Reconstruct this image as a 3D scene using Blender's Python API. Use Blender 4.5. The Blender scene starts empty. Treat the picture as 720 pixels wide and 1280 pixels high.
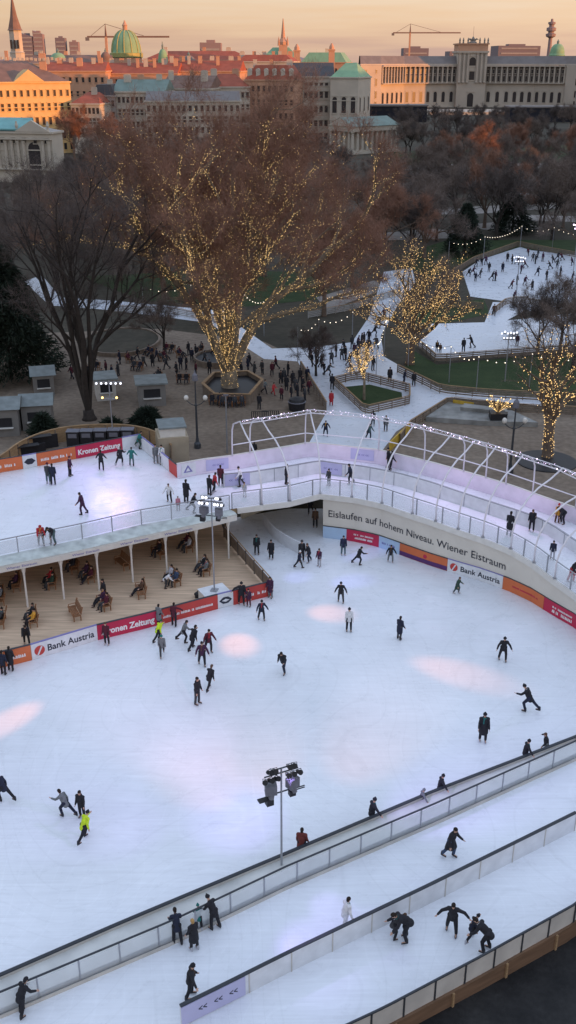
import bpy, bmesh, math, random
import numpy as np
from mathutils import Vector, Matrix
random.seed(7); RNG = np.random.default_rng(7)
SC = bpy.context.scene
COL = SC.collection
D = bpy.data
pi = math.pi
# ------------------------------------------------------------------ camera geometry (used to survey positions)
F = 1250.0; H = 36.0; T = math.atan((640 - 77) / F)
cT, sT = math.cos(T), math.sin(T)
def ray(px, py):
    u = (px - 360) / F; v = (640 - py) / F
    return (u, cT + v * sT, -sT + v * cT)
def P(px, py, z=0.0):
    d = ray(px, py); t = (z - H) / d[2]
    return Vector((d[0] * t, d[1] * t, z))
def at(px, py, Y):
    d = ray(px, py); t = Y / d[1]
    return Vector((d[0] * t, Y, H + d[2] * t))

# ------------------------------------------------------------------ materials
def srgb(r, g, b):
    f = lambda c: (c / 255 / 12.92) if c / 255 <= 0.04045 else ((c / 255 + 0.055) / 1.055) ** 2.4
    return (f(r), f(g), f(b))
def mat(name, col, rough=0.7, var=0.15, scale=3.0, metal=0.0, bump=0.0, spec=0.35, emit=None, estr=0, objcol=False, stretch=None, coords='Object', transp=None):
    m = D.materials.new(name); m.use_nodes = True
    nt = m.node_tree; b = nt.nodes['Principled BSDF']
    b.inputs['Roughness'].default_value = rough; b.inputs['Metallic'].default_value = metal
    b.inputs['Specular IOR Level'].default_value = spec
    tc = nt.nodes.new('ShaderNodeTexCoord'); nz = nt.nodes.new('ShaderNodeTexNoise')
    nz.inputs['Scale'].default_value = scale; nz.inputs['Detail'].default_value = 5
    mp = nt.nodes.new('ShaderNodeMapping')
    if stretch: mp.inputs['Scale'].default_value = stretch
    nt.links.new(tc.outputs[coords], mp.inputs['Vector']); nt.links.new(mp.outputs[0], nz.inputs['Vector'])
    mr = nt.nodes.new('ShaderNodeMapRange')
    mr.inputs['From Min'].default_value = 0.25; mr.inputs['From Max'].default_value = 0.75
    mr.inputs['To Min'].default_value = 1 - var; mr.inputs['To Max'].default_value = 1 + var
    nt.links.new(nz.outputs['Fac'], mr.inputs['Value'])
    vm = nt.nodes.new('ShaderNodeVectorMath'); vm.operation = 'SCALE'
    if objcol:
        oi = nt.nodes.new('ShaderNodeObjectInfo'); nt.links.new(oi.outputs['Color'], vm.inputs[0])
    else:
        vm.inputs[0].default_value = col
    nt.links.new(mr.outputs[0], vm.inputs['Scale']); nt.links.new(vm.outputs[0], b.inputs['Base Color'])
    if bump:
        bp = nt.nodes.new('ShaderNodeBump'); bp.inputs['Strength'].default_value = bump; bp.inputs['Distance'].default_value = 0.05
        nt.links.new(nz.outputs['Fac'], bp.inputs['Height']); nt.links.new(bp.outputs[0], b.inputs['Normal'])
    if emit:
        b.inputs['Emission Color'].default_value = (*emit, 1); b.inputs['Emission Strength'].default_value = estr
    if transp is not None:
        b.inputs['Alpha'].default_value = transp
    return m
M = {}
def ice_mat(name, col):
    m = D.materials.new(name); m.use_nodes = True; nt = m.node_tree; N = nt.nodes; L = nt.links
    b = N['Principled BSDF']; b.inputs['Specular IOR Level'].default_value = 0.35
    tc = N.new('ShaderNodeTexCoord')
    big = N.new('ShaderNodeTexNoise'); big.inputs['Scale'].default_value = 0.11; big.inputs['Detail'].default_value = 4
    med = N.new('ShaderNodeTexNoise'); med.inputs['Scale'].default_value = 0.9; med.inputs['Detail'].default_value = 8; med.inputs['Roughness'].default_value = 0.7
    L.new(tc.outputs['Object'], big.inputs[0]); L.new(tc.outputs['Object'], med.inputs[0])
    # skate scratches: two stretched noises
    adds = []
    for ang, sc in ((0.4, 1.0), (1.7, 0.8), (2.6, 1.2)):
        mp = N.new('ShaderNodeMapping'); mp.inputs['Rotation'].default_value = (0, 0, ang); mp.inputs['Scale'].default_value = (0.35 * sc, 9 * sc, 1)
        n = N.new('ShaderNodeTexNoise'); n.inputs['Scale'].default_value = 1.0; n.inputs['Detail'].default_value = 3; n.inputs['Distortion'].default_value = 0.6
        L.new(tc.outputs['Object'], mp.inputs[0]); L.new(mp.outputs[0], n.inputs[0]); adds.append(n)
    s1 = N.new('ShaderNodeMath'); s1.operation = 'ADD'; L.new(adds[0].outputs[0], s1.inputs[0]); L.new(adds[1].outputs[0], s1.inputs[1])
    s2 = N.new('ShaderNodeMath'); s2.operation = 'ADD'; L.new(s1.outputs[0], s2.inputs[0]); L.new(adds[2].outputs[0], s2.inputs[1])
    m1 = N.new('ShaderNodeMapRange'); m1.inputs[1].default_value = 1.1; m1.inputs[2].default_value = 1.9; m1.inputs[3].default_value = 0.945; m1.inputs[4].default_value = 1.05
    L.new(s2.outputs[0], m1.inputs[0])
    m2 = N.new('ShaderNodeMapRange'); m2.inputs[1].default_value = 0.3; m2.inputs[2].default_value = 0.7; m2.inputs[3].default_value = 0.90; m2.inputs[4].default_value = 1.06
    L.new(big.outputs[0], m2.inputs[0])
    m3 = N.new('ShaderNodeMapRange'); m3.inputs[1].default_value = 0.3; m3.inputs[2].default_value = 0.7; m3.inputs[3].default_value = 0.96; m3.inputs[4].default_value = 1.03
    L.new(med.outputs[0], m3.inputs[0])
    a = N.new('ShaderNodeMath'); a.operation = 'MULTIPLY'; L.new(m1.outputs[0], a.inputs[0]); L.new(m2.outputs[0], a.inputs[1])
    # curved blade cuts: thin contour lines of stretched slow noise, and scraped snow
    for sc_, k_, off_ in ((.06, 330.0, 0.0), (.045, 420.0, 31.0)):
        mp2 = N.new('ShaderNodeMapping'); mp2.inputs['Location'].default_value = (off_, off_ * .7, 0); mp2.inputs['Scale'].default_value = (1, .55, 1)
        nn = N.new('ShaderNodeTexNoise'); nn.inputs['Scale'].default_value = sc_; nn.inputs['Detail'].default_value = 2.2
        L.new(tc.outputs['Object'], mp2.inputs[0]); L.new(mp2.outputs[0], nn.inputs[0])
        mu = N.new('ShaderNodeMath'); mu.operation = 'MULTIPLY'; mu.inputs[1].default_value = k_; L.new(nn.outputs[0], mu.inputs[0])
        si = N.new('ShaderNodeMath'); si.operation = 'SINE'; L.new(mu.outputs[0], si.inputs[0])
        ml = N.new('ShaderNodeMapRange'); ml.inputs[1].default_value = .93; ml.inputs[2].default_value = 1.0; ml.inputs[3].default_value = 1.0; ml.inputs[4].default_value = .955 if off_ else 1.03
        L.new(si.outputs[0], ml.inputs[0])
        mm = N.new('ShaderNodeMath'); mm.operation = 'MULTIPLY'; L.new(a.outputs[0], mm.inputs[0]); L.new(ml.outputs[0], mm.inputs[1]); a = mm
    a2 = N.new('ShaderNodeMath'); a2.operation = 'MULTIPLY'; L.new(a.outputs[0], a2.inputs[0]); L.new(m3.outputs[0], a2.inputs[1])
    vm = N.new('ShaderNodeVectorMath'); vm.operation = 'SCALE'; vm.inputs[0].default_value = col
    L.new(a2.outputs[0], vm.inputs['Scale']); L.new(vm.outputs[0], b.inputs['Base Color'])
    r = N.new('ShaderNodeMapRange'); r.inputs[1].default_value = 0.3; r.inputs[2].default_value = 0.7; r.inputs[3].default_value = 0.2; r.inputs[4].default_value = 0.45
    L.new(med.outputs[0], r.inputs[0]); L.new(r.outputs[0], b.inputs['Roughness'])
    return m
def ground_mat(name, c1, c2, scale, bump=0.2, rough=0.9, patch=None):
    m = D.materials.new(name); m.use_nodes = True; nt = m.node_tree; N = nt.nodes; L = nt.links
    b = N['Principled BSDF']; b.inputs['Roughness'].default_value = rough; b.inputs['Specular IOR Level'].default_value = 0.25
    tc = N.new('ShaderNodeTexCoord')
    n = N.new('ShaderNodeTexNoise'); n.inputs['Scale'].default_value = scale; n.inputs['Detail'].default_value = 9; n.inputs['Roughness'].default_value = 0.65
    L.new(tc.outputs['Object'], n.inputs[0])
    r = N.new('ShaderNodeValToRGB'); r.color_ramp.elements[0].position = 0.32; r.color_ramp.elements[1].position = 0.68
    r.color_ramp.elements[0].color = (*c1, 1); r.color_ramp.elements[1].color = (*c2, 1)
    L.new(n.outputs[0], r.inputs[0])
    n2 = N.new('ShaderNodeTexNoise'); n2.inputs['Scale'].default_value = scale * 14; n2.inputs['Detail'].default_value = 4
    L.new(tc.outputs['Object'], n2.inputs[0])
    mr = N.new('ShaderNodeMapRange'); mr.inputs[1].default_value = .3; mr.inputs[2].default_value = .7; mr.inputs[3].default_value = .8; mr.inputs[4].default_value = 1.2
    L.new(n2.outputs[0], mr.inputs[0])
    vm = N.new('ShaderNodeVectorMath'); vm.operation = 'SCALE'; L.new(r.outputs[0], vm.inputs[0]); L.new(mr.outputs[0], vm.inputs['Scale'])
    L.new(vm.outputs[0], b.inputs['Base Color'])
    if bump:
        bp = N.new('ShaderNodeBump'); bp.inputs['Strength'].default_value = bump; bp.inputs['Distance'].default_value = .1
        L.new(n2.outputs[0], bp.inputs['Height']); L.new(bp.outputs[0], b.inputs['Normal'])
    return m
M['ice'] = ice_mat('ice', (0.82, 0.845, 0.90))
M['ice_path'] = ice_mat('park_ice', (0.66, 0.70, 0.78))
M['ground'] = ground_mat('park_earth', (.04, .036, .026), (.075, .064, .047), .06)
M['plaza'] = ground_mat('plaza_gravel', (.17, .13, .10), (.25, .20, .155), .12)
M['asphalt'] = ground_mat('wet_asphalt', (.006, .006, .007), (.036, .034, .033), .28, rough=.6)
M['lawn'] = ground_mat('lawn', (.020, .040, .012), (.042, .066, .024), .3)
M['parkpath'] = ground_mat('pale_path', (.20, .18, .16), (.32, .29, .27), .1)
M['floor'] = mat('terrace_boards', (.58, .42, .29), .8, .25, 1.5, stretch=(.25, 3, 1))  # warm bright tone stands in for lamplight under the deck
M['wood'] = mat('pale_timber', (.34, .22, .12), .75, .25, 2, stretch=(1, 1, 4))
M['woodd'] = mat('weathered_timber', (.20, .155, .12), .8, .3, 2)
M['bench'] = mat('bench_timber', (.26, .12, .055), .6, .25, 5)
M['woodfascia'] = mat('plank_fascia', (.17, .10, .06), .8, .25, 1.5, stretch=(.4, .4, 4))
M['white'] = mat('white_board', (.70, .71, .74), .5, .12, 1.6)
M['whitep'] = mat('white_paint', (.68, .66, .62), .5, .08, 2)
M['lilacw'] = mat('pink_lit_white_board', (.72, .66, .76), .5, .10, 1.2)  # white boards with the pink light mixed into their colour
M['cream'] = mat('cream_wall', (.54, .51, .47), .7, .16, .9)
M['wallw'] = mat('banner_facing', (.66, .62, .55), .7, .08, .5)
M['gapm'] = mat('gap_covering', (.62, .62, .60), .7, .18, .8)
M['tunnel'] = mat('tunnel_wall', (.60, .53, .42), .7, .12, .6)
M['undersl'] = mat('underside_boards', (.33, .23, .13), .8, .25, 1)
M['tarp'] = mat('tarpaulin', (.50, .54, .52), .55, .35, 1.3, bump=.6)
M['tarpd'] = mat('grey_tarpaulin', (.24, .24, .23), .6, .4, .8, bump=.5)
M['glass'] = mat('clear_panel', (.66, .70, .76), .25, .06, 1, transp=.30)
M['glassl'] = mat('milky_panel', (.74, .78, .82), .3, .06, 1, transp=.42)
M['steel'] = mat('galvanised_steel', (.36, .37, .40), .45, .12, 4, metal=.6)
M['steeld'] = mat('dark_steel', (.06, .065, .075), .5, .15, 4, metal=.3)
M['railtop'] = mat('dark_rail', (.035, .04, .05), .5, .15, 4)
M['archw'] = mat('pale_arch_tube', (.76, .73, .77), .4, .08, 3, metal=.2)
M['black'] = mat('black_housing', (.02, .02, .024), .5, .2, 6)
M['grey'] = mat('grey_housing', (.16, .16, .19), .5, .15, 5)
M['red'] = mat('red_banner', (.52, .06, .05), .55, .08, 1)
M['crimson'] = mat('crimson_banner', (.50, .025, .075), .55, .08, 1)
M['orange'] = mat('orange_banner', (.62, .16, .06), .55, .10, 1)
M['purple'] = mat('purple_banner', (.10, .035, .14), .55, .12, 1)
M['paleblue'] = mat('pale_blue_banner', (.42, .56, .74), .5, .07, 1)
M['lilac'] = mat('lilac_sign', (.48, .47, .68), .5, .06, 1)
M['inkd'] = mat('dark_lettering', (.025, .028, .045), .5, .05, 2)
M['inkw'] = mat('white_lettering', (.80, .78, .78), .5, .05, 2)
M['inkl'] = mat('lilac_lettering', (.20, .19, .42), .5, .05, 2)
M['yellow'] = mat('yellow_sign', (.55, .36, .05), .6, .2, 2)
M['hut'] = mat('hut_wall', (.20, .19, .18), .7, .12, 1)
M['hutroof'] = mat('hut_roof', (.20, .23, .235), .6, .25, 1.2)
M['concrete'] = mat('concrete', (.38, .37, .36), .8, .12, 2)
M['bark'] = mat('dark_bark', (.04, .032, .028), .9, .3, 3)
M['barkb'] = mat('brown_bark', (.14, .10, .075), .9, .3, 3)
M['barkp'] = mat('plane_bark', (.20, .16, .115), .85, .35, 2)
M['twigr'] = mat('reddish_twigs', (.27, .145, .10), .9, .35, .25)
M['twigb'] = mat('brown_twigs', (.17, .13, .11), .9, .35, .2)
M['twigd'] = mat('dark_twigs', (.11, .088, .08), .9, .35, .25)
M['needle'] = mat('evergreen_needles', (.016, .026, .016), .85, .4, .8)
M['bulb'] = mat('warm_bulb', (.9, .6, .25), .4, .02, 1, emit=(1.0, .64, .24), estr=2.2)
M['bulbw'] = mat('white_bulb', (.9, .85, .8), .4, .02, 1, emit=(1.0, .84, .62), estr=3)
M['ledp'] = mat('violet_led', (.8, .7, .9), .4, .02, 1, emit=(.86, .66, 1.0), estr=5)
M['lens'] = mat('lit_lens', (.9, .9, .95), .3, .02, 1, emit=(.92, .92, 1.0), estr=1.3)
M['lensy'] = mat('amber_lens', (.9, .7, .4), .3, .02, 1, emit=(1.0, .62, .18), estr=3)
for m_ in ('bulb', 'bulbw', 'ledp', 'lens', 'lensy'):
    M[m_].cycles.emission_sampling = 'NONE'
M['skin'] = mat('skin', (.52, .32, .24), .55, .06, 8)
M['eye'] = mat('eye', (.02, .018, .016), .3, .05, 8)
M['jacket'] = mat('jacket_cloth', (1, 1, 1), .8, .22, 7, objcol=True, bump=.3)
M['trousers'] = mat('trouser_cloth', (1, 1, 1), .85, .2, 7, objcol=True)
M['hair'] = mat('hair_or_wool', (1, 1, 1), .85, .25, 20, objcol=True)
M['skate'] = mat('skate_boot', (1, 1, 1), .5, .1, 10, objcol=True)
M['dkcloth'] = mat('dark_cloth', (.025, .026, .035), .85, .2, 7)

# ------------------------------------------------------------------ mesh helpers
class MB:
    def __init__(s): s.v = []; s.f = []; s.mi = []
    def add(s, vs, fs, mi=0):
        n = len(s.v); s.v.extend([tuple(v) for v in vs]); s.f.extend([tuple(i + n for i in f) for f in fs]); s.mi.extend([mi] * len(fs))
        return s
    def box(s, c, size, rz=0.0, mi=0, mtx=None):
        hx, hy, hz = size[0] / 2, size[1] / 2, size[2] / 2
        vs = [Vector((x, y, z)) for x in (-hx, hx) for y in (-hy, hy) for z in (-hz, hz)]
        R = mtx if mtx is not None else Matrix.Rotation(rz, 3, 'Z')
        vs = [R @ v + Vector(c) for v in vs]
        return s.add(vs, [(0, 1, 3, 2), (4, 6, 7, 5), (0, 4, 5, 1), (2, 3, 7, 6), (0, 2, 6, 4), (1, 5, 7, 3)], mi)
    def tube(s, pts, r, n=6, cap=True, mi=0):
        pts = [Vector(p) for p in pts]; k = len(pts)
        rs = r if isinstance(r, (list, tuple)) else [r] * k
        vs = []; prev = None
        for i, p in enumerate(pts):
            t = (pts[min(i + 1, k - 1)] - pts[max(i - 1, 0)])
            if t.length < 1e-9: t = Vector((0, 0, 1))
            t.normalize()
            a = prev if prev is not None else (Vector((0, 0, 1)) if abs(t.z) < .9 else Vector((1, 0, 0)))
            x = a - t * a.dot(t)
            if x.length < 1e-6: x = t.orthogonal()
            x.normalize(); y = t.cross(x); prev = x
            for j in range(n):
                an = 2 * pi * j / n
                vs.append(p + (x * math.cos(an) + y * math.sin(an)) * rs[i])
        fs = []
        for i in range(k - 1):
            for j in range(n):
                fs.append((i * n + j, i * n + (j + 1) % n, (i + 1) * n + (j + 1) % n, (i + 1) * n + j))
        if cap:
            fs.append(tuple(range(n - 1, -1, -1))); fs.append(tuple((k - 1) * n + j for j in range(n)))
        return s.add(vs, fs, mi)
    def lathe(s, c, prof, n=16, mi=0):
        c = Vector(c); vs = []; k = len(prof)
        for r, z in prof:
            for j in range(n):
                an = 2 * pi * j / n; vs.append(c + Vector((r * math.cos(an), r * math.sin(an), z)))
        fs = [(i * n + j, i * n + (j + 1) % n, (i + 1) * n + (j + 1) % n, (i + 1) * n + j) for i in range(k - 1) for j in range(n)]
        fs.append(tuple(range(n - 1, -1, -1))); fs.append(tuple((k - 1) * n + j for j in range(n)))
        return s.add(vs, fs, mi)
    def prism(s, poly, z0, z1, mi=0):
        n = len(poly)
        zt = (lambda p: z1) if not callable(z1) else z1
        zb = (lambda p: z0) if not callable(z0) else z0
        vs = [(p[0], p[1], zb(p)) for p in poly] + [(p[0], p[1], zt(p)) for p in poly]
        fs = [tuple(range(n - 1, -1, -1)), tuple(range(n, 2 * n))] + [(i, (i + 1) % n, n + (i + 1) % n, n + i) for i in range(n)]
        return s.add(vs, fs, mi)
    def extr(s, poly2, org, ux, uz, un, d0, d1, mi=0):
        """polygon in a vertical plane (org + a*ux + b*uz), extruded along un from d0 to d1"""
        n = len(poly2); org = Vector(org); ux = Vector(ux); uz = Vector(uz); un = Vector(un)
        vs = [org + ux * a + uz * b + un * d0 for a, b in poly2] + [org + ux * a + uz * b + un * d1 for a, b in poly2]
        fs = [tuple(range(n - 1, -1, -1)), tuple(range(n, 2 * n))] + [(i, (i + 1) % n, n + (i + 1) % n, n + i) for i in range(n)]
        return s.add(vs, fs, mi)
    def ell(s, c, r, n=14, m=9, mi=0):
        c = Vector(c); vs = []; fs = []
        for i in range(m + 1):
            th = pi * i / m
            for j in range(n):
                an = 2 * pi * j / n
                vs.append(c + Vector((r[0] * math.sin(th) * math.cos(an), r[1] * math.sin(th) * math.sin(an), r[2] * math.cos(th))))
        for i in range(m):
            for j in range(n):
                fs.append((i * n + j, (i + 1) * n + j, (i + 1) * n + (j + 1) % n, i * n + (j + 1) % n))
        return s.add(vs, fs, mi)
    def capsule(s, a, b, ra, rb, n=10, mi=0):
        a = Vector(a); b = Vector(b); t = (b - a)
        L = t.length
        if L < 1e-6: return s.ell(a, (ra,) * 3)
        t /= L; pts = []; rs = []
        for k in (-1, -.8, -.45, 0): pts.append(a + t * ra * k); rs.append(max(ra * math.sqrt(max(0, 1 - k * k)), ra * .02))
        for k in (0, .45, .8, 1): pts.append(b + t * rb * k); rs.append(max(rb * math.sqrt(max(0, 1 - k * k)), rb * .02))
        return s.tube(pts, rs, n, True, mi)
    def strip(s, pts, h, th, off=0.0, z0=0.0, mi=0):
        """solid vertical strip along a 3-D path: from z+z0 to z+h, thickness th, shifted by off to the right of travel"""
        pts = [Vector(p) for p in pts]; k = len(pts); vs = []
        for i, p in enumerate(pts):
            t = pts[min(i + 1, k - 1)] - pts[max(i - 1, 0)]; t.z = 0; t.normalize()
            nr = Vector((t.y, -t.x, 0))
            hh = h(i) if callable(h) else h
            for o in (off - th / 2, off + th / 2):
                q = p + nr * o
                vs += [(q.x, q.y, p.z + z0), (q.x, q.y, p.z + hh)]
        fs = []
        for i in range(k - 1):
            a = i * 4; b = a + 4
            fs += [(a, a + 1, b + 1, b), (a + 2, b + 2, b + 3, a + 3), (a + 1, a + 3, b + 3, b + 1), (a, b, b + 2, a + 2)]
        fs += [(0, 2, 3, 1), ((k - 1) * 4, (k - 1) * 4 + 1, (k - 1) * 4 + 3, (k - 1) * 4 + 2)]
        return s.add(vs, fs, mi)
    def mesh(s, name, mats, org=(0, 0, 0)):
        me = D.meshes.new(name); o = Vector(org)
        me.from_pydata([tuple(Vector(v) - o) for v in s.v], [], s.f)
        if not isinstance(mats, (list, tuple)): mats = [mats]
        for m in mats: me.materials.append(m)
        if any(s.mi): me.polygons.foreach_set('material_index', s.mi)
        bm = bmesh.new(); bm.from_mesh(me); bmesh.ops.recalc_face_normals(bm, faces=bm.faces); bm.to_mesh(me); bm.free()
        return me
    def build(s, name, m, parent=None, org=None, smooth=False):
        o = org if org is not None else (parent['_o'] if parent is not None and '_o' in parent else (0, 0, 0))
        me = s.mesh(name, m, o)
        if smooth: me.polygons.foreach_set('use_smooth', [True] * len(me.polygons))
        return link(name, me, parent, (0, 0, 0) if parent is not None else o)
def link(name, me, parent=None, loc=(0, 0, 0), rz=0.0):
    ob = D.objects.new(name, me); COL.objects.link(ob)
    ob.location = loc; ob.rotation_euler = (0, 0, rz)
    if parent is not None:
        ob.parent = parent
        if '_o' in parent: ob['_o'] = list(parent['_o'])
    return ob
def tag(o, label=None, cat=None, group=None, kind=None):
    if label: o['label'] = label
    if cat: o['category'] = cat
    if group: o['group'] = group
    if kind: o['kind'] = kind
    return o
def thing(name, label, cat, loc=(0, 0, 0), rz=0.0, group=None):
    """Empty at the thing's base; children built in world coordinates have loc subtracted"""
    o = D.objects.new(name, None); COL.objects.link(o); o.empty_display_size = .3
    o.location = loc; o.rotation_euler = (0, 0, rz); o['_o'] = list(loc)
    return tag(o, label, cat, group)
def proto_root(name):
    o = D.objects.new(name, None); COL.objects.link(o); o['_o'] = [0, 0, 0]; return o
KIDS = {}
def kids(o):
    if o.name not in KIDS: KIDS[o.name] = [c for c in D.objects if c.parent == o]
    return KIDS[o.name]
def clone(root, loc, rz=0.0, label=None, cat=None, group=None, scale=1.0, mirror=False):
    r = root.copy(); COL.objects.link(r); r.location = loc; r.rotation_euler = (0, 0, rz)
    r.scale = (-scale if mirror else scale, scale, scale)
    tag(r, label, cat, group)
    def rec(src, dst):
        for ch in kids(src):
            c = ch.copy(); COL.objects.link(c); c.parent = dst; rec(ch, c)
    rec(root, r)
    return r
def purge(root):
    for c in list(kids(root)): purge(c)
    D.objects.remove(root)
def structure(name, mb, m):
    o = mb.build(name, m); o['kind'] = 'structure'; return o

class Path:
    def __init__(s, pts, xs=None):
        s.p = [Vector(q) for q in pts]; s.xs = xs
        s.s = [0]
        for a, b in zip(s.p, s.p[1:]): s.s.append(s.s[-1] + (b - a).length)
        s.L = s.s[-1]
    def pos(s, d):
        d = max(0, min(s.L, d))
        for i in range(len(s.p) - 1):
            if d <= s.s[i + 1] or i == len(s.p) - 2:
                return s.p[i].lerp(s.p[i + 1], (d - s.s[i]) / max(1e-9, s.s[i + 1] - s.s[i]))
    def tan(s, d):
        a = s.pos(d - .3); b = s.pos(d + .3); t = b - a; t.z = 0; return t.normalized()
    def nrm(s, d):
        t = s.tan(d); return Vector((t.y, -t.x, 0))
    def sx(s, x):
        for i in range(len(s.xs) - 1):
            if x <= s.xs[i + 1] or i == len(s.xs) - 2:
                return s.s[i] + (x - s.xs[i]) / (s.xs[i + 1] - s.xs[i]) * (s.s[i + 1] - s.s[i])
    def sub(s, d0, d1, step=.6):
        n = max(1, int(abs(d1 - d0) / step)); return [s.pos(d0 + (d1 - d0) * i / n) for i in range(n + 1)]
def smooth_pts(pts, it=2):
    """Chaikin corner cutting keeping the ends"""
    pts = [Vector(p) for p in pts]
    for _ in range(it):
        q = [pts[0]]
        for a, b in zip(pts, pts[1:]): q += [a.lerp(b, .25), a.lerp(b, .75)]
        q.append(pts[-1]); pts = q
    return pts
def text2d(txt, size=1.0, bold=0.0):
    cu = D.curves.new('t', 'FONT'); cu.body = txt; cu.size = size; cu.offset = bold; cu.resolution_u = 3
    ob = D.objects.new('t', cu); COL.objects.link(ob)
    dg = bpy.context.evaluated_depsgraph_get(); dg.update()
    me = ob.evaluated_get(dg).to_mesh()
    vs = [tuple(v.co) for v in me.vertices]; fs = [tuple(p.vertices) for p in me.polygons]
    ob.evaluated_get(dg).to_mesh_clear(); D.objects.remove(ob); D.curves.remove(cu)
    return vs, fs
def text_on(path, txt, d0, d1, zb, h, off, m, parent, name='lettering', bold=.012, mapper=None):
    """lettering from arc length d0 to d1 along a path, cap height h, baseline zb above the path"""
    vs, fs = text2d(txt, 1.0, bold)
    xs = [v[0] for v in vs]; x0, x1 = min(xs), max(xs)
    kx = (d1 - d0) / (x1 - x0); kz = h / .70
    mb = MB(); out = []
    for v in vs:
        d = d0 + (v[0] - x0) * kx; z = v[1] * kz
        if mapper: out.append(mapper(d, z))
        else:
            p = path.pos(d) + path.nrm(d) * off; out.append((p.x, p.y, p.z + zb + z))
    mb.v = out; mb.f = fs; mb.mi = [0] * len(fs)
    o = parent['_o']
    me = D.meshes.new(name); me.from_pydata([tuple(Vector(q) - Vector(o)) for q in out], [], fs); me.materials.append(m)
    return link(name, me, parent)
def disc_on(path, d, z, r, off, m, parent, name='logo', n=16, poly=None):
    t = path.tan(d); nr = path.nrm(d); c = path.pos(d) + nr * off + Vector((0, 0, z))
    poly = poly or [(r * math.cos(2 * pi * i / n), r * math.sin(2 * pi * i / n)) for i in range(n)]
    mb = MB(); mb.extr(poly, c, t, (0, 0, 1), nr, 0, .012)
    return mb.build(name, m, parent)
# ================================================================== sky, sun, camera
SUN_AZ, SUN_EL = math.radians(115), math.radians(3.6)        # clockwise from the view direction (+Y): low, from the right and a little behind
def make_world():
    w = D.worlds.new('World'); SC.world = w; w.use_nodes = True; nt = w.node_tree; N = nt.nodes; L = nt.links
    bg = N['Background']; out = N['World Output']
    sky = N.new('ShaderNodeTexSky'); sky.sky_type = 'NISHITA'; sky.sun_disc = False
    sky.sun_elevation = SUN_EL; sky.sun_rotation = SUN_AZ; sky.altitude = 200; sky.dust_density = 2.5; sky.air_density = 1.2
    L.new(sky.outputs[0], bg.inputs[0]); bg.inputs[1].default_value = 0.06
    # dusk afterglow: a gradient over elevation with faint cloud streaks
    tc = N.new('ShaderNodeTexCoord'); sp = N.new('ShaderNodeSeparateXYZ'); L.new(tc.outputs['Generated'], sp.inputs[0])
    mp = N.new('ShaderNodeMapping'); mp.inputs['Scale'].default_value = (3, 3, 55); L.new(tc.outputs['Generated'], mp.inputs[0])
    nz = N.new('ShaderNodeTexNoise'); nz.inputs['Scale'].default_value = 2.2; nz.inputs['Detail'].default_value = 6; L.new(mp.outputs[0], nz.inputs[0])
    mr = N.new('ShaderNodeMapRange'); mr.inputs[1].default_value = .3; mr.inputs[2].default_value = .7; mr.inputs[3].default_value = -.012; mr.inputs[4].default_value = .012
    L.new(nz.outputs[0], mr.inputs[0])
    ad = N.new('ShaderNodeMath'); ad.operation = 'ADD'; L.new(sp.outputs[2], ad.inputs[0]); L.new(mr.outputs[0], ad.inputs[1])
    rp = N.new('ShaderNodeValToRGB'); L.new(ad.outputs[0], rp.inputs[0]); e = rp.color_ramp.elements
    stops = [(0.0, (.66, .44, .36)), (.014, (.80, .54, .39)), (.035, (.90, .64, .44)), (.06, (.92, .72, .55)), (.12, (.80, .72, .68)), (.30, (.79, .85, .99)), (.60, (.76, .89, 1.12)), (1.0, (.73, .88, 1.18))]
    e[0].position = stops[0][0]; e[0].color = (*stops[0][1], 1); e[1].position = 1; e[1].color = (*stops[-1][1], 1)
    for p, c in stops[1:-1]:
        k = e.new(p); k.color = (*c, 1)
    # the glow is paler and pinker to the left (away from the sun), warmer to the right
    mx = N.new('ShaderNodeMapRange'); mx.inputs[1].default_value = -.35; mx.inputs[2].default_value = .3; mx.inputs[3].default_value = .80; mx.inputs[4].default_value = 1.0
    L.new(sp.outputs[0], mx.inputs[0])
    vm = N.new('ShaderNodeVectorMath'); vm.operation = 'SCALE'; L.new(rp.outputs[0], vm.inputs[0]); L.new(mx.outputs[0], vm.inputs['Scale'])
    bg2 = N.new('ShaderNodeBackground'); L.new(vm.outputs[0], bg2.inputs[0]); bg2.inputs[1].default_value = .93
    a = N.new('ShaderNodeAddShader'); L.new(bg.outputs[0], a.inputs[0]); L.new(bg2.outputs[0], a.inputs[1]); L.new(a.outputs[0], out.inputs[0])
make_world()
def make_sun():
    l = D.lights.new('sun', 'SUN'); l.energy = 5.0; l.angle = math.radians(.5); l.color = (1.0, .37, .095)
    o = D.objects.new('sun', l); COL.objects.link(o)
    d = Vector((math.sin(SUN_AZ) * math.cos(SUN_EL), math.cos(SUN_AZ) * math.cos(SUN_EL), math.sin(SUN_EL)))
    o.rotation_euler = d.to_track_quat('Z', 'Y').to_euler(); o.location = (60, -40, 120)
make_sun()
def make_cam():
    c = D.cameras.new('camera'); o = D.objects.new('camera', c); COL.objects.link(o); SC.camera = o
    c.sensor_fit = 'VERTICAL'; c.sensor_height = 36; c.sensor_width = 36; c.lens = F / 1280 * 36
    c.clip_start = .5; c.clip_end = 20000
    o.location = (0, 0, H); o.rotation_euler = (pi / 2 - T, 0, 0)
make_cam()
SC.view_settings.view_transform = 'Standard'; SC.view_settings.look = 'None'; SC.view_settings.exposure = 0
SC.cycles.max_bounces = 6; SC.cycles.diffuse_bounces = 3; SC.cycles.glossy_bounces = 3; SC.cycles.transparent_max_bounces = 12
SC.cycles.sample_clamp_indirect = 3.0

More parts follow.
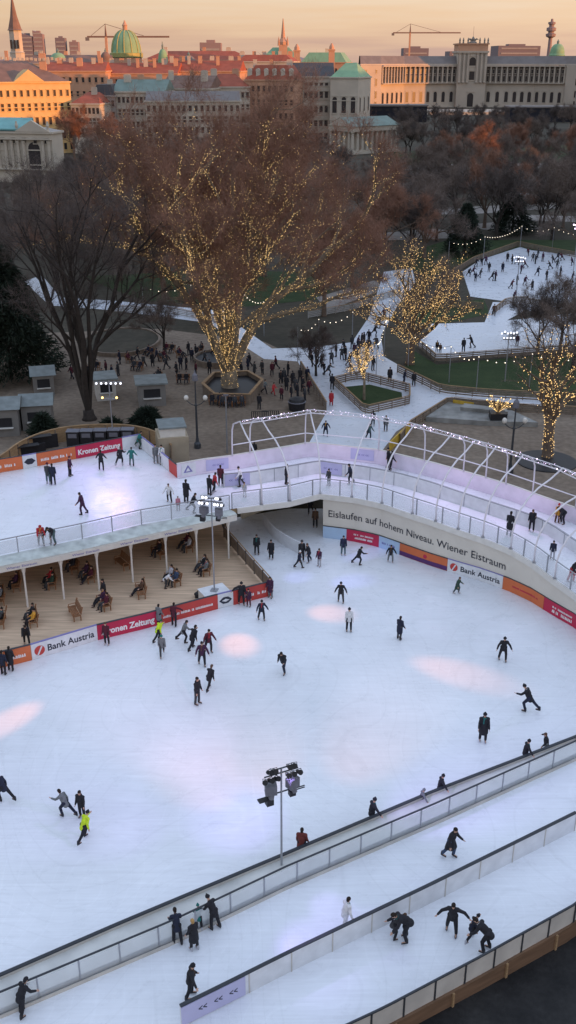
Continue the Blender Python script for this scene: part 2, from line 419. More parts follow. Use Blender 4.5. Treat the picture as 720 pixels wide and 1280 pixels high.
def spot(loc, tgt, col, power, deg, blend=1.0, size=.15):
    l = D.lights.new('stage_light_beam', 'SPOT'); l.energy = power; l.color = col; l.spot_size = math.radians(deg); l.spot_blend = blend; l.shadow_soft_size = size
    o = D.objects.new('stage_light_beam', l); COL.objects.link(o); o.location = loc
    o.rotation_euler = (Vector(tgt) - Vector(loc)).to_track_quat('-Z', 'Y').to_euler(); return o

# ================================================================== ground sheets
def sheet(name, pts, z, m, px=True):
    mb = MB(); q = [P(*p) for p in pts] if px else pts
    mb.add([(p[0], p[1], z) for p in q], [tuple(range(len(q)))])
    o = structure(name, mb, m); return o
sheet('ground', [(-6000, -500), (6000, -500), (6000, 9000), (-6000, 9000)], -.02, M['ground'], False)
sheet('plaza', [(-60, 640), (-60, 436), (60, 416), (200, 411), (330, 427), (372, 447), (410, 515), (385, 560), (300, 640)], .004, M['plaza'])
sheet('plaza', [(455, 575), (530, 506), (560, 512), (760, 520), (900, 620), (900, 760), (560, 660)], .008, M['plaza'])
sheet('lawn', [(515, 437), (546, 456), (760, 436), (760, 505), (684, 500), (560, 490), (506, 460)], .012, M['lawn'])
sheet('lawn', [(430, 484), (462, 481), (502, 491), (503, 498), (455, 511)], .05, M['lawn'])
sheet('lawn', [(505, 388), (545, 378), (605, 374), (612, 392), (560, 404), (520, 404)], .012, M['lawn'])
sheet('lawn', [(100, 346), (250, 338), (390, 340), (420, 372), (300, 384), (180, 376)], .012, M['lawn'])
sheet('lawn', [(480, 325), (560, 300), (760, 300), (760, 322), (660, 312), (590, 324), (540, 345)], .012, M['lawn'])
sheet('lawn', [(480, 190), (760, 180), (760, 200), (620, 214), (480, 210)], .012, M['lawn'])
sheet('path', [(430, 232), (560, 226), (760, 222), (760, 228), (560, 235), (430, 240)], .02, M['parkpath'])
sheet('path', [(470, 262), (600, 258), (760, 250), (760, 256), (600, 267), (470, 270)], .02, M['parkpath'])
sheet('path', [(500, 207), (640, 203), (760, 206), (760, 211), (640, 209), (500, 213)], .02, M['parkpath'])
sheet('path', [(100, 222), (200, 224), (200, 230), (100, 229)], .02, M['parkpath'])
sheet('path', [(560, 283), (640, 276), (680, 285), (640, 290)], .02, M['parkpath'])
sheet('path', [(600, 238), (700, 244), (760, 240), (760, 248), (690, 251), (600, 245)], .024, M['parkpath'])
sheet('path', [(470, 292), (540, 286), (600, 292), (560, 298), (470, 301)], .024, M['parkpath'])
sheet('path', [(640, 268), (760, 272), (760, 279), (640, 275)], .024, M['parkpath'])
sheet('path', [(395, 372), (470, 350), (480, 362), (410, 388)], .02, M['parkpath'])
# park ice
sheet('ice_path', [(30, 352), (52, 344), (76, 372), (140, 376), (280, 389), (300, 408), (340, 436), (395, 434), (440, 428), (462, 395), (480, 340), (515, 335), (520, 356), (496, 384), (476, 420), (480, 446), (506, 461), (556, 488), (684, 498), (684, 508), (560, 497), (495, 540), (472, 572), (376, 572), (409, 514), (372, 452), (330, 449), (285, 420), (262, 404), (140, 388), (62, 382)], .03, M['ice_path'])
sheet('ice_rink', [(522, 431), (546, 449), (760, 432), (760, 388), (612, 403), (540, 405)], .04, M['ice_path'])
sheet('ice_rink', [(578, 340), (600, 325), (650, 309), (664, 313), (770, 325), (770, 385), (655, 389), (640, 378), (588, 371)], .04, M['ice_path'])
sheet('ice_path', [(616, 378), (640, 378), (655, 389), (628, 404), (605, 405)], .05, M['ice_path'])
# main rink
RINK = [P(-40, 856), P(0, 835), P(122, 800), P(272, 761), P(338, 744), P(300, 700), P(280, 660), P(290, 648), P(360, 636), P(404, 636), P(404, 663), P(440, 663), P(472, 669), P(501, 678), P(540, 689), P(561, 698), P(622, 715), P(652, 732), P(682, 752), P(720, 779), P(790, 860), Vector((20.5, 49.5, 0)), P(720, 940), P(352, 1097), P(0, 1232), P(-60, 1262)]
sheet('ice_rink', [(p.x, p.y) for p in RINK], .02, M['ice'], False)
sheet('asphalt', [(-20, 5), (40, 5), (40, 36), (13, 36), (-4, 26), (-20, 26)], -.004, M['asphalt'], False)

# ================================================================== elevated track
DZ = 4.0
def zd(x):
    if x < 540: return DZ
    if x < 640: return DZ - (x - 540) / 100 * .45
    return DZ - .45 - (x - 640) / 80 * .85
inn_px = [(290, 636), (327, 631), (360, 627), (400, 617), (444, 622), (477, 629), (509, 640), (540, 650), (571, 661), (604, 672), (639, 686), (666, 702), (692, 722), (720, 742)]
mid_px = [(279, 592), (315, 589), (360, 582), (400, 575), (427, 579), (455, 582), (500, 591), (540, 602), (575, 614), (612, 626), (647, 637), (670, 645), (690, 655), (720, 675)]
out_px = [(221, 580), (255, 574), (287, 570), (322, 564), (360, 558), (387, 553), (417, 556), (472, 562), (540, 578), (590, 592), (640, 607), (690, 625), (720, 635)]
tail_in = [(20.9, 57.5, 2.2), (20.9, 53, 1.75), (19.6, 49.2, 1.3), (16.9, 46.2, .98)]
tail_mid = [(23.3, 63, 2.1), (24.6, 57, 1.8), (24.6, 50.5, 1.5), (21.5, 44.2, 1.2), (14.9, 39.6, .95)]
tail_out = [(25.2, 68.3, 2.4), (28.0, 61, 2.0), (29.0, 53, 1.6), (26.5, 44, 1.2), (20.0, 38.2, 1.05), (13.4, 34.2, .92)]
IN = Path([P(x, y, zd(x)) for x, y in inn_px] + tail_in, [x for x, _ in inn_px])
MID = Path([Vector((*P(x, y, zd(x) + 1.2).xy, zd(x))) for x, y in mid_px] + tail_mid, [x for x, _ in mid_px])
OUT = Path([Vector((*P(x, y, zd(x - 20) + 1.3).xy, zd(x - 20))) for x, y in out_px] + tail_out, [x for x, _ in out_px])
# ice ribbon of the track: many cross sections between the inner and the outer edge
def ribbon(A, B, n):
    return [(A.pos(A.L * i / n), B.pos(B.L * i / n)) for i in range(n + 1)]
def loft(pairs, name, m, th=0.0, kind=True, zoff=0.0):
    mb = MB(); vs = []; fs = []
    for a, b in pairs:
        vs += [(a.x, a.y, a.z + zoff), (b.x, b.y, b.z + zoff)]
    k = len(pairs)
    fs = [(2 * i, 2 * i + 1, 2 * i + 3, 2 * i + 2) for i in range(k - 1)]
    if th:
        n = len(vs); vs += [(x, y, z - th) for x, y, z in vs]
        fs += [(n + 2 * i, n + 2 * i + 2, n + 2 * i + 3, n + 2 * i + 1) for i in range(k - 1)]
        fs += [(2 * i, 2 * i + 2, n + 2 * i + 2, n + 2 * i) for i in range(k - 1)] + [(2 * i + 1, n + 2 * i + 1, n + 2 * i + 3, 2 * i + 3) for i in range(k - 1)]
    mb.add(vs, fs); return mb
# split the ribbon at the picture's points so both borders bend where they should
def perp(d):
    p = IN.pos(d); t = IN.pos(min(IN.L, d + 3)) - IN.pos(max(0, d - 3)); t.z = 0; t.normalize()
    best = min((abs((OUT.pos(OUT.L * k / 600) - p).dot(t)) + (0 if 5 < (OUT.pos(OUT.L * k / 600) - p).length < 13 else 50), OUT.L * k / 600) for k in range(601))
    return best[1]
S_IN = [IN.sx(x) for x in (290, 327, 345, 362, 382, 400, 420, 444, 477, 509, 540, 571, 604, 639, 666, 692, 720)] + [IN.s[-4], IN.s[-3], IN.s[-2], IN.L]
S_OUT = [OUT.sx(221)] + [perp(s) for s in S_IN[1:17]]
for k in range(1, 17): S_OUT[k] = max(S_OUT[k], S_OUT[k - 1] + .25)
r0_ = S_OUT[16]
S_OUT += [r0_ + (OUT.L - r0_) * f for f in (.28, .55, .8, 1.0)]
print('pairs', [round(v, 1) for v in S_OUT], OUT.L)
TR = []
for i in range(len(S_IN) - 1):
    for k in range(4):
        f = k / 4
        TR.append((IN.pos(S_IN[i] * (1 - f) + S_IN[i + 1] * f), OUT.pos(S_OUT[i] * (1 - f) + S_OUT[i + 1] * f)))
TR.append((IN.pos(IN.L), OUT.pos(OUT.L)))
o = loft(TR, 'skating_track', M['ice'], 0).build('skating_track', M['ice']); o['kind'] = 'structure'
bridge = thing('track_bridge', 'curved raised deck carrying the upper skating track round the right of the rink', 'bridge', TR[0][0].xy.to_3d())
loft([(a + Vector((0, 0, -.02)), b + Vector((0, 0, -.02))) for a, b in TR], 'deck', M['undersl'], .38).build('deck', M['undersl'], bridge)
mb = MB(); mb.strip([p for p in IN.sub(IN.sx(296), IN.L)], .03, .14, .12, -.42); mb.build('edge_beam', M['whitep'], bridge)
mb = MB(); mb.strip([p for p in OUT.sub(0, OUT.L)], .02, .14, -.12, -.5); mb.build('edge_beam', M['whitep'], bridge)
# lanes at the bottom (the ramp that climbs to the right)
def zl(x): return .36 + .58 * (x + 12) / 28.5
R1 = [Vector((*P(x, y, 1.1).xy, 0)) for x, y in ((-60, 1243), (0, 1218), (150, 1153), (360, 1065), (540, 989), (720, 920))] + [Vector((20.6, 49.4, 0))]
def lanepts(px, iters=6, h=0.0):
    out = []
    for x, y in px:
        z = .6
        for _ in range(iters): p = P(x, y, z + h); z = zl(p.x)
        out.append(Vector((p.x, p.y, z)))
    return out
R2 = lanepts([(-60, 1296), (0, 1271), (218, 1178), (360, 1109), (540, 1031), (720, 949)])
MW = lanepts([(225, 1257), (280, 1230), (360, 1190), (540, 1104), (720, 1015)], h=1.15)
OF = lanepts([(330, 1330), (480, 1260), (603, 1195), (720, 1130)], h=1.12)
left_end = [Vector((-16.5, 26.4, zl(-16.5))), Vector((-16.5, 17, zl(-16.5)))]
LB = [R2[0] + (R2[0] - R2[1]) * 1.5]; LB[0].z = zl(LB[0].x)
OFx = [Vector((-16.5, OF[0].y - (OF[0].x + 16.5) * .5, zl(-16.5)))] + OF
A = Path(LB + R2 + [Vector((16.9, 46.2, .98))]); B = Path(OFx + [Vector((13.4, 34.2, .92))])
mb = loft(ribbon(A, B, 30), 'skating_ramp', M['ice'])
o = mb.build('skating_ramp', M['ice']); o['kind'] = 'structure'

def posts(root, path, h, step, sz, m, d0=0.0, d1=None, off=0.0, z0=0.0, name='post', skip0=False, limit=99):
    d1 = path.L if d1 is None else d1; n = max(1, round((d1 - d0) / step))
    me = None; ro = Vector(root['_o'])
    for i in range(n + 1):
        if skip0 and i == 0: continue
        d = d0 + (d1 - d0) * i / n; p = path.pos(d) + path.nrm(d) * off; t = path.tan(d)
        if me is None:
            b = MB(); b.box((0, 0, (h + z0) / 2), (sz, sz, h - z0)); me = b.mesh(name, m)
        link(name, me, root, p - ro, math.atan2(t.y, t.x))
def railing(name, label, cat, pts, h, step, panelm, railm, postm, off=0.0, mid=False, rw=.07, pth=.02, psz=.06, ph0=.08, gapy=.12):
    path = Path(pts); r = thing(name, label, cat, path.p[0])
    sub = path.sub(0, path.L, .7)
    b = MB(); b.strip(sub, h + .06, rw, off, h); b.build('top_rail', railm, r)
    if mid:
        b = MB(); b.strip(sub, h * .5 + .03, rw * .7, off, h * .5 - .02); b.build('mid_rail', railm, r)
    if panelm:
        b = MB(); b.strip(sub, h - gapy, pth, off, ph0); b.build('panel', panelm, r)
    posts(r, path, h, step, psz, postm, off=off)
    return r
# barrier between the rink and the ramp
b1 = thing('rink_barrier', 'long beige barrier with a black cap between the main ice and the lower lanes', 'barrier', R1[0])
s1 = Path(R1).sub(0, Path(R1).L, 1.0)
b = MB(); b.strip(s1, 1.04, .10, 0); b.build('board', M['cream'], b1)
b = MB(); b.strip(s1, 1.11, .16, 0, 1.042); b.build('cap', M['railtop'], b1)
b = MB(); b.strip(s1, .16, .04, -.08, .03); b.build('kick_strip', M['cream'], b1)
# gap floor between barrier and ramp edge
gp = ribbon(Path(R1[:-1]), Path(R2), 24)
mb = MB(); vs = []
for a, c in gp: vs += [(a.x, a.y, .86), (c.x, c.y, c.z + .42)]
mb.add(vs, [(2 * i, 2 * i + 1, 2 * i + 3, 2 * i + 2) for i in range(24)]); structure('service_gap', mb, M['gapm'])
railing('lane_railing', 'glazed railing with dark handrail and thin posts along the nearer lane', 'railing', R2, 1.3, 1.75, M['glassl'], M['railtop'], M['steel'], ph0=.1)
b = thing('lane_kickboard', 'low pale kickboard at the foot of the glazed lane railing', 'kickboard', R2[0])
mb = MB(); mb.strip(Path(R2).sub(0, Path(R2).L, 1), .17, .05, .09); mb.build('kickboard', M['cream'], b)
dv = thing('lane_divider', 'white divider wall with a dark top edge between the two lower lanes', 'divider wall', MW[0])
smw = Path(MW + [Vector((14.9, 39.6, zl(14.9)))]).sub(0, 1e3, 1.0)
b = MB(); b.strip(Path(MW).sub(0, Path(MW).L, 1), 1.1, .12, 0); b.build('board', M['white'], dv)
b = MB(); b.strip(Path(MW).sub(0, Path(MW).L, 1), 1.17, .15, 0, 1.102); b.build('cap', M['railtop'], dv)
posts(dv, Path(MW), 1.09, 2.0, .05, M['cream'], off=.06, name='joint_strip', d0=3.1)
sg = thing('direction_sign', 'lilac panel with three pale double arrows at the end of the lane divider', 'sign', MW[0] + Vector((0, 0, .05)))
pm = Path(MW); b = MB(); b.strip(pm.sub(-.0, 2.9, .5), 1.09, .03, .085, .06); b.build('panel', M['lilac'], sg)
for k, d in enumerate((.75, 1.45, 2.15)):
    text_on(pm, '<<', d, d + .38, .42, .32, .105, M['inkd'], sg, 'arrows', .02)
# outer fence of the ramp with plank fascia
PO = Path(OFx[1:] + [Vector((16.4, 36.2, 1.0))])
of = railing('ramp_fence', 'beige panelled fence with dark posts along the nearest edge above the dark ground', 'fence', PO.p, 1.12, 1.55, M['cream'], M['railtop'], M['steeld'], ph0=.05, gapy=.05, psz=.08, rw=.09)
fa = thing('plank_fascia', 'brown timber fascia under the panelled fence at the lower right edge', 'fascia', PO.p[0])
sp = PO.sub(0, PO.L, 1)
b = MB()
vs = []; n = len(sp)
for p in sp:
    nr = Vector((.5, -.86, 0))
    q = p + nr * .12; vs += [(q.x, q.y, p.z + .04), (q.x, q.y, -.02), (p.x - nr.x * .05, p.y - nr.y * .05, p.z + .04)]
b.add(vs, [(3 * i, 3 * i + 1, 3 * i + 4, 3 * i + 3) for i in range(n - 1)] + [(3 * i, 3 * i + 3, 3 * i + 5, 3 * i + 2) for i in range(n - 1)]); b.build('planks', M['woodfascia'], fa)
posts(fa, PO, .02, 3.1, .10, M['wood'], off=.15, z0=-.95, name='upright')

# ================================================================== track rails, barrier, outer wall
IN2 = IN.sub(IN.sx(290), IN.L, .8)
tr = railing('track_railing', 'glazed safety railing with steel posts along the inner edge of the upper track', 'railing', IN2, 1.32, 2.35, M['glass'], M['steel'], M['steel'], ph0=.06, psz=.08)
dvt = thing('track_divider', 'grey boarded divider running along the middle of the upper curved track', 'divider wall', MID.p[0])
sm = MID.sub(0, MID.L, .8)
b = MB(); b.strip(sm, 1.12, .10); b.build('board', M['white'], dvt)
b = MB(); b.strip(sm, 1.19, .13, 0, 1.122); b.build('cap', M['steel'], dvt)
posts(dvt, MID, 1.1, 2.2, .05, M['steel'], off=.05, name='joint_strip')
sgt = thing('direction_sign', 'lilac arrow panel at the left end of the grey track divider', 'sign', MID.p[0])
b = MB(); b.strip(MID.sub(.1, 2.2, .5), 1.1, .03, .08, .08); b.build('panel', M['lilac'], sgt)
for d in (.45, .95, 1.45): text_on(MID, '<<', d, d + .3, .45, .26, .1, M['inkl'], sgt, 'arrows', .02)
sgt = thing('direction_sign', 'lilac arrow panel on the track divider below the middle of the arches', 'sign', MID.pos(MID.sx(398)))
b = MB(); b.strip(MID.sub(MID.sx(398), MID.sx(428), .5), 1.1, .03, .08, .08); b.build('panel', M['lilac'], sgt)
for d in (.5, 1.0, 1.5): text_on(MID, '<<', MID.sx(398) + d, MID.sx(398) + d + .3, .45, .26, .1, M['inkl'], sgt, 'arrows', .02)
ow = thing('track_wall', 'tall white wall coloured with pink light along the outer side of the upper curved track', 'wall', OUT.p[0])
so = OUT.sub(0, OUT.L, .8)
b = MB(); b.strip(so, 1.3, .12); b.build('board', M['lilacw'], ow)
b = MB(); b.strip(so, 1.36, .15, 0, 1.302); b.build('cap', M['whitep'], ow)
b = MB(); b.strip(so, .2, .03, .09, .02); b.build('kick_strip', M['lilacw'], ow)
for x0, x1, lab in ((257, 285, 'lilac arrow panel on the outer wall by the first arch'), (439, 468, 'lilac arrow panel on the pink lit outer wall above the middle of the track')):
    sgo = thing('direction_sign', lab, 'sign', OUT.pos(OUT.sx(x0)))
    b = MB(); b.strip(OUT.sub(OUT.sx(x0), OUT.sx(x1), .5), 1.2, .03, .085, .22); b.build('panel', M['lilac'], sgo)
    L_ = OUT.sx(x1) - OUT.sx(x0)
    for k in range(3):
        d = OUT.sx(x0) + L_ * (.28 + .18 * k); text_on(OUT, '<<', d, d + .28, .55, .26, .105, M['inkl'], sgo, 'arrows', .02)
sgo = thing('emblem_sign', 'white panel with a blue triangular emblem at the corner of the upper rink wall', 'sign', OUT.pos(OUT.sx(226)))
b = MB(); b.strip(OUT.sub(OUT.sx(226), OUT.sx(244), .5), 1.22, .03, .085, .2); b.build('panel', M['white'], sgo)
d = OUT.sx(234)
disc_on(OUT, d, .72, .3, .102, M['inkl'], sgo, 'emblem', poly=[(-.42, -.3), (.42, -.3), (0, .36)])
disc_on(OUT, d, .72, .3, .116, M['white'], sgo, 'emblem', poly=[(-.2, -.2), (.2, -.2), (0, .14)])
# arches
arch_in = [327, 362, 401, 432, 478, 509, 571, 604, 639, 666, 692, 720]
arch_in = [327, 362, 400, 440, 478, 516, 545, 573, 604, 639, 668, 694]
cr_out = []
PROF = [(0, 0), (0, 1.3), (.03, 2.2), (.09, 3.0), (.19, 3.7), (.33, 4.25), (.5, 4.62), (.68, DZ + 1.2), (.82, 4.72), (.92, 4.35), (.97, 3.7), (.985, 2.6), (.985, 1.3)]
APEX = .60
arch_d = [IN.sx(x) for x in arch_in] + [IN.sx(720) + k for k in (1.6, 4.2, 7)]
top_pts = []; side_pts = []
def outer_for(d):
    """outer-edge point paired with an inner arc length"""
    for i in range(len(S_IN) - 1):
        if d <= S_IN[i + 1] or i == len(S_IN) - 2:
            f = (d - S_IN[i]) / (S_IN[i + 1] - S_IN[i]); return OUT.pos(S_OUT[i] + (S_OUT[i + 1] - S_OUT[i]) * f)
ords = ['first', 'second', 'third', 'fourth', 'fifth', 'sixth', 'seventh', 'eighth', 'ninth', 'tenth', 'eleventh', 'twelfth', 'thirteenth', 'fourteenth', 'fifteenth']
for i, d in enumerate(arch_d):
    a = IN.pos(d) + IN.nrm(d) * .06; c = outer_for(d)
    pts = [a.lerp(c, s) + Vector((0, 0, h)) for s, h in PROF]
    ar = thing('tunnel_arch', 'slender pale tube arch spanning the upper track, %s from the left end' % ords[i], 'arch', a, group='arches over the upper track')
    b = MB(); b.tube(pts, .066, 8); b.build('bow', M['archw'], ar, smooth=True)
    b = MB(); b.box(a + Vector((0, 0, .06)), (.22, .22, .12)); b.build('foot_plate', M['steel'], ar)
    top_pts.append(a.lerp(c, APEX) + Vector((0, 0, 5.22))); side_pts.append(a.lerp(c, .985) + Vector((0, 0, 2.3)))
ridge = thing('light_truss', 'ridge truss with sparkling violet lights running over the tops of the arches', 'light truss', top_pts[0])
b = MB(); b.tube(top_pts, .05, 6); b.build('tube', M['archw'], ridge)
b = MB(); b.tube([p + Vector((0, 0, .28)) for p in top_pts], .035, 5); b.build('tube', M['archw'], ridge)
b = MB(); pt = Path(top_pts)
for k in range(int(pt.L / .8)):
    p = pt.pos(k * .8); q = pt.pos(k * .8 + .4); r_ = pt.pos(k * .8 + .8); u = Vector((0, 0, .28)); b.tube([p, q + u, r_], .018, 4)
b.build('lattice', M['archw'], ridge)
b = MB()
for k in range(int(pt.L / .13)):
    if random.random() < .62:
        p = pt.pos(k * .13 + random.uniform(-.05, .05)) + Vector((random.uniform(-.07, .07), random.uniform(-.07, .07), random.uniform(.0, .38))); s = random.choice((.018, .025, .03, .05)); b.box(p, (s, s, s), random.random())
b.build('light_chain', M['ledp'], ridge)
sb = thing('side_bar', 'thin pale tube joining the far legs of the arches', 'tube', side_pts[0])
b = MB(); b.tube(side_pts, .05, 5); b.build('bar', M['archw'], sb)

# ================================================================== banner wall below the track
wb_px = [(404, 663), (440, 663), (472, 669), (501, 678), (540, 689), (561, 698), (622, 715), (652, 732), (682, 752), (720, 779)]
def wb_base(x):
    e = IN.pos(IN.sx(x)); e.z = 0; n = IN.nrm(IN.sx(x)); return e - n * .22
WB = Path([wb_base(x) for x in (404, 422, 440, 456, 472, 486, 501, 520, 540, 561, 580, 600, 622, 640, 652, 668, 682, 700, 720)] + [IN.p[k].xy.to_3d() - IN.nrm(IN.s[k]) * .22 for k in (-4, -3, -2)], [404, 422, 440, 456, 472, 486, 501, 520, 540, 561, 580, 600, 622, 640, 652, 668, 682, 700, 720])
WBx = lambda x: WB.pos(WB.sx(x))
def wall_top(x):
    p = IN.pos(IN.sx(x)); return p + Vector((0, 0, -.43))
def wall_pt(x, t):
    return WBx(x).lerp(wall_top(x), t)
xs = [404, 412, 422, 432, 444, 460, 477, 493, 509, 525, 540, 555, 571, 588, 604, 622, 639, 652, 666, 680, 692, 706, 720]
bw = thing('banner_wall', 'curved cream wall with large dark lettering under the upper track', 'wall', WB.p[0])
b = MB(); vs = []
tail = [(WB.p[-3], IN.p[-4] - Vector((0, 0, .43))), (WB.p[-2], IN.p[-3] - Vector((0, 0, .43))), (WB.p[-1], IN.p[-2] - Vector((0, 0, .43)))]
prs = [(WBx(x), wall_top(x)) for x in xs] + tail
for lo, hi in prs: vs += [tuple(lo), tuple(hi)]
b.add(vs, [(2 * i, 2 * i + 1, 2 * i + 3, 2 * i + 2) for i in range(len(prs) - 1)])
# end return of the wall into the tunnel
e0 = prs[0][0]; e1 = prs[0][1]
b.add([e0, e1, e1 + Vector((.4, 4.5, .0)), e0 + Vector((.4, 4.0, 0))], [(0, 1, 2, 3)])
b.build('facing', M['wallw'], bw)
# lettering along a line at part of the wall height
tab = [(0.0, 404.0)]; 
for k in range(1, 317):
    x = 404 + k; tab.append((tab[-1][0] + (wall_pt(x, .6) - wall_pt(x - 1, .6)).length, x))
def x_of_s(s):
    lo = min(range(len(tab)), key=lambda i: abs(tab[i][0] - s))
    i = lo if tab[lo][0] <= s or lo == 0 else lo - 1
    if i >= len(tab) - 1: return tab[-1][1]
    return tab[i][1] + (s - tab[i][0]) / max(1e-6, tab[i + 1][0] - tab[i][0])
def s_of_x(x): return next(s for s, xx in tab if xx >= x)
def bmap(s, z):
    x = x_of_s(s); hgt = (wall_top(x) - WBx(x)).length
    tb = .56 - .03 * (x - 411) / 223
    p = wall_pt(x, tb + z / hgt); t = (wall_pt(x + 1, .6) - wall_pt(x - 1, .6)).normalized(); up = (wall_top(x) - WBx(x)).normalized()
    n = t.cross(up).normalized()
    if n.y > 0: n = -n
    p = p + n * .03; return (p.x, p.y, p.z)
text_on(None, 'Eislaufen auf hohem Niveau. Wiener Eistraum', s_of_x(411), s_of_x(634), 0, .62, 0, M['inkd'], bw, 'lettering', .004, bmap)
# rink boards along its foot (a thing per board)
def board(path, d0, d1, h, label, m, off=.08, th=.06, name='advertising_board', top=True, zlo=.03):
    r = thing(name, label, 'board', path.pos(d0))
    b = MB(); b.strip(path.sub(d0 + .01, d1 - .01, .6), h, th, off, zlo); b.build('panel', m, r)
    if top:
        b = MB(); b.strip(path.sub(d0, d1, .6), h + .06, th + .06, off, h + .002); b.build('cap_rail', M['inkl'] if m is M['white'] else M['steeld'], r)
    return r
BH = 1.08
def marks_on(path, d0, d1, zb, h, off, m, parent):
    """a line of lettering too small to read in the photograph: uneven word-like strokes"""
    rg = random.Random(round(d0 * 100)); mb = MB(); d = d0
    while d < d1 - h * .4:
        w = min(d1 - d, h * rg.uniform(.28, .5)); t = path.tan(d); nr = path.nrm(d); c = path.pos(d) + nr * off
        if rg.random() > .16:
            mb.extr([(0, zb), (w, zb), (w * rg.uniform(.7, 1), zb + h * rg.uniform(.7, 1)), (w * rg.uniform(0, .3), zb + h * rg.uniform(.7, 1))], c, t, (0, 0, 1), nr, 0, .006)
        d += w + h * .10
    return mb.build('lettering', m, parent)
def bank_sign(path, r, d0, d1, h, off):
    L_ = d1 - d0
    disc_on(path, d0 + L_ * .12, h * .5, h * .3, off + .003, M['red'], r, 'round_logo')
    disc_on(path, d0 + L_ * .12, h * .5, h * .3, off + .018, M['white'], r, 'logo_slash', poly=[(-h * .16, -h * .24), (-h * .08, -h * .27), (h * .18, h * .22), (h * .10, h * .26)])
    text_on(path, 'Bank Austria', d0 + L_ * .24, d0 + L_ * .95, h * .32, h * .40, off + .004, M['inkd'], r, bold=.02)
q = [('pale blue board in the corner of the rink under the lettered wall', 404, 434, 'paleblue'), ('crimson board with two white text lines below the lettered wall', 434, 475, 'crimson'), ('light blue board between the crimson and the orange boards', 475, 501, 'paleblue'), ('orange and purple board in the middle of the rink boards', 501, 562, 'orange'), ('white bank board with a red disc logo below the lettered wall', 562, 632, 'white'), ('plain orange board right of the white bank board', 632, 683, 'orange'), ('crimson board with white lettering at the right edge of the picture', 683, 720, 'crimson')]
for lab, x0, x1, mk in q:
    d0, d1 = WB.sx(x0), WB.sx(x1)
    r = board(WB, d0, d1, BH, lab, M[mk]); L_ = d1 - d0
    if x0 == 434:
        marks_on(WB, d0 + L_ * .1, d0 + L_ * .9, .62, .16, .116, M['inkw'], r); marks_on(WB, d0 + L_ * .12, d0 + L_ * .88, .3, .2, .116, M['inkw'], r)
    if x0 == 475: marks_on(WB, d0 + L_ * .15, d0 + L_ * .85, .45, .2, .116, M['inkl'], r)
    if x0 == 501:
        b = MB(); b.strip(WB.sub(d0 + .02, d1 - .02, .6), .42, .012, .118, .06); b.build('lower_band', M['purple'], r)
        disc_on(WB, d0 + L_ * .55, .66, .17, .115, M['crimson'], r, 'emblem')
    if x0 == 562: bank_sign(WB, r, d0, d1, BH, .114)
    if x0 == 632: marks_on(WB, d0 + L_ * .2, d0 + L_ * .85, .5, .14, .116, M['crimson'], r)
    if x0 == 683:
        marks_on(WB, d0 + L_ * .3, d0 + L_ * .95, .62, .16, .116, M['inkw'], r); marks_on(WB, d0 + L_ * .3, d0 + L_ * .95, .25, .26, .116, M['inkw'], r)
b = board(WB, WB.sx(720), WB.L, BH, 'crimson board running on beyond the right edge', M['crimson'])
# low barrier and dark back of the passage under the bridge
pl = [P(338, 671), P(352, 679), P(366, 687), P(382, 694)]
pb = thing('passage_barrier', 'low white curved barrier standing in the passage under the bridge', 'barrier', pl[0])
b = MB(); b.strip(smooth_pts([P(330, 655), P(340, 671), P(356, 683), P(384, 697)]), 1.05, .12); b.build('board', M['white'], pb)
tw = thing('passage_wall', 'cream side wall closing the passage under the bridge', 'wall', P(300, 640))
b = MB(); b.strip([Vector((-4.0, 78.5, 0)), Vector((-1.0, 81.5, 0)), Vector((3.4, 83.2, 0))], 3.1, .2); b.build('facing', M['tunnel'], tw)

# ================================================================== left raised rink
E_ = [P(0, 695, DZ), P(100, 674, DZ), P(175, 656, DZ), P(287, 637, DZ)]
EDG = [E_[0] + (E_[0] - E_[1]) * 2.2] + E_
BK = [P(-110, 608, DZ + 1.2), P(0, 574, DZ + 1.2), P(26, 570, DZ + 1.2), P(152, 547, DZ + 1.2), P(173, 543, DZ + 1.2)]
BK = [Vector((p.x, p.y, DZ)) for p in BK]
OUT0 = OUT.p[0]
poly = [(p.x, p.y) for p in EDG] + [(IN.p[0].x, IN.p[0].y)] + [(OUT0.x, OUT0.y), (BK[-1].x, BK[-1].y)] + [(p.x, p.y) for p in reversed(BK[:-1])] + [(EDG[0].x - 3, EDG[0].y + 4)]
mb = MB(); mb.add([(x, y, DZ + .001) for x, y in poly], [tuple(range(len(poly)))]); structure('upper_ice_rink', mb, M['ice'])
dk = thing('raised_deck', 'raised wooden deck on white posts carrying the upper left ice rink', 'deck', Vector((*EDG[1].xy, 0)))
mb = MB(); mb.prism(poly, DZ - .4, DZ - .02); mb.build('slab', M['undersl'], dk)
PE = Path(EDG)
# canopy: tarpaulin-covered strip in front of the rail and a lettered fascia
fas_px = [(0, 716), (75, 701), (120, 691), (162, 681), (180, 677), (247, 662), (296, 650)]
FB = [P(x, y, DZ - .65) for x, y in fas_px]; FB = [FB[0] + (FB[0] - FB[1]) * 3] + FB
FP = Path([Vector((p.x, p.y, DZ - .65)) for p in FB], [-100] + [x for x, _ in fas_px])
mb = MB(); mb.strip(FP.sub(0, FP.L, 1), .42, .10); mb.build('fascia', M['whitep'], dk)
mb = MB(); vs = []; n = 60; rows = 5
for i in range(n + 1):
    a = PE.pos(PE.L * i / n); c = FP.pos(FP.L * i / n) + Vector((0, 0, .50))
    for j in range(rows + 1):
        p = a.lerp(c, j / rows); vs.append((p.x, p.y, p.z + (random.uniform(0, .13) if 0 < j < rows else .0)))
mb.add(vs, [(i * (rows + 1) + j, i * (rows + 1) + j + 1, (i + 1) * (rows + 1) + j + 1, (i + 1) * (rows + 1) + j) for i in range(n) for j in range(rows)])
mb.build('tarpaulin', M['tarp'], dk, smooth=True)
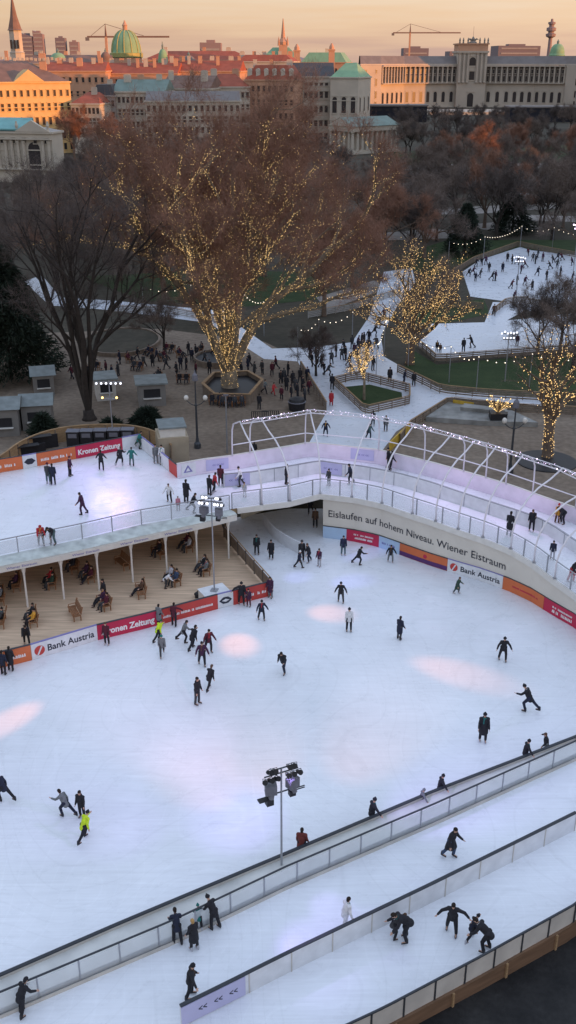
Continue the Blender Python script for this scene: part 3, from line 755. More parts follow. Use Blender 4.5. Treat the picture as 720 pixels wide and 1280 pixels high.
mb = MB(); mb.strip([p + Vector((0, .06, 0)) for p in FP.sub(0, FP.L, 1)], .50, .05, .0, .43); mb.build('gutter', M['whitep'], dk)
for x0, x1 in ((8, 46), (90, 124), (150, 185), (205, 240)):
    text_on(FP, 'Wiener Eistraum', FP.sx(x0), FP.sx(x1), .14, .17, .055, M['inkl'], dk, bold=.02)
post_px = [(32, 752), (79, 741), (124, 730), (167, 719), (210, 708), (249, 699), (289, 688), (-14, 763), (-60, 774)]
pm_ = None
for x, y in post_px:
    p = P(x, y, .12); d = FP.sx(x - 3); q = FP.pos(d) - FP.nrm(d) * .18
    if pm_ is None:
        b = MB(); b.tube([(0, 0, .1), (0, 0, 2.5), (0, 0, 2.85), (0, 0, DZ - .65)], [.075, .07, .09, .2], 8); pm_ = b.mesh('post', M['whitep'])
    link('post', pm_, dk, Vector((q.x, q.y, 0)) - Vector(dk['_o']))
bwk = [p + (PE.nrm(min(PE.L, i * 5)) * -6.3) for i, p in enumerate(PE.sub(0, PE.L, 5))]
mb = MB(); mb.strip([Vector((p.x, p.y, 0)) for p in bwk], DZ - .41, .12); mb.build('back_wall', M['floor'], dk)  # bright board colour in place of lamps under the deck
# terrace floor
TB_px = [(-60, 851), (0, 835), (40, 825), (122, 800), (180, 786), (272, 761), (340, 744)]
TB = Path([P(*p) for p in TB_px], [p[0] for p in TB_px])
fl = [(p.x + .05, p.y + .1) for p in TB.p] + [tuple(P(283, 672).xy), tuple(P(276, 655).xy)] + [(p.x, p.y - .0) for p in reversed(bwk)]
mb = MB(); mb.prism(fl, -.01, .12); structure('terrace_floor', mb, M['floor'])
# boards along the terrace
BT = 1.2
tb = [('orange board at the left edge of the terrace front', -60, 40, 'orange'), ('white bank board with a red disc logo along the terrace', 40, 122, 'white'), ('crimson newspaper board with bold white lettering along the terrace', 122, 197, 'crimson'), ('red board with small white slogan right of the crimson terrace board', 197, 272, 'red'), ('small white emblem board between two red terrace boards', 272, 291, 'white'), ('red board at the right end of the terrace front', 291, 340, 'red')]
for lab, x0, x1, mk in tb:
    d0, d1 = TB.sx(x0), TB.sx(x1); L_ = d1 - d0
    r = board(TB, d0, d1, BT, lab, M[mk], off=.05)
    if x0 == 40: bank_sign(TB, r, d0, d1, BT, .083)
    if x0 == 122: text_on(TB, 'Kronen Zeitung', d0 + L_ * .08, d0 + L_ * .94, .36, .46, .086, M['inkw'], r, bold=.035)
    if x0 == 197:
        marks_on(TB, d0 + L_ * .08, d0 + L_ * .92, .45, .2, .086, M['inkw'], r)
    if x0 == 272:
        disc_on(TB, d0 + L_ * .5, .6, .32, .084, M['inkd'], r, 'emblem', poly=[(-.5, 0), (-.2, .26), (.2, .26), (.5, 0), (.2, -.26), (-.2, -.26)])
        disc_on(TB, d0 + L_ * .5, .6, .32, .10, M['white'], r, 'emblem', poly=[(-.3, 0), (0, .12), (.3, 0), (0, -.12)])
    if x0 == 291: marks_on(TB, d0 + L_ * .2, d0 + L_ * .92, .42, .26, .086, M['inkw'], r)
    if x0 == -60: marks_on(TB, d0 + L_ * .72, d0 + L_ * .95, .45, .24, .086, M['inkw'], r)
# terrace side fence
sf = [P(340, 743, .1), P(313, 712, .1), P(287, 682, .1), P(280, 672, .1)]
railing('terrace_fence', 'timber fence with dark posts closing the right side of the terrace', 'fence', sf, 1.25, 1.9, M['woodd'], M['wood'], M['steeld'], ph0=.15, gapy=.15, psz=.07)
# rail along the deck edge
railing('deck_railing', 'clear glazed railing along the front of the upper left rink', 'railing', [p for p in EDG] , 1.2, 2.3, M['glass'], M['steel'], M['steel'], ph0=.1)
# boards at the back of the upper rink
BKP = Path(BK, [-110, 0, 26, 152, 173])
bb = [('orange board at the left end of the upper rink back wall', -110, 27, 'orange'), ('small white emblem board on the upper rink back wall', 27, 44, 'white'), ('orange slogan board on the upper rink back wall', 44, 92, 'orange'), ('crimson newspaper board with bold white lettering behind the upper rink', 92, 152, 'crimson'), ('blank white board at the far corner of the upper rink', 152, 173, 'white')]
for lab, x0, x1, mk in bb:
    d0, d1 = BKP.sx(x0), BKP.sx(x1); L_ = d1 - d0
    r = board(BKP, d0, d1, 1.2, lab, M[mk], off=.05)
    if x0 == 92: text_on(BKP, 'Kronen Zeitung', d0 + L_ * .05, d0 + L_ * .95, .36, .46, .086, M['inkw'], r, bold=.035)
    if x0 == 44: marks_on(BKP, d0 + L_ * .1, d0 + L_ * .9, .42, .28, .086, M['inkw'], r)
    if x0 == -110: marks_on(BKP, d0 + L_ * .8, d0 + L_ * .95, .42, .28, .086, M['inkw'], r)
    if x0 == 27: disc_on(BKP, d0 + L_ * .5, .6, .32, .084, M['inkd'], r, 'emblem', poly=[(-.5, 0), (-.2, .26), (.2, .26), (.5, 0), (.2, -.26), (-.2, -.26)])
CN = Path([BK[-1], Vector((*P(196, 561, DZ + 1.2).xy, DZ)), Vector((OUT0.x, OUT0.y, DZ))])
r = board(CN, 0, CN.L * .80, 1.2, 'white corner board turning towards the track at the upper rink', M['white'], off=.0)
r = board(CN, CN.L * .80, CN.L - .05, 1.2, 'short red board at the corner of the upper rink', M['red'], off=.0)
# curved timber fence round the service yard behind
wf = smooth_pts([P(x, y, 4.7) for x, y in ((-30, 586), (0, 571), (28, 549), (69, 535), (117, 530), (167, 531), (200, 541), (214, 556))], 2)
wf = [Vector((p.x, p.y, 3.3)) for p in wf]
r = thing('yard_fence', 'curved pale timber fence behind the upper left rink', 'fence', wf[0])
b = MB(); b.strip(wf, 1.35, .07); b.build('panel', M['wood'], r)
b = MB(); b.strip(wf, 1.45, .16, 0, 1.352); b.build('cap', M['wood'], r)
posts(r, Path(wf), 1.34, 1.6, .09, M['woodd'], off=.06)
yard = [(p.x, p.y) for p in wf] + [(p.x, p.y + .1) for p in reversed(BK)]
mb = MB(); mb.prism(yard, 3.0, 3.3); structure('service_yard', mb, M['woodd'])
# ================================================================== lamp masts with stage lights
def can_mesh():
    b = MB(); b.tube([(0, .16, 0), (0, -.10, 0), (0, -.17, 0)], [.09, .11, .13], 10); b.box((0, .19, 0), (.1, .06, .1)); b.box((0, 0, .14), (.26, .05, .02)); b.box((.12, 0, .07), (.015, .05, .15)); b.box((-.12, 0, .07), (.015, .05, .15))
    return b
CAN = can_mesh().mesh('stage_lamp', M['black'])
b = MB(); b.tube([(0, -.171, 0), (0, -.18, 0)], [.11, .10], 10); LENS = b.mesh('lens', M['lens']); LENSY = LENS.copy(); LENSY.materials.clear(); LENSY.materials.append(M['lensy'])
def cans(root, items):
    for (x, y, z, rz, lit) in items:
        c = link('stage_lamp', CAN, root, (x, y, z), rz); c.rotation_euler = (math.radians(-28), 0, rz)
        if lit: link('lens', LENSY if lit == 2 else LENS, c)
def mast(base, h, label, yaw, lit=0, big=True, k=1.0, foot=True):
    r = thing('light_mast', label, 'light mast', base, yaw)
    r['_o'] = [0, 0, 0]
    b = MB(); b.tube([(0, 0, 0), (0, 0, h)], [.06 * k, .045 * k], 8); b.build('pole', M['steel'], r)
    if foot:
        b = MB(); b.box((0, 0, .04), (.5, .5, .08)); b.build('foot', M['steel'], r)
    b = MB(); b.box((0, 0, h - .25), (1.7, .05, .05)); b.box((0, 0, h - .0), (1.3, .05, .05)); b.box((0, 0, h - 1.35), (1.4, .05, .05)); b.build('crossbar', M['steeld'], r)
    it = [(x, -.12, h - .42, random.uniform(-.5, .5), lit) for x in (-.85, -.58, -.3, .3, .58, .85)] + [(x, -.1, h + .02, random.uniform(-.5, .5), lit) for x in (-.62, -.36, .36, .62)]
    cans(r, it)
    if big:
        for sx in (-1, 1):
            b = MB(); b.box((sx * .55, -.05, h - .95), (.55, .40, .5), rz=sx * .3); b.tube([(sx * .55, -.1, h - 1.22), (sx * .6, -.2, h - 1.45)], [.16, .12], 8); b.build('moving_light', M['grey'], r)
        b = MB(); b.box((-.65, -.1, h - 1.6), (.34, .3, .34)); b.box((-.95, -.1, h - 1.42), (.5, .3, .05)); b.build('spot_housing', M['black'], r)
        b = MB(); b.box((.5, -.1, h - 1.5), (.3, .25, .26)); b.box((.9, -.1, h - 1.3), (.5, .05, .03)); b.box((.9, -.1, h - 1.4), (.5, .05, .03)); b.build('spot_housing', M['black'], r)
    return r
mA = P(352, 1097, .1)
mast(mA, 6.55, 'dark stage light mast rising between the two rails of the lower barrier', math.radians(25))
mB = P(268, 738, 1.0)
r = thing('mast_plinth', 'white block under the light mast at the terrace corner', 'plinth', (mB.x, mB.y, .12))
b = MB(); b.box((mB.x, mB.y, .55), (1.9, 1.5, .82), .5); b.build('block', M['whitep'], r)
b = MB(); b.box((mB.x, mB.y, .985), (2.0, 1.6, .04), .5); b.build('lid', M['white'], r)
mast(Vector((mB.x, mB.y, 1.0)), 7.3, 'stage light mast with lit white lamps on the plinth at the terrace corner', math.radians(-15), lit=1)
b_ = at(140, 560, P(140, 556, 3.4).y)
mC = P(142, 556, 3.3)
r = thing('light_mast', 'thin mast with a row of white lamps and two amber lamps behind the upper rink', 'light mast', mC); r['_o'] = [0, 0, 0]
b = MB(); b.tube([(0, 0, 0), (0, 0, 6.2)], [.06, .05], 8); b.build('pole', M['steel'], r)
b = MB(); b.box((0, 0, 6.1), (2.4, .06, .06)); b.box((0, 0, 4.5), (1.4, .06, .06)); b.build('crossbar', M['steel'], r)
cans(r, [(x, -.1, 5.95, 0, 1) for x in (-1.1, -.66, -.22, .22, .66, 1.1)]); cans(r, [(x, -.1, 4.6, 0, 2) for x in (-.65, .65)])
for x, y, hh, lab in ((631, 477, 6.0, 'spotlight stand with a cluster of white lamps on the lawn right of the path'), (645, 372, 6.5, 'spotlight mast standing at the edge of the far rink'), (716, 345, 9.0, 'tall spotlight mast with pink lamps at the right edge of the park')):
    p = P(x, y); r = thing('light_mast', lab, 'light mast', p); r['_o'] = [0, 0, 0]
    b = MB(); b.tube([(0, 0, 0), (0, 0, hh)], [.08, .06], 6); b.build('pole', M['steel'], r)
    b = MB(); b.box((0, 0, hh), (1.8, .08, .08)); b.box((0, 0, hh - .7), (1.4, .08, .08)); b.build('crossbar', M['steeld'], r)
    b = MB()
    for i in range(6): b.ell((-.9 + .36 * i, -.1, hh + random.uniform(-.05, .3)), (.13, .1, .13), 8, 5)
    for i in range(4): b.ell((-.6 + .4 * i, -.1, hh - .5), (.12, .1, .12), 8, 5)
    b.build('lamp_cluster', M['ledp'] if x == 716 else M['lens'], r)
# coloured pools of light on the ice (from the masts)
hA = mA + Vector((0, 0, 6.2)); hB = mB + Vector((0, 0, 7.2)); hC = mC + Vector((0, 0, 6.0))
PINK = (1.0, .33, .13); VIO = (.52, .38, 1.0); BLU = (.30, .30, 1.0)
for src, px, col, pw, dg in ((hB, (299, 806), PINK, 2300, 13), (hB, (412, 767), PINK, 1700, 11), (hB, (575, 842), PINK, 1300, 7.5), (hB, (10, 902), PINK, 2000, 5.5),
                             (hA, (328, 945), PINK, 900, 24), (hA, (248, 972), PINK, 900, 22), (hA, (470, 915), PINK, 700, 24), (hA, (292, 1022), VIO, 2000, 34), (hA, (600, 990), VIO, 1100, 30), (hA, (90, 1010), VIO, 600, 30), (hA, (190, 880), (1.0, .5, .75), 500, 30),
                             (hB, (372, 722), BLU, 900, 9), (hB, (440, 727), BLU, 1000, 9), (hB, (455, 692), BLU, 700, 8), (hC, (70, 620), VIO, 900, 80), (hC, (165, 610), (1.0, .55, 1.0), 420, 80)):
    tg_ = P(*px, DZ if src is hC else 0); dv_ = tg_ - src; dv_.z = 0; d2 = (tg_ - src).length_squared; ci = (src.z) / math.sqrt(d2)
    src2 = src + dv_.normalized() * (1.35 if src is not hC else 4.0) + Vector((0, 0, .05)); e_ = pw * (1.15 if src is hB else .65)
    spot(src2, tg_, col, (e_ * .5 * 12.57 * d2 / ci / 1000) if src is not hC else pw * 1.5, dg * (1.55 if src is not hC else 1), 1.0, .15 if src is not hC else 1.2)
# violet light washing the upper track from the ridge truss lamps
for x in (330, 420, 520, 610):
    i = IN.sx(x); q = IN.pos(i).lerp(outer_for(i), .55)
    spot(q + Vector((0, 0, 4.6)), q, (.92, .60, 1.0), 300, 140)
for x in (420, 545, 650): spot(hA, P(x, int(1155 - (x - 420) * .45)), VIO, 600, 22)
spot(hA, P(400, 1220), VIO, 900, 34); spot(hA, P(480, 1190), VIO, 500, 26)

# ================================================================== park furniture
def slat_fence(px, label, h=1.1, n=4, step=1.9, z=0.0, m='woodd', closed=False, post=True, name='slat_fence'):
    pts = [P(*p) for p in px]
    if closed: pts.append(pts[0])
    path = Path([p + Vector((0, 0, z)) for p in pts]); r = thing(name, label, 'fence', path.p[0])
    b = MB(); sub = path.sub(0, path.L, 1.5) if not closed else path.p
    for k in range(n):
        z0 = h * (.1 + .9 * k / n); b.strip(sub, z0 + h / n * .62, .04, 0, z0)
    b.build('slats', M[m], r)
    b = MB(); b.strip(sub, h + .04, .14, 0, h); b.build('cap', M['wood'], r)
    posts(r, path, h, step, .09, M[m], off=.05)
    return r
slat_fence([(417, 482), (448, 474), (512, 491), (512, 506), (456, 519), (417, 482)], 'low timber slat fence round the diamond shaped lawn bed in the ice path')
slat_fence([(376, 462), (408, 514)], 'dark slat fence along the left side of the ice path')
slat_fence([(497, 466), (550, 492), (600, 497), (684, 502), (760, 506)], 'timber slat fence between the lawn and the ice path')
slat_fence([(500, 555), (512, 538), (561, 507), (640, 516), (760, 522)], 'timber slat fence on the near side of the ice path beside the stage')
slat_fence([(523, 434), (545, 453), (640, 446), (760, 436)], 'timber fence along the front of the middle park rink')
slat_fence([(505, 389), (560, 384), (604, 387)], 'slat fence on the left between the two park rinks')
slat_fence([(616, 394), (632, 381), (650, 378), (690, 388), (760, 388)], 'curved slat fence on the right between the two park rinks')
slat_fence([(560, 348), (592, 328), (648, 308), (666, 312), (720, 322), (770, 324)], 'slat fence along the back of the far park rink')
slat_fence([(140, 390), (215, 393), (280, 405)], 'grey slat fence along the ice path behind the bare tree', m='concrete')
slat_fence([(385, 398), (440, 388), (500, 368)], 'slat fence along the pale path beyond the fairy light trees', m='concrete')
r = thing('yellow_banner', 'yellow banner hung on the timber fence beside the stage', 'banner', P(566, 509))
b = MB(); b.strip([P(566, 509), P(592, 513)], .95, .03, .1, .2); b.build('cloth', M['yellow'], r)
r = thing('yellow_banner', 'long yellow padding along the fence where the ice path meets the arches', 'banner', P(483, 575))
b = MB(); b.strip([P(485, 565), P(510, 540)], 1.1, .12, .15, .1); b.build('cloth', M['yellow'], r)
# stage platform under tarpaulin
r = thing('stage_platform', 'low platform under pale tarpaulin beside the timber fence', 'platform', P(535, 528))
b = MB(); b.prism([P(532, 527), P(560, 508), P(640, 519), P(672, 534), P(600, 532)], 0, .55); b.build('deck', M['tarpd'], r)
b = MB(); b.prism([P(575, 519), P(580, 514), P(632, 521), P(634, 525)], .55, .95); b.build('step', M['tarpd'], r)
r = thing('small_planter', 'dark square planter with lit twigs in front of the stage', 'planter', P(621, 529))
b = MB(); p = P(621, 529); b.prism([(p.x - .9, p.y - .8), (p.x + .9, p.y - .8), (p.x + .8, p.y + .8), (p.x - .8, p.y + .8)], .0, 1.3); b.build('tub', M['black'], r)
b = MB(); bb_ = MB()
for k in range(60):
    a = random.uniform(0, 2 * pi); q = p + Vector((math.cos(a) * random.uniform(.5, 1.6), math.sin(a) * random.uniform(.3, 1.0), random.uniform(1.8, 3.0)))
    b.tube([p + Vector((0, 0, 1.25)), p.lerp(q, .5) + Vector((0, 0, .9)), q], [.03, .02, .006], 4)
    if k % 2: bb_.ell(q, (.06, .06, .06), 6, 4); bb_.tube([p + Vector((0, 0, 1.25)), q], .006, 3)
b.build('twigs', M['barkb'], r); bb_.build('bulbs', M['bulb'], r)
r = thing('tree_pit', 'round dark soil bed at the foot of the right fairy light tree', 'tree bed', P(683, 576))
b = MB(); p = P(683, 577); b.lathe((p.x, p.y, 0), [(3.0, 0), (3.0, .1), (2.8, .13), (.1, .16)], 24); b.build('soil', M['black'], r)
# hexagonal planter round the big plane
hx = [(254, 492), (268, 478), (310, 476), (328, 487), (312, 506), (268, 505)]
hp = [P(*p) for p in hx]
r = thing('hexagonal_planter', 'hexagonal timber bench planter round the trunk of the big plane tree', 'planter', P(290, 492))
b = MB(); b.strip(hp + [hp[0]], 1.25, .12); b.build('side', M['woodd'], r)
b = MB(); b.strip(hp + [hp[0]], 1.33, .4, 0, 1.252); b.build('rim', M['wood'], r)
b = MB(); b.prism([(p.x, p.y) for p in hp], .0, .7); b.build('soil', M['black'], r)
r = thing('round_bed', 'round raised flower bed with a pale rim on the plaza', 'flower bed', P(155, 430))
b = MB(); c = P(152, 429); R_ = 5.3
ringp = [Vector((c.x + R_ * math.cos(a * pi / 12), c.y + R_ * 1.35 * math.sin(a * pi / 12), 0)) for a in range(25)]
b.strip(ringp, .55, .3); b.build('rim', M['woodd'], r); b = MB(); b.prism([(p.x, p.y) for p in ringp[:-1]], 0, .35); b.build('soil', M['ground'], r)
r = thing('round_bed', 'small dark round bed behind the big plane tree', 'flower bed', P(272, 450))
b = MB(); c = P(272, 452); ringp = [Vector((c.x + 3.0 * math.cos(a * pi / 10), c.y + 3.4 * math.sin(a * pi / 10), 0)) for a in range(21)]
b.strip(ringp, .8, .2); b.build('rim', M['woodd'], r); b = MB(); b.prism([(p.x, p.y) for p in ringp[:-1]], 0, .5); b.build('soil', M['black'], r)
# huts
def hut(px0, px1, pyb, label, h=2.7, depth=3.0, roof='gable', rotk=.25, wallm='hut', roofm='hutroof'):
    a = P(px0, pyb + 2); c = P(px1, pyb); t = (c - a); L_ = t.length; t.normalize(); n = Vector((-t.y, t.x, 0))
    r = thing('market_hut', label, 'hut', a, group=None)
    b = MB(); base = [a, c, c + n * depth, a + n * depth]; b.prism(base, 0, h); b.build('wall', M[wallm], r)
    o_ = .3; q = [a - t * o_ - n * o_, c + t * o_ - n * o_, c + t * o_ + n * (depth + o_), a - t * o_ + n * (depth + o_)]
    b = MB()
    if roof == 'gable':
        m0 = q[0].lerp(q[3], .5); m1 = q[1].lerp(q[2], .5)
        vs = [(p.x, p.y, h + .003) for p in q] + [(m0.x, m0.y, h + .8), (m1.x, m1.y, h + .8)]
        b.add(vs, [(0, 1, 5, 4), (2, 3, 4, 5), (0, 4, 3), (1, 2, 5), (3, 2, 1, 0)])
    else: b.prism(q, h + .003, h + .18)
    b.build('roof', M[roofm], r)
    b = MB(); mid = a.lerp(c, .5); b.box(mid + Vector((0, 0, 1.55)) - n * .01, (L_ * .6, .06, 1.0), math.atan2(t.y, t.x)); b.build('hatch', M['black'], r)
    b = MB(); b.box(mid + Vector((0, 0, 1.0)) - n * .2, (L_ * .66, .4, .06), math.atan2(t.y, t.x)); b.build('counter', M['whitep'], r)
    return r
hut(-14, 25, 545, 'pale market hut with a grey green roof at the left edge behind the fence', 3.0, 4)
hut(29, 66, 537, 'grey market hut with a snowy roof beside the pale hut behind the fence', 2.8, 3.6)
hut(43, 69, 494, 'small grey hut left of the bare tree on the plaza', 2.5, 3)
hut(174, 208, 507, 'pale grey flat roofed hut between the bare tree and the hexagonal planter', 2.6, 3.2, 'flat')
hut(122, 146, 500, 'small lit hut behind the thin light mast', 2.5, 3, 'flat', wallm='cream')
# beige kiosk at the corner of the upper rink
k0 = P(200, 586, 3.3); k1 = P(236, 580, 3.3)
k0 = P(200, 577, 3.3); k1 = P(238, 574, 3.3)
t = (k1 - k0).normalized(); n_ = Vector((-t.y, t.x, 0)); L_ = (k1 - k0).length
r = thing('kiosk', 'beige kiosk with a grey lid roof at the corner of the upper rink', 'kiosk', Vector((k0.x, k0.y, 0)))
pl_ = [k0 + n_ * .7, k1 + n_ * .7, k1 + n_ * 3.6, k0 + n_ * 3.6]
b = MB(); b.prism(pl_, 0, 5.2); b.build('wall', mat('kiosk_wall', (.42, .35, .26), .7, .12, 1), r)
b = MB(); c_ = sum(pl_, Vector()) / 4; ins = [p.lerp(c_, .18) for p in pl_]; b.prism(ins, 5.2, 6.0); b.build('upper_wall', M['whitep'], r)
b = MB(); b.prism([p.lerp(c_, .08) for p in pl_], 6.003, 6.15); b.build('roof', M['hutroof'], r)
# bins and speaker frames in the yard
for k in range(5):
    p = P(92 + k * 17, 559 - k * .6, 3.3) + Vector((0, .3, 0))
    r = thing('black_crate', '%s black crate from the left in the row behind the red boards' % ['first', 'second', 'third', 'fourth', 'fifth'][k], 'crate', p, group='black crates in the yard')
    r['_o'] = [0, 0, 0]
    b = MB(); b.box((0, 0, .75), (1.15, .9, 1.5)); b.build('body', M['black'], r)
    b = MB(); b.box((0, 0, 1.53), (1.2, .95, .05)); b.build('lid', M['grey'], r)
    b = MB(); b.box((0, -.47, 1.15), (.8, .03, .4)); b.build('front_panel', M['grey'], r)
for k, (x, y) in enumerate(((34, 571), (50, 563))):
    p = P(x, y, 3.3); r = thing('equipment_rack', ['low black folded frame in the left of the yard', 'taller black folded frame beside the crates'][k], 'frame', p)
    b = MB()
    for j in range(4): b.box(p + Vector((j * .5 - .6, j * .25, .5 + .15 * k)), (1.3, .1, 1.0 + .3 * k), .4)
    b.box(p + Vector((0, .2, 1.02 + .3 * k)), (2.2, .8, .06), .4); b.build('rack', M['black'], r)
for k, (x, y) in enumerate(((325, 527), (338, 526))):
    p = P(x, y); r = thing('black_barrier', ['left black crowd barrier standing before the hexagonal planter', 'right black crowd barrier standing before the hexagonal planter'][k], 'barrier', p); r['_o'] = [0, 0, 0]
    b = MB(); b.box((0, 0, 1.15), (1.9, .05, .06)); b.box((0, 0, .15), (1.9, .05, .06)); b.build('rail', M['black'], r)
    b = MB()
    for j in range(9): b.box((-.9 + j * .225, 0, .65), (.09, .03, .95))
    b.build('bars', M['black'], r)
p = P(371, 512); r = thing('waste_container', 'dark rounded waste container beside the left ice path fence', 'container', p); r['_o'] = [0, 0, 0]
b = MB(); b.lathe((0, 0, 0), [(.9, 0), (1.0, .9), (.85, 1.3), (.2, 1.5)], 14); b.build('body', M['black'], r)
b = MB(); b.lathe((0, 0, 0), [(1.02, .92), (1.05, .98), (1.0, 1.02)], 14); b.build('rim', M['grey'], r)
# street lamps
def candelabra(px, label, h=7.0):
    p = P(*px); r = thing('street_lamp', label, 'street lamp', p); r['_o'] = [0, 0, 0]
    b = MB(); b.lathe((0, 0, 0), [(.35, 0), (.35, .5), (.2, .7), (.12, 1.2), (.10, 4.5), (.16, 4.6), (.08, 4.8), (.06, h)], 10); b.build('post', M['steeld'], r)
    for sx in (-1, 1):
        b = MB(); b.tube([(0, 0, 4.5), (sx * .5, 0, 4.7), (sx * .95, 0, 5.1)], .045, 6); b.build('arm', M['steeld'], r)
        b = MB(); b.ell((sx * .95, 0, 5.35), (.24, .24, .28), 12, 8); b.build('globe', M['whitep'], r)
    b = MB(); b.lathe((0, 0, h), [(.05, 0), (.3, .15), (.26, .7), (.1, .9), (.03, 1.2)], 10); b.build('lantern', M['grey'], r)
candelabra((247, 560), 'old candelabra street lamp with white globes behind the kiosk')
candelabra((637, 592), 'old dark street lamp with globes behind the right end of the arches', 6.5)
p = P(284, 566); r = thing('lamp_pole', 'plain thin grey pole beside the first arch', 'pole', p); r['_o'] = [0, 0, 0]
b = MB(); b.tube([(0, 0, 0), (0, 0, 6.0)], [.09, .06], 8); b.build('pole', M['steel'], r); b = MB(); b.box((0, 0, 6.05), (.5, .25, .12)); b.build('head', M['grey'], r)
# festoon lights on poles
def festoon(bases, label, h=3.6, bulbs=True, m='bulbw', r0=.06):
    tops = []
    r = thing('festoon_lights', label, 'string lights', P(*bases[0]), group=None)
    for q in bases:
        p = P(*q); tops.append(p + Vector((0, 0, h))); b = MB(); b.tube([p, p + Vector((0, 0, h))], [.06, .045], 5); b.build('pole', M['steel'], r)
    b = MB(); bl = MB()
    for a, c in zip(tops, tops[1:]):
        n = max(6, int((c - a).length / 1.1)); pts = []
        for i in range(n + 1):
            f = i / n; q = a.lerp(c, f); q.z -= 4 * f * (1 - f) * .9; pts.append(q)
            if 0 < i: bl.ell(q - Vector((0, 0, .12)), (r0, r0, r0), 6, 4)
        b.tube(pts, .02, 4)
    b.build('cable', M['black'], r); bl.build('bulbs', M[m], r)
festoon([(510, 458), (561, 478), (595, 492), (661, 488), (740, 486)], 'festoon of warm bulbs on thin poles along the lawn beside the ice path', 4.6)
festoon([(560, 332), (604, 325), (650, 310), (690, 312), (745, 320)], 'festoon of warm bulbs behind the far park rink', 4.6)
festoon([(372, 452), (398, 440), (440, 430)], 'short festoon of bulbs over the top of the left ice path', 4.6)
festoon([(180, 398), (240, 396), (300, 400), (330, 420)], 'long festoon of bulbs hanging behind the big plane tree', 5)
festoon([(470, 470), (480, 440), (486, 410)], 'festoon of bulbs by the small lit tree', 4.2)

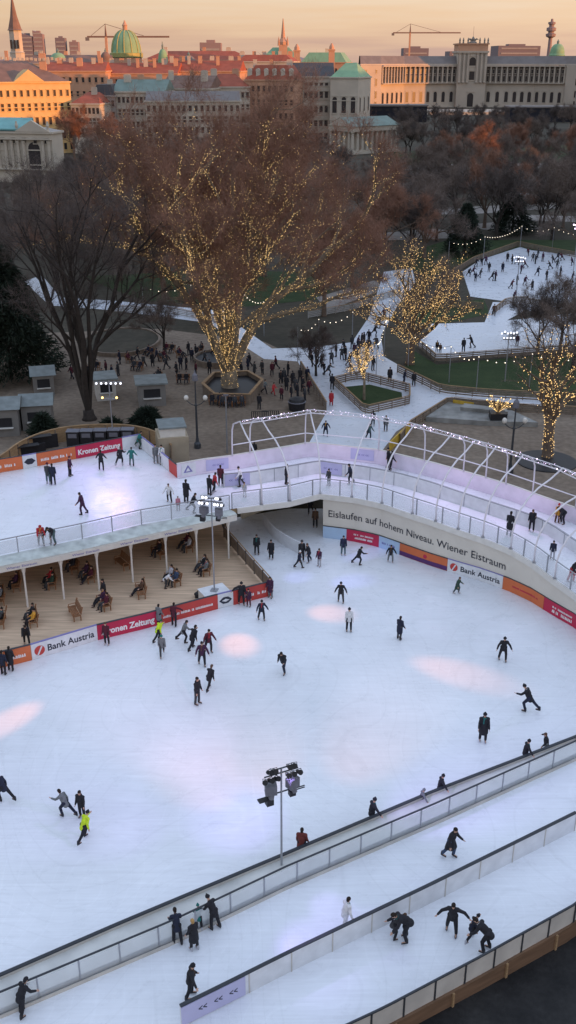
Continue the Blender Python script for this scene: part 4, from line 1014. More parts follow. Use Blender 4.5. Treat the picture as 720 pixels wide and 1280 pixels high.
# ================================================================== trees
def tri_mesh(name, tris, m):
    n = len(tris); me = D.meshes.new(name)
    me.vertices.add(n * 3); me.vertices.foreach_set('co', tris.reshape(-1).astype(np.float32))
    me.loops.add(n * 3); me.loops.foreach_set('vertex_index', np.arange(n * 3, dtype=np.int32))
    me.polygons.add(n); me.polygons.foreach_set('loop_start', np.arange(0, n * 3, 3, dtype=np.int32))
    me.materials.append(m); me.update(); me.validate(); return me
def grow_tree(seed, height, spread, r0, trunk_h, n_main, depth, kids_n, twigs, twl, tww, upright=.6, wob=.22, mains=None, lenk=.62):
    rg = random.Random(seed); limbs = MB(); segs = []; tips = []
    def branch(p, d, L, r, lev):
        k = 5 if lev <= 1 else (4 if lev == 2 else 3)
        pts = [p]; rs = [r]; dd = d.copy()
        for i in range(k):
            w = Vector((rg.gauss(0, 1), rg.gauss(0, 1), rg.gauss(0, 1))) * wob * (1 if lev else .3)
            dd = (dd + w + Vector((0, 0, .10 if lev > 1 else .05))).normalized()
            pts.append(pts[-1] + dd * (L / k)); rs.append(r * (1 - .62 * (i + 1) / k))
        if lev < depth or r > .03: limbs.tube(pts, rs, 7 if lev <= 1 else (5 if lev == 2 else 3), False)
        for i in range(k): segs.append((pts[i], pts[i + 1], rs[i], lev))
        if lev >= depth:
            tips.append((pts, dd)); return
        nk = kids_n[min(lev, len(kids_n) - 1)]
        for j in range(nk):
            f = .28 + .72 * (j + rg.random() * .8) / nk; f = min(f, .999)
            i = int(f * k); q = pts[i].lerp(pts[i + 1], f * k - i)
            ax = dd.cross(Vector((rg.gauss(0, 1), rg.gauss(0, 1), rg.gauss(0, 1)))); ax.normalize() if ax.length > 1e-4 else None
            base = (pts[i + 1] - pts[i]).normalized()
            nd = (Matrix.Rotation(math.radians(rg.uniform(28, 62)), 3, ax) @ base)
            nd = (nd + Vector((nd.x, nd.y, 0)) * .15 + Vector((0, 0, upright * .25))).normalized()
            branch(q, nd, L * lenk * rg.uniform(.75, 1.2) * (1.05 - .35 * f), rs[i] * rg.uniform(.5, .68), lev + 1)
        tips.append((pts[-2:], dd))
    top = Vector((rg.uniform(-.2, .2), rg.uniform(-.2, .2), trunk_h))
    limbs.tube([(0, 0, -.1), (0, 0, .25), tuple(top * .5), tuple(top)], [r0 * 1.55, r0 * 1.15, r0, r0 * .95], 10)
    segs.append((Vector((0, 0, .2)), top, r0, 0))
    Lm = (height - trunk_h) / 1.75
    for j in range(n_main):
        a = 2 * pi * (j + rg.uniform(-.3, .3)) / n_main
        s = spread * rg.uniform(.55, 1.15) if j else spread * .15
        d = Vector((math.cos(a) * s, math.sin(a) * s, 1)).normalized()
        branch(top - Vector((0, 0, rg.uniform(0, trunk_h * .25))), d, Lm * rg.uniform(.85, 1.15), r0 * rg.uniform(.42, .6), 1)
    # twigs: thin pointed slivers gathered round the tips
    nt = len(tips); nr = np.random.default_rng(seed)
    base = np.empty((nt * twigs, 3)); dr = np.empty((nt * twigs, 3))
    for i, (pts, dd) in enumerate(tips):
        f = nr.random(twigs); k = len(pts) - 1
        arr = np.array([tuple(p) for p in pts]); idx = np.minimum((f * k).astype(int), k - 1); ff = (f * k - idx)[:, None]
        base[i * twigs:(i + 1) * twigs] = arr[idx] * (1 - ff) + arr[idx + 1] * ff
        dr[i * twigs:(i + 1) * twigs] = np.array(dd)[None] * .75 + nr.normal(0, .62, (twigs, 3)) + np.array([0, 0, .22])
    dr /= np.linalg.norm(dr, axis=1)[:, None]
    ln = twl * nr.uniform(.5, 1.3, (len(base), 1)); tip = base + dr * ln
    side = np.cross(dr, nr.normal(0, 1, dr.shape)); side /= np.linalg.norm(side, axis=1)[:, None]
    t1 = np.stack([base - side * tww, base + side * tww, tip], 1)
    # side twiglets
    out = [t1]
    for _ in range(2):
        f = nr.uniform(.25, .85, (len(base), 1)); b2 = base + dr * ln * f
        d2 = dr * .7 + nr.normal(0, .6, dr.shape); d2 /= np.linalg.norm(d2, axis=1)[:, None]
        s2 = np.cross(d2, nr.normal(0, 1, dr.shape)); s2 /= np.linalg.norm(s2, axis=1)[:, None]
        out.append(np.stack([b2 - s2 * tww * .7, b2 + s2 * tww * .7, b2 + d2 * ln * .55], 1))
    return limbs, segs, np.concatenate(out, 0)
def tree(name, label, cat, loc, gen, barkm, twigm, group=None, scale=1, rz=0):
    limbs, segs, tr = gen
    r = thing(name, label, cat, loc, rz, group); r['_o'] = [0, 0, 0]; r.scale = (scale,) * 3
    limbs.build('trunk', barkm, r, smooth=True)
    link('crown', tri_mesh('crown', tr, twigm), r)
    return r, segs
def lights(segs, loc, label, maxlev, dens, zmax, rb, m='bulb', jitter=.1, prob=None, seed=3, minlev=0):
    rg = random.Random(seed); b = MB(); loc = Vector(loc)
    tet = [(1, 0, -.5), (-.5, .87, -.5), (-.5, -.87, -.5), (0, 0, 1), (0, 0, -1.1)]
    for p, q, r, lev in segs:
        if lev > maxlev or lev < minlev or p.z > zmax: continue
        L_ = (q - p).length; n = L_ * dens * (prob(p, lev) if prob else 1)
        n = int(n) + (1 if rg.random() < n % 1 else 0)
        t = (q - p).normalized(); u = t.orthogonal().normalized(); v = t.cross(u)
        for _ in range(n):
            f = rg.random(); a = rg.uniform(0, 2 * pi); rr = r * (1 - .15 * f) + rg.uniform(.02, jitter + .02)
            c = p.lerp(q, f) + (u * math.cos(a) + v * math.sin(a)) * rr; s = rb * rg.uniform(.6, 1.35)
            b.add([loc + c + Vector(k) * s for k in tet], [(0, 1, 3), (1, 2, 3), (2, 0, 3), (1, 0, 4), (2, 1, 4), (0, 2, 4)])
    r = thing('fairy_lights', label, 'fairy lights', loc)
    b.build('bulbs', M[m], r); return r
# the big plane tree
pb_ = P(288, 490)
g = grow_tree(14, 41, .44, 1.0, 2.6, 9, 5, [6, 5, 5, 4], 13, 1.7, .014, .7, .17, lenk=.60)
tree('plane_tree', 'huge reddish brown bare plane tree standing in the hexagonal planter', 'tree', pb_, g, M['barkp'], M['twigr'])
lights(g[1], pb_, 'warm fairy lights wound round the trunk and limbs of the huge plane tree', 4, 15, 30, .028, prob=lambda p, lev: (2.2 if p.z < 8 and lev <= 1 else .85 if lev <= 2 else .24 if lev == 3 else .05))
p2 = P(512, 455)
g = grow_tree(23, 18, 1.15, .5, 3.5, 8, 4, [5, 5, 4], 8, 1.0, .015, .5, .22)
tree('park_tree', 'bare tree full of warm lights beside the path left of the middle park rink', 'tree', p2, g, M['barkb'], M['twigb'])
lights(g[1], p2, 'dense warm fairy lights over the whole tree left of the middle park rink', 4, 8, 18, .036, prob=lambda p, lev: (1.2 if lev <= 1 else .7 if lev == 2 else .38 if lev == 3 else .2))
p3 = P(684, 572)
g = grow_tree(31, 18, .85, .5, 4.5, 6, 4, [4, 4, 4], 4, 1.0, .012, .6, .2)
tree('park_tree', 'bare tree with lit trunk in the round soil bed at the right edge', 'tree', p3, g, M['barkb'], M['twigb'])
lights(g[1], p3, 'warm fairy lights round the trunk and lower limbs of the tree at the right edge', 3, 11, 13, .038, prob=lambda p, lev: (2.4 if lev == 0 else 1.3 if lev == 1 and p.z < 9 else .25 if lev == 2 else .06))
p4 = P(455, 500)
g = grow_tree(41, 8.5, .5, .14, 3.2, 5, 3, [4, 4], 10, .7, .012, .7, .2)
tree('young_tree', 'small young tree with warm lights inside the diamond shaped lawn bed', 'tree', p4, g, M['barkp'], M['twigb'])
lights(g[1], p4, 'warm fairy lights in the crown of the young tree in the lawn bed', 3, 6, 10, .035, minlev=1)
# dark multi-stemmed tree on the left
p5 = P(112, 524)
g = grow_tree(59, 34, .26, .62, 1.0, 8, 5, [5, 4, 4, 3], 7, 1.4, .013, .85, .15, lenk=.50)
tree('bare_tree', 'dark bare tree with many upright stems behind the huts on the left', 'tree', p5, g, M['bark'], M['twigd'])
# further bare trees of the park: a few kinds, copied
kinds = []
for i, (sd, hh, sp, r0, th, nm, dep, kn, tw, tl, ww, bk, tg) in enumerate((
        (61, 24, .75, .45, 4, 6, 4, [5, 5, 4], 10, 1.7, .03, 'barkb', 'twigb'),
        (62, 22, .6, .4, 5, 5, 4, [5, 5, 4], 10, 1.6, .03, 'bark', 'twigb'),
        (63, 20, .9, .4, 3.5, 6, 4, [5, 4, 4], 10, 1.7, .032, 'bark', 'twigd'),
        (64, 26, .7, .5, 5, 6, 4, [5, 5, 4], 18, 1.8, .036, 'barkb', 'twigr'))):
    g = grow_tree(sd, hh, sp, r0, th, nm, dep, kn, tw, tl, ww)
    r = proto_root('bare_tree'); g[0].build('trunk', M[bk], r, smooth=True); link('crown', tri_mesh('crown', g[2], M[tg]), r); kinds.append(r)
# (px, py of the foot, kind, scale, label)
near_trees = [
    (205, 372, 0, .95, 'bare brown tree left behind the huge plane tree'), (330, 345, 3, .95, 'tall bare reddish tree right behind the huge plane tree'),
    (40, 292, 0, .8, 'bare brown tree below and right of the arched pavilion'), (120, 300, 2, .95, 'dark bare tree behind the ice path on the left'), (175, 318, 0, 1.0, 'broad bare brown tree left of the huge crown'), (85, 318, 2, .9, 'dark bare tree between the pavilion and the plane tree'), (150, 262, 1, .95, 'bare grey tree before the avenue houses'), (100, 255, 2, .8, 'dark bare tree before the ochre palace'),
    (405, 395, 3, .7, 'bare reddish tree with drooping twigs right of the huge plane tree'), (150, 350, 0, .95, 'bare brown tree behind the dark many stemmed tree'),
    (440, 360, 3, .62, 'bare reddish tree behind the short festoon'), (270, 300, 3, .9, 'farther bare reddish tree behind the middle of the huge crown'),
    (72, 360, 1, .95, 'bare tree behind the evergreen on the left'), (14, 345, 2, .7, 'dark bare tree below the arched pavilion at the left edge'),
    (620, 300, 2, 1.0, 'dark bare tree behind the far park rink'), (690, 300, 1, .95, 'tall bare tree behind the right of the far park rink'), (530, 322, 0, .8, 'bare tree at the left end of the far park rink'),
    (700, 436, 1, .55, 'slim bare tree at the right of the middle park rink'), (672, 440, 2, .5, 'slim dark bare tree before the middle park rink'), (716, 460, 1, .55, 'slim bare tree at the right edge of the lawn'),
    (93, 178, 3, .9, 'bare reddish tree in front of the orange lit palace'), (262, 408, 1, .45, 'small bare tree on the plaza behind the round bed'), (205, 440, 1, .42, 'small bare tree between the plaza benches'), (395, 470, 2, .38, 'small bare tree beside the left ice path')]
for px, py, k, s, lab in near_trees:
    if px == 93:
        p = at(93, 196, 420); p.z = 0
    else: p = P(px, py)
    clone(kinds[k], p, random.uniform(0, 6.28), lab, 'tree', None, s)
rows = [(-10, 740, 46, 215, 20), (0, 730, 54, 238, 22), (-10, 740, 62, 262, 22), (0, 730, 74, 292, 18), (470, 740, 50, 325, 12), (500, 740, 44, 226, 14), (480, 740, 40, 250, 16), (490, 740, 44, 276, 14), (470, 560, 30, 300, 14), (440, 740, 26, 192, 8), (450, 740, 24, 174, 5), (455, 740, 22, 163, 3)]
cnt = 0
for x0, x1, st, y, jit in rows:
    x = x0
    while x < x1:
        px = x + random.uniform(-18, 18); py = y + random.uniform(-jit, jit) * .6; x += st
        if 395 < px < 500 and py < 232: continue            # the temple clearing
        if 560 < px < 720 and py > 296: continue
        if px < 85 and py < 290: continue                       # the pavilion stands clear
        k = random.choice((1, 2, 2)) if py < 200 else random.choice((0, 1, 2, 0, 2, 3)); s = random.uniform(.62, .85)
        clone(kinds[k], P(px, py), random.uniform(0, 6.28), 'bare winter tree in the wooded park behind the rinks', 'tree', 'bare trees in the wooded park', s); cnt += 1
for k in kinds: purge(k)
print('park trees', cnt)
# evergreens
def evergreen(seed, h, r, n):
    nr = np.random.default_rng(seed); tris = []
    z = nr.uniform(.06, 1, n) ** 1.0; a = nr.uniform(0, 2 * pi, n)
    lump = 1 + .22 * np.sin(a * 3 + z * 9) + .15 * np.sin(a * 5 - z * 17)
    rr = r * (1 - z) ** .75 * lump * nr.uniform(.45, 1.05, n) + .1
    c = np.stack([rr * np.cos(a), rr * np.sin(a), z * h], 1)
    d = np.stack([np.cos(a), np.sin(a), nr.uniform(-.7, .35, n)], 1) + nr.normal(0, .4, (n, 3)); d /= np.linalg.norm(d, axis=1)[:, None]
    s = np.cross(d, nr.normal(0, 1, (n, 3))); s /= np.linalg.norm(s, axis=1)[:, None]
    L_ = nr.uniform(.35, .9, (n, 1)); w = .11
    return np.stack([c - s * w, c + s * w, c + d * L_], 1)
for (x, y, h, r_, n, lab) in ((14, 474, 16, 6.0, 22000, 'dark green evergreen tree at the left edge of the plaza'), (-14, 440, 19, 7, 20000, 'second dark evergreen cut by the left edge'), (56, 556, 3.2, 1.7, 3500, 'small dark fir behind the yard fence'), (140, 547, 2.0, 1.5, 3000, 'dark evergreen shrub behind the thin light mast'), (184, 533, 2.0, 1.8, 3500, 'dark evergreen shrub below the flat roofed hut'), (580, 318, 10, 4.5, 7000, 'dark evergreen at the back of the far park rink'), (640, 292, 9, 5, 7000, 'wide dark evergreen behind the festoon of the far rink')):
    p = P(x, y); r = thing('evergreen_tree', lab, 'tree', p); r['_o'] = [0, 0, 0]
    b = MB(); b.tube([(0, 0, 0), (0, 0, h * .9)], [.3, .04], 7); b.build('trunk', M['bark'], r)
    link('crown', tri_mesh('crown', evergreen(int(x) + 99, h, r_, n), M['needle']), r)
# ================================================================== city beyond the park
W = {}
W['gold'] = mat('ochre_plaster', (.62, .43, .20), .8, .1, .3); W['pale'] = mat('pale_plaster', (.48, .43, .36), .8, .1, .2); W['grey'] = mat('grey_plaster', (.34, .31, .29), .8, .12, .2)
W['stone'] = mat('palace_stone', (.43, .38, .32), .8, .12, .08); W['stoned'] = mat('dark_stone', (.24, .21, .185), .8, .12, .1); W['rose'] = mat('rose_plaster', (.50, .29, .19), .8, .1, .2)  # stoned: darker stone for the crown and roof figures
W['rred'] = mat('red_tiles', (.32, .085, .05), .8, .2, .3); W['rbrown'] = mat('brown_tiles', (.20, .125, .10), .8, .2, .3); W['rgrey'] = mat('grey_roof', (.17, .15, .145), .7, .15, .2); W['rdark'] = mat('dark_slate', (.055, .05, .055), .6, .2, .2)
W['cop'] = mat('green_copper', (.20, .35, .20), .6, .15, .3); W['copd'] = mat('dull_copper', (.15, .21, .185), .6, .15, .3); W['turq'] = mat('turquoise_copper', (.16, .36, .36), .6, .2, .3)
W['gilt'] = mat('gilded_copper', (.34, .33, .12), .5, .15, .4); W['win'] = mat('window_glass', (.035, .032, .035), .25, .1, 1); W['haze'] = mat('hazy_tower', (.27, .20, .20), .8, .06, .02); W['hazed'] = mat('dim_hazy_tower', (.20, .165, .18), .8, .06, .02)  # haze and hazed carry the distance haze in their colour
W['loggia_shade'] = mat('painted_loggia_shade', (.13, .105, .09), .8, .12, .1); W['shed'] = mat('blue_shed_with_shade', (.010, .011, .02), .7, .15, .2)  # both colours have shade painted in
def frame_of(a, c):
    t = Vector((c[0] - a[0], c[1] - a[1], 0)); L_ = t.length; t.normalize(); return t, Vector((t.y, -t.x, 0)), L_     # outward = toward the viewer
WCACHE = {}
def win_mesh(w, h, arch):
    k = (round(w, 2), round(h, 2), arch)
    if k not in WCACHE:
        b = MB()
        if arch:
            pts = [(-w / 2, -h / 2), (w / 2, -h / 2), (w / 2, h / 2 - w / 2)] + [(w / 2 * math.cos(a * pi / 8), h / 2 - w / 2 + w / 2 * math.sin(a * pi / 8)) for a in range(1, 8)] + [(-w / 2, h / 2 - w / 2)]
        else: pts = [(-w / 2, -h / 2), (w / 2, -h / 2), (w / 2, h / 2), (-w / 2, h / 2)]
        b.extr(pts, (0, 0, 0), (1, 0, 0), (0, 0, 1), (0, -1, 0), .0, .06, 0)
        e = .12 * w
        b.box((0, -.12, -h / 2 - e), (w * 1.35, .3, e * 1.5), mi=1); b.box((0, -.14, h / 2 + e * 1.6), (w * 1.4, .36, e * 1.6), mi=1)
        b.box((-w / 2 - e / 2, -.07, 0), (e, .16, h), mi=1); b.box((w / 2 + e / 2, -.07, 0), (e, .16, h), mi=1)
        WCACHE[k] = b
    return WCACHE[k]
def windows(root, a, c, rows, wall, out=0.0):
    t, n, L_ = frame_of(a, c); ro = Vector(root['_o']); rz = math.atan2(t.y, t.x)
    for z, w, h, cnt, arch in rows:
        me = win_mesh(w, h, arch).mesh('window', [W['win'], wall])
        for i in range(cnt):
            p = Vector((a[0], a[1], z)) + t * (L_ * (i + .5) / cnt) + n * (.02 + out)
            link('window', me, root, p - ro, rz)
def house(name, label, cat, a, c, depth, zt, wall, roofm, rh, rows, rtype='gable', chim=3, siderows=None, dormers=0, cornice=True, group=None):
    t, n, L_ = frame_of(a, c); q = [Vector((a[0], a[1], 0)), Vector((c[0], c[1], 0))]; q += [q[1] - n * depth, q[0] - n * depth]
    r = thing(name, label, cat, q[0], 0, group)
    b = MB(); b.prism(q, 0, zt); b.build('wall', wall, r)
    if cornice:
        b = MB(); o_ = .5; e = [q[0] - t * o_ + n * o_, q[1] + t * o_ + n * o_, q[2] + t * o_ - n * o_, q[3] - t * o_ - n * o_]; b.prism(e, zt + .003, zt + .6)
        for f in (.36, .66): b.strip([q[0] + Vector((0, 0, zt * f)), q[1] + Vector((0, 0, zt * f))], .35, .5, .02)
        b.build('cornice', wall, r)
    z0 = zt + (.603 if cornice else .003); b = MB()
    if rtype == 'gable':
        m0 = q[0].lerp(q[3], .5); m1 = q[1].lerp(q[2], .5); vs = [(p.x, p.y, z0) for p in q] + [(m0.x, m0.y, z0 + rh), (m1.x, m1.y, z0 + rh)]
    elif rtype == 'hip':
        m0 = q[0].lerp(q[3], .5) + t * min(L_ * .3, depth * .5); m1 = q[1].lerp(q[2], .5) - t * min(L_ * .3, depth * .5); vs = [(p.x, p.y, z0) for p in q] + [(m0.x, m0.y, z0 + rh), (m1.x, m1.y, z0 + rh)]
    if rtype in ('gable', 'hip'): b.add(vs, [(0, 1, 5, 4), (2, 3, 4, 5), (0, 4, 3), (1, 2, 5), (3, 2, 1, 0)])
    elif rtype == 'mansard':
        cc = sum(q, Vector()) / 4; top = [p + n * 0 for p in q]; ins = min(depth, L_) * .18
        top = [q[0] + t * ins - n * ins, q[1] - t * ins - n * ins, q[2] - t * ins + n * ins, q[3] + t * ins + n * ins]
        vs = [(p.x, p.y, z0) for p in q] + [(p.x, p.y, z0 + rh) for p in top]; b.add(vs, [(0, 1, 5, 4), (1, 2, 6, 5), (2, 3, 7, 6), (3, 0, 4, 7), (4, 5, 6, 7), (3, 2, 1, 0)])
    else: b.prism(q, z0, z0 + .4)
    ro = b.build('roof', roofm, r)
    rg = random.Random(label)
    for k in range(chim):
        f = (k + .3 + rg.random() * .4) / max(1, chim); p = q[0].lerp(q[1], f) - n * depth * rg.uniform(.25, .6); b = MB()
        b.box((p.x, p.y, z0 + rh * .75), (rg.uniform(1.5, 3.2), 1.2, rh * .9 + 2.0)); b.box((p.x, p.y, z0 + rh * 1.2 + 1.05), (2.0, 1.4, .3)); b.build('chimney', W['rose'] if k % 2 else W['pale'], ro)
    for k in range(dormers):
        p = q[0].lerp(q[1], (k + .5) / dormers) - n * depth * .10; b = MB(); b.box((p.x, p.y, z0 + rh * .42), (2.0, 2.6, 2.4)); b.tube([p + n * 1.3 + Vector((0, 0, z0 + rh * .42 + 1.2)), p - n * 1.3 + Vector((0, 0, z0 + rh * .42 + 1.2))], 1.0, 8); b.build('dormer', W['pale'], ro)
    windows(r, q[0], q[1], rows, wall)
    if siderows: windows(r, q[1], q[2], siderows, wall)
    return r, q, n, t
def xy(px, Y): return at(px, 100, Y)
def zat(py, Y): return at(360, py, Y).z
# arched pavilion (theatre wing) at the left edge
Y = 345; a, c = xy(-40, Y), xy(58, Y - 6); zt = zat(166, Y)
r, q, n, t = house('theatre_wing', 'cream theatre pavilion with an arched window and pediment at the left edge', 'pavilion', a, c, 8, zt, W['pale'], W['grey'], 1.2, [(zt * .86, 1.2, 1.6, 7, False)], 'hip', 0)
b = MB(); m_ = q[0].lerp(q[1], .76); w_ = 6.0
b.extr([(-w_, 0), (w_, 0), (0, 3.4)], m_ + Vector((0, 0, zt + .61)), t, (0, 0, 1), n, -.5, .6); b.build('pediment', W['pale'], r)
b = MB(); b.prism([q[0] + t * .0 + n * .4, q[0].lerp(q[1], .66) + n * .4, q[0].lerp(q[1], .66) - n * 7, q[0] - n * 7], zt + .9, lambda p: zt + 4.4 if p[1] > Y + 1 else zt + 1.4); b.build('copper_roof', W['turq'], r)
b = MB(); b.extr([(-2, 0), (2, 0), (2, 6)] + [(2 * math.cos(k * pi / 8), 6 + 2 * math.sin(k * pi / 8)) for k in range(1, 8)] + [(-2, 6)], m_ + Vector((0, 0, zt * .30)), t, (0, 0, 1), n, .02, .12); b.build('arched_window', W['win'], r)
b = MB(); b.extr([(-1.6, 0), (1.6, 0), (1.6, 3.5)] + [(1.6 * math.cos(k * pi / 8), 3.5 + 1.6 * math.sin(k * pi / 8)) for k in range(1, 8)] + [(-1.6, 3.5)], m_ + Vector((0, 0, .3)), t, (0, 0, 1), n, .02, .12); b.build('arched_door', W['win'], r)
for f in (.56, .635, .885, .96, .2, .3, .4, .48):
    p = q[0].lerp(q[1], f) + n * .35; b = MB(); b.lathe((p.x, p.y, zt * .28), [(.75, 0), (.6, .5), (.5, zt * .5), (.75, zt * .58)], 10); b.build('column', W['pale'], r)
b = MB(); b.strip([q[0] + n * .5 + Vector((0, 0, zt * .27)), q[1] + n * .5 + Vector((0, 0, zt * .27))], .25, 1.2); b.strip([q[0] + n * .5 + Vector((0, 0, zt * .88)), q[1] + n * .5 + Vector((0, 0, zt * .88))], .5, 1.2); b.build('ledge', W['pale'], r)
for f in (.56, .96):
    p = q[0].lerp(q[1], f) + Vector((0, 0, zt + .6)); b = MB(); b.lathe(p, [(.5, 0), (.35, 1), (.55, 1.8), (.3, 2.6), (.28, 3.1)], 8); b.build('roof_figure', W['pale'], r)
# sunlit ochre palace on the left
Y = 450; a, c = xy(-40, Y - 12), xy(87, Y + 10); zt = zat(104, Y)
r, q, n, t = house('palace', 'ochre palace with a gable pediment glowing orange in the sunset', 'palace', a, c, 36, zt, W['gold'], W['rbrown'], 8, [(zt * .86, 1.1, 2.4, 15, False), (zt * .67, 1.2, 2.8, 15, False), (zt * .47, 1.3, 3.0, 15, False), (zt * .27, 1.3, 3.0, 15, False), (zt * .10, 1.3, 2.6, 15, False)], 'hip', 2, [(zt * .8, 1.2, 2.4, 6, False), (zt * .6, 1.2, 2.4, 6, False), (zt * .4, 1.2, 2.4, 6, False)])
m_ = q[0].lerp(q[1], .585); b = MB(); b.extr([(-6.5, 0), (6.5, 0), (0, 4.6)], m_ + Vector((0, 0, zt + .61)), t, (0, 0, 1), n, -6, .7); b.build('gable', W['gold'], r)
rg = random.Random(5)
b = MB()
for k in range(24): p = q[0].lerp(q[1], (k + .5) / 24) - n * 2; b.box((p.x, p.y, zt + 8.9 + rg.uniform(0, .5)), (.9, .8, 1.1))
b.build('chimney_row', W['pale'], r)
# houses: (name, label, px0, px1, Y, eave py, ridge py, wall, roof, rows of windows, per row, type, chimneys, dormers)
HS = [
    ('city_house', 'pale corner house with reddish roof right of the ochre palace', 86, 122, 455, 131, 117, 'pale', 'rred', 3, 7, 'hip', 1, 0),
    ('city_house', 'narrow house with a dark slate roof behind the bare avenue trees', 114, 142, 468, 121, 107, 'grey', 'rdark', 3, 5, 'mansard', 1, 0),
    ('city_house', 'long pale house with a green grey roof left of the big crown', 139, 206, 470, 116, 101, 'pale', 'copd', 4, 12, 'gable', 3, 0),
    ('city_house', 'pale house with brown roof half hidden by the big crown', 200, 262, 490, 112, 96, 'pale', 'rbrown', 4, 10, 'gable', 3, 0),
    ('city_house', 'pale house with red roof behind the middle of the big crown', 258, 312, 500, 110, 94, 'pale', 'rred', 4, 9, 'hip', 2, 0),
    ('city_house', 'sunlit house with a red mansard roof and round dormers', 306, 368, 505, 101, 83, 'rose', 'rred', 3, 9, 'mansard', 3, 6),
    ('city_house', 'red roofed house block behind the ochre palace', 52, 132, 560, 90, 79, 'rose', 'rred', 2, 10, 'gable', 6, 0),
    ('city_house', 'long red roof with chimneys below the green dome', 126, 222, 580, 93, 80, 'rose', 'rred', 2, 12, 'gable', 8, 0),
    ('city_house', 'red roofed block between the dome and the tall spire', 206, 300, 585, 90, 77, 'rose', 'rred', 2, 12, 'gable', 8, 0),
    ('city_house', 'broad dark red roof on the skyline right of the green dome', 180, 318, 680, 76, 65, 'rose', 'rred', 1, 14, 'hip', 3, 0),
    ('city_house', 'pale parapet house on the skyline below the spire', 296, 366, 610, 78, 70, 'pale', 'rred', 1, 9, 'mansard', 6, 0),
    ('city_house', 'green copper roofed block right of the spire', 376, 432, 690, 79, 67, 'rose', 'cop', 1, 7, 'mansard', 1, 0),
    ('city_house', 'low grey block left of the church tower', -60, 62, 640, 82, 70, 'grey', 'rgrey', 1, 12, 'flat', 3, 0),
    ('city_house', 'brown roofed block below the twin hazy towers', 40, 140, 640, 80, 70, 'grey', 'rbrown', 1, 10, 'gable', 4, 0),
    ('city_house', 'long pale house hidden behind the crown', 180, 300, 455, 128, 116, 'pale', 'rgrey', 4, 16, 'gable', 0, 0),
]
for nm, lab, x0, x1, Y, pe, pr, wm, rm, nr_, per, rt, ch, dm in HS:
    a, c = xy(x0, Y), xy(x1, Y - random.uniform(-4, 6)); zt = zat(pe, Y); rh = max(2, zat(pr, Y + 10) - zt)
    house(nm, lab, 'house', a, c, 24, zt, W[wm], W[rm], rh, [(zt * (.88 - .21 * k), 1.2, 2.3, per, False) for k in range(nr_)], rt, ch, None, dm)
# museum block with dark roof, pavilion with green pyramid roof
Y = 520; a, c = xy(366, Y), xy(418, Y); zt = zat(97, Y)
house('museum_block', 'pale museum block with a long dark slate roof behind the temple', 'house', a, c, 24, zt, W['pale'], W['rdark'], zat(80, Y + 10) - zt, [(zt * .9, 1.5, 1.2, 8, False), (zt * .74, 1.6, 2.8, 8, False), (zt * .52, 1.6, 3.0, 8, True), (zt * .3, 1.6, 2.6, 8, False), (zt * .1, 1.6, 2.6, 8, False)], 'gable', 0)
Y = 512; a, c = xy(413, Y), xy(448, Y - 4); zt = zat(98, Y)
r, q, n, t = house('corner_pavilion', 'pale corner pavilion with a green hipped copper roof and three arched windows', 'pavilion', a, c, 26, zt, W['pale'], W['cop'], zat(80, Y + 8) - zt, [(zt * .60, 2.2, 7.0, 3, True), (zt * .22, 1.9, 3.6, 3, True)], 'hip', 0, [(zt * .6, 2.0, 6, 3, True)])
# slender chimneys/towers
for (x, yt, yb, Y, w_, lab) in ((371, 55, 78, 640, 3.6, 'left of the two pink sunlit turrets beside the spire'), (414, 54, 78, 640, 3.4, 'right of the two pink sunlit turrets by the green roof')):
    p = xy(x, Y); z1 = zat(yt, Y); r = thing('turret', lab, 'turret', Vector((p.x, p.y, 0))); b = MB(); b.box((p.x, p.y, (z1 - 4) / 2), (w_, w_, z1 - 4)); b.build('shaft', W['rose'], r)
    b = MB(); b.prism([(p.x - w_ * .6, p.y - w_ * .6), (p.x + w_ * .6, p.y - w_ * .6), (p.x + w_ * .6, p.y + w_ * .6), (p.x - w_ * .6, p.y + w_ * .6)], z1 - 3.99, z1 - 3.2); b.lathe((p.x, p.y, z1 - 3.2), [(w_ * .45, 0), (w_ * .4, 1.5), (.4, 3.2)], 8); b.build('cap', W['rose'], r)
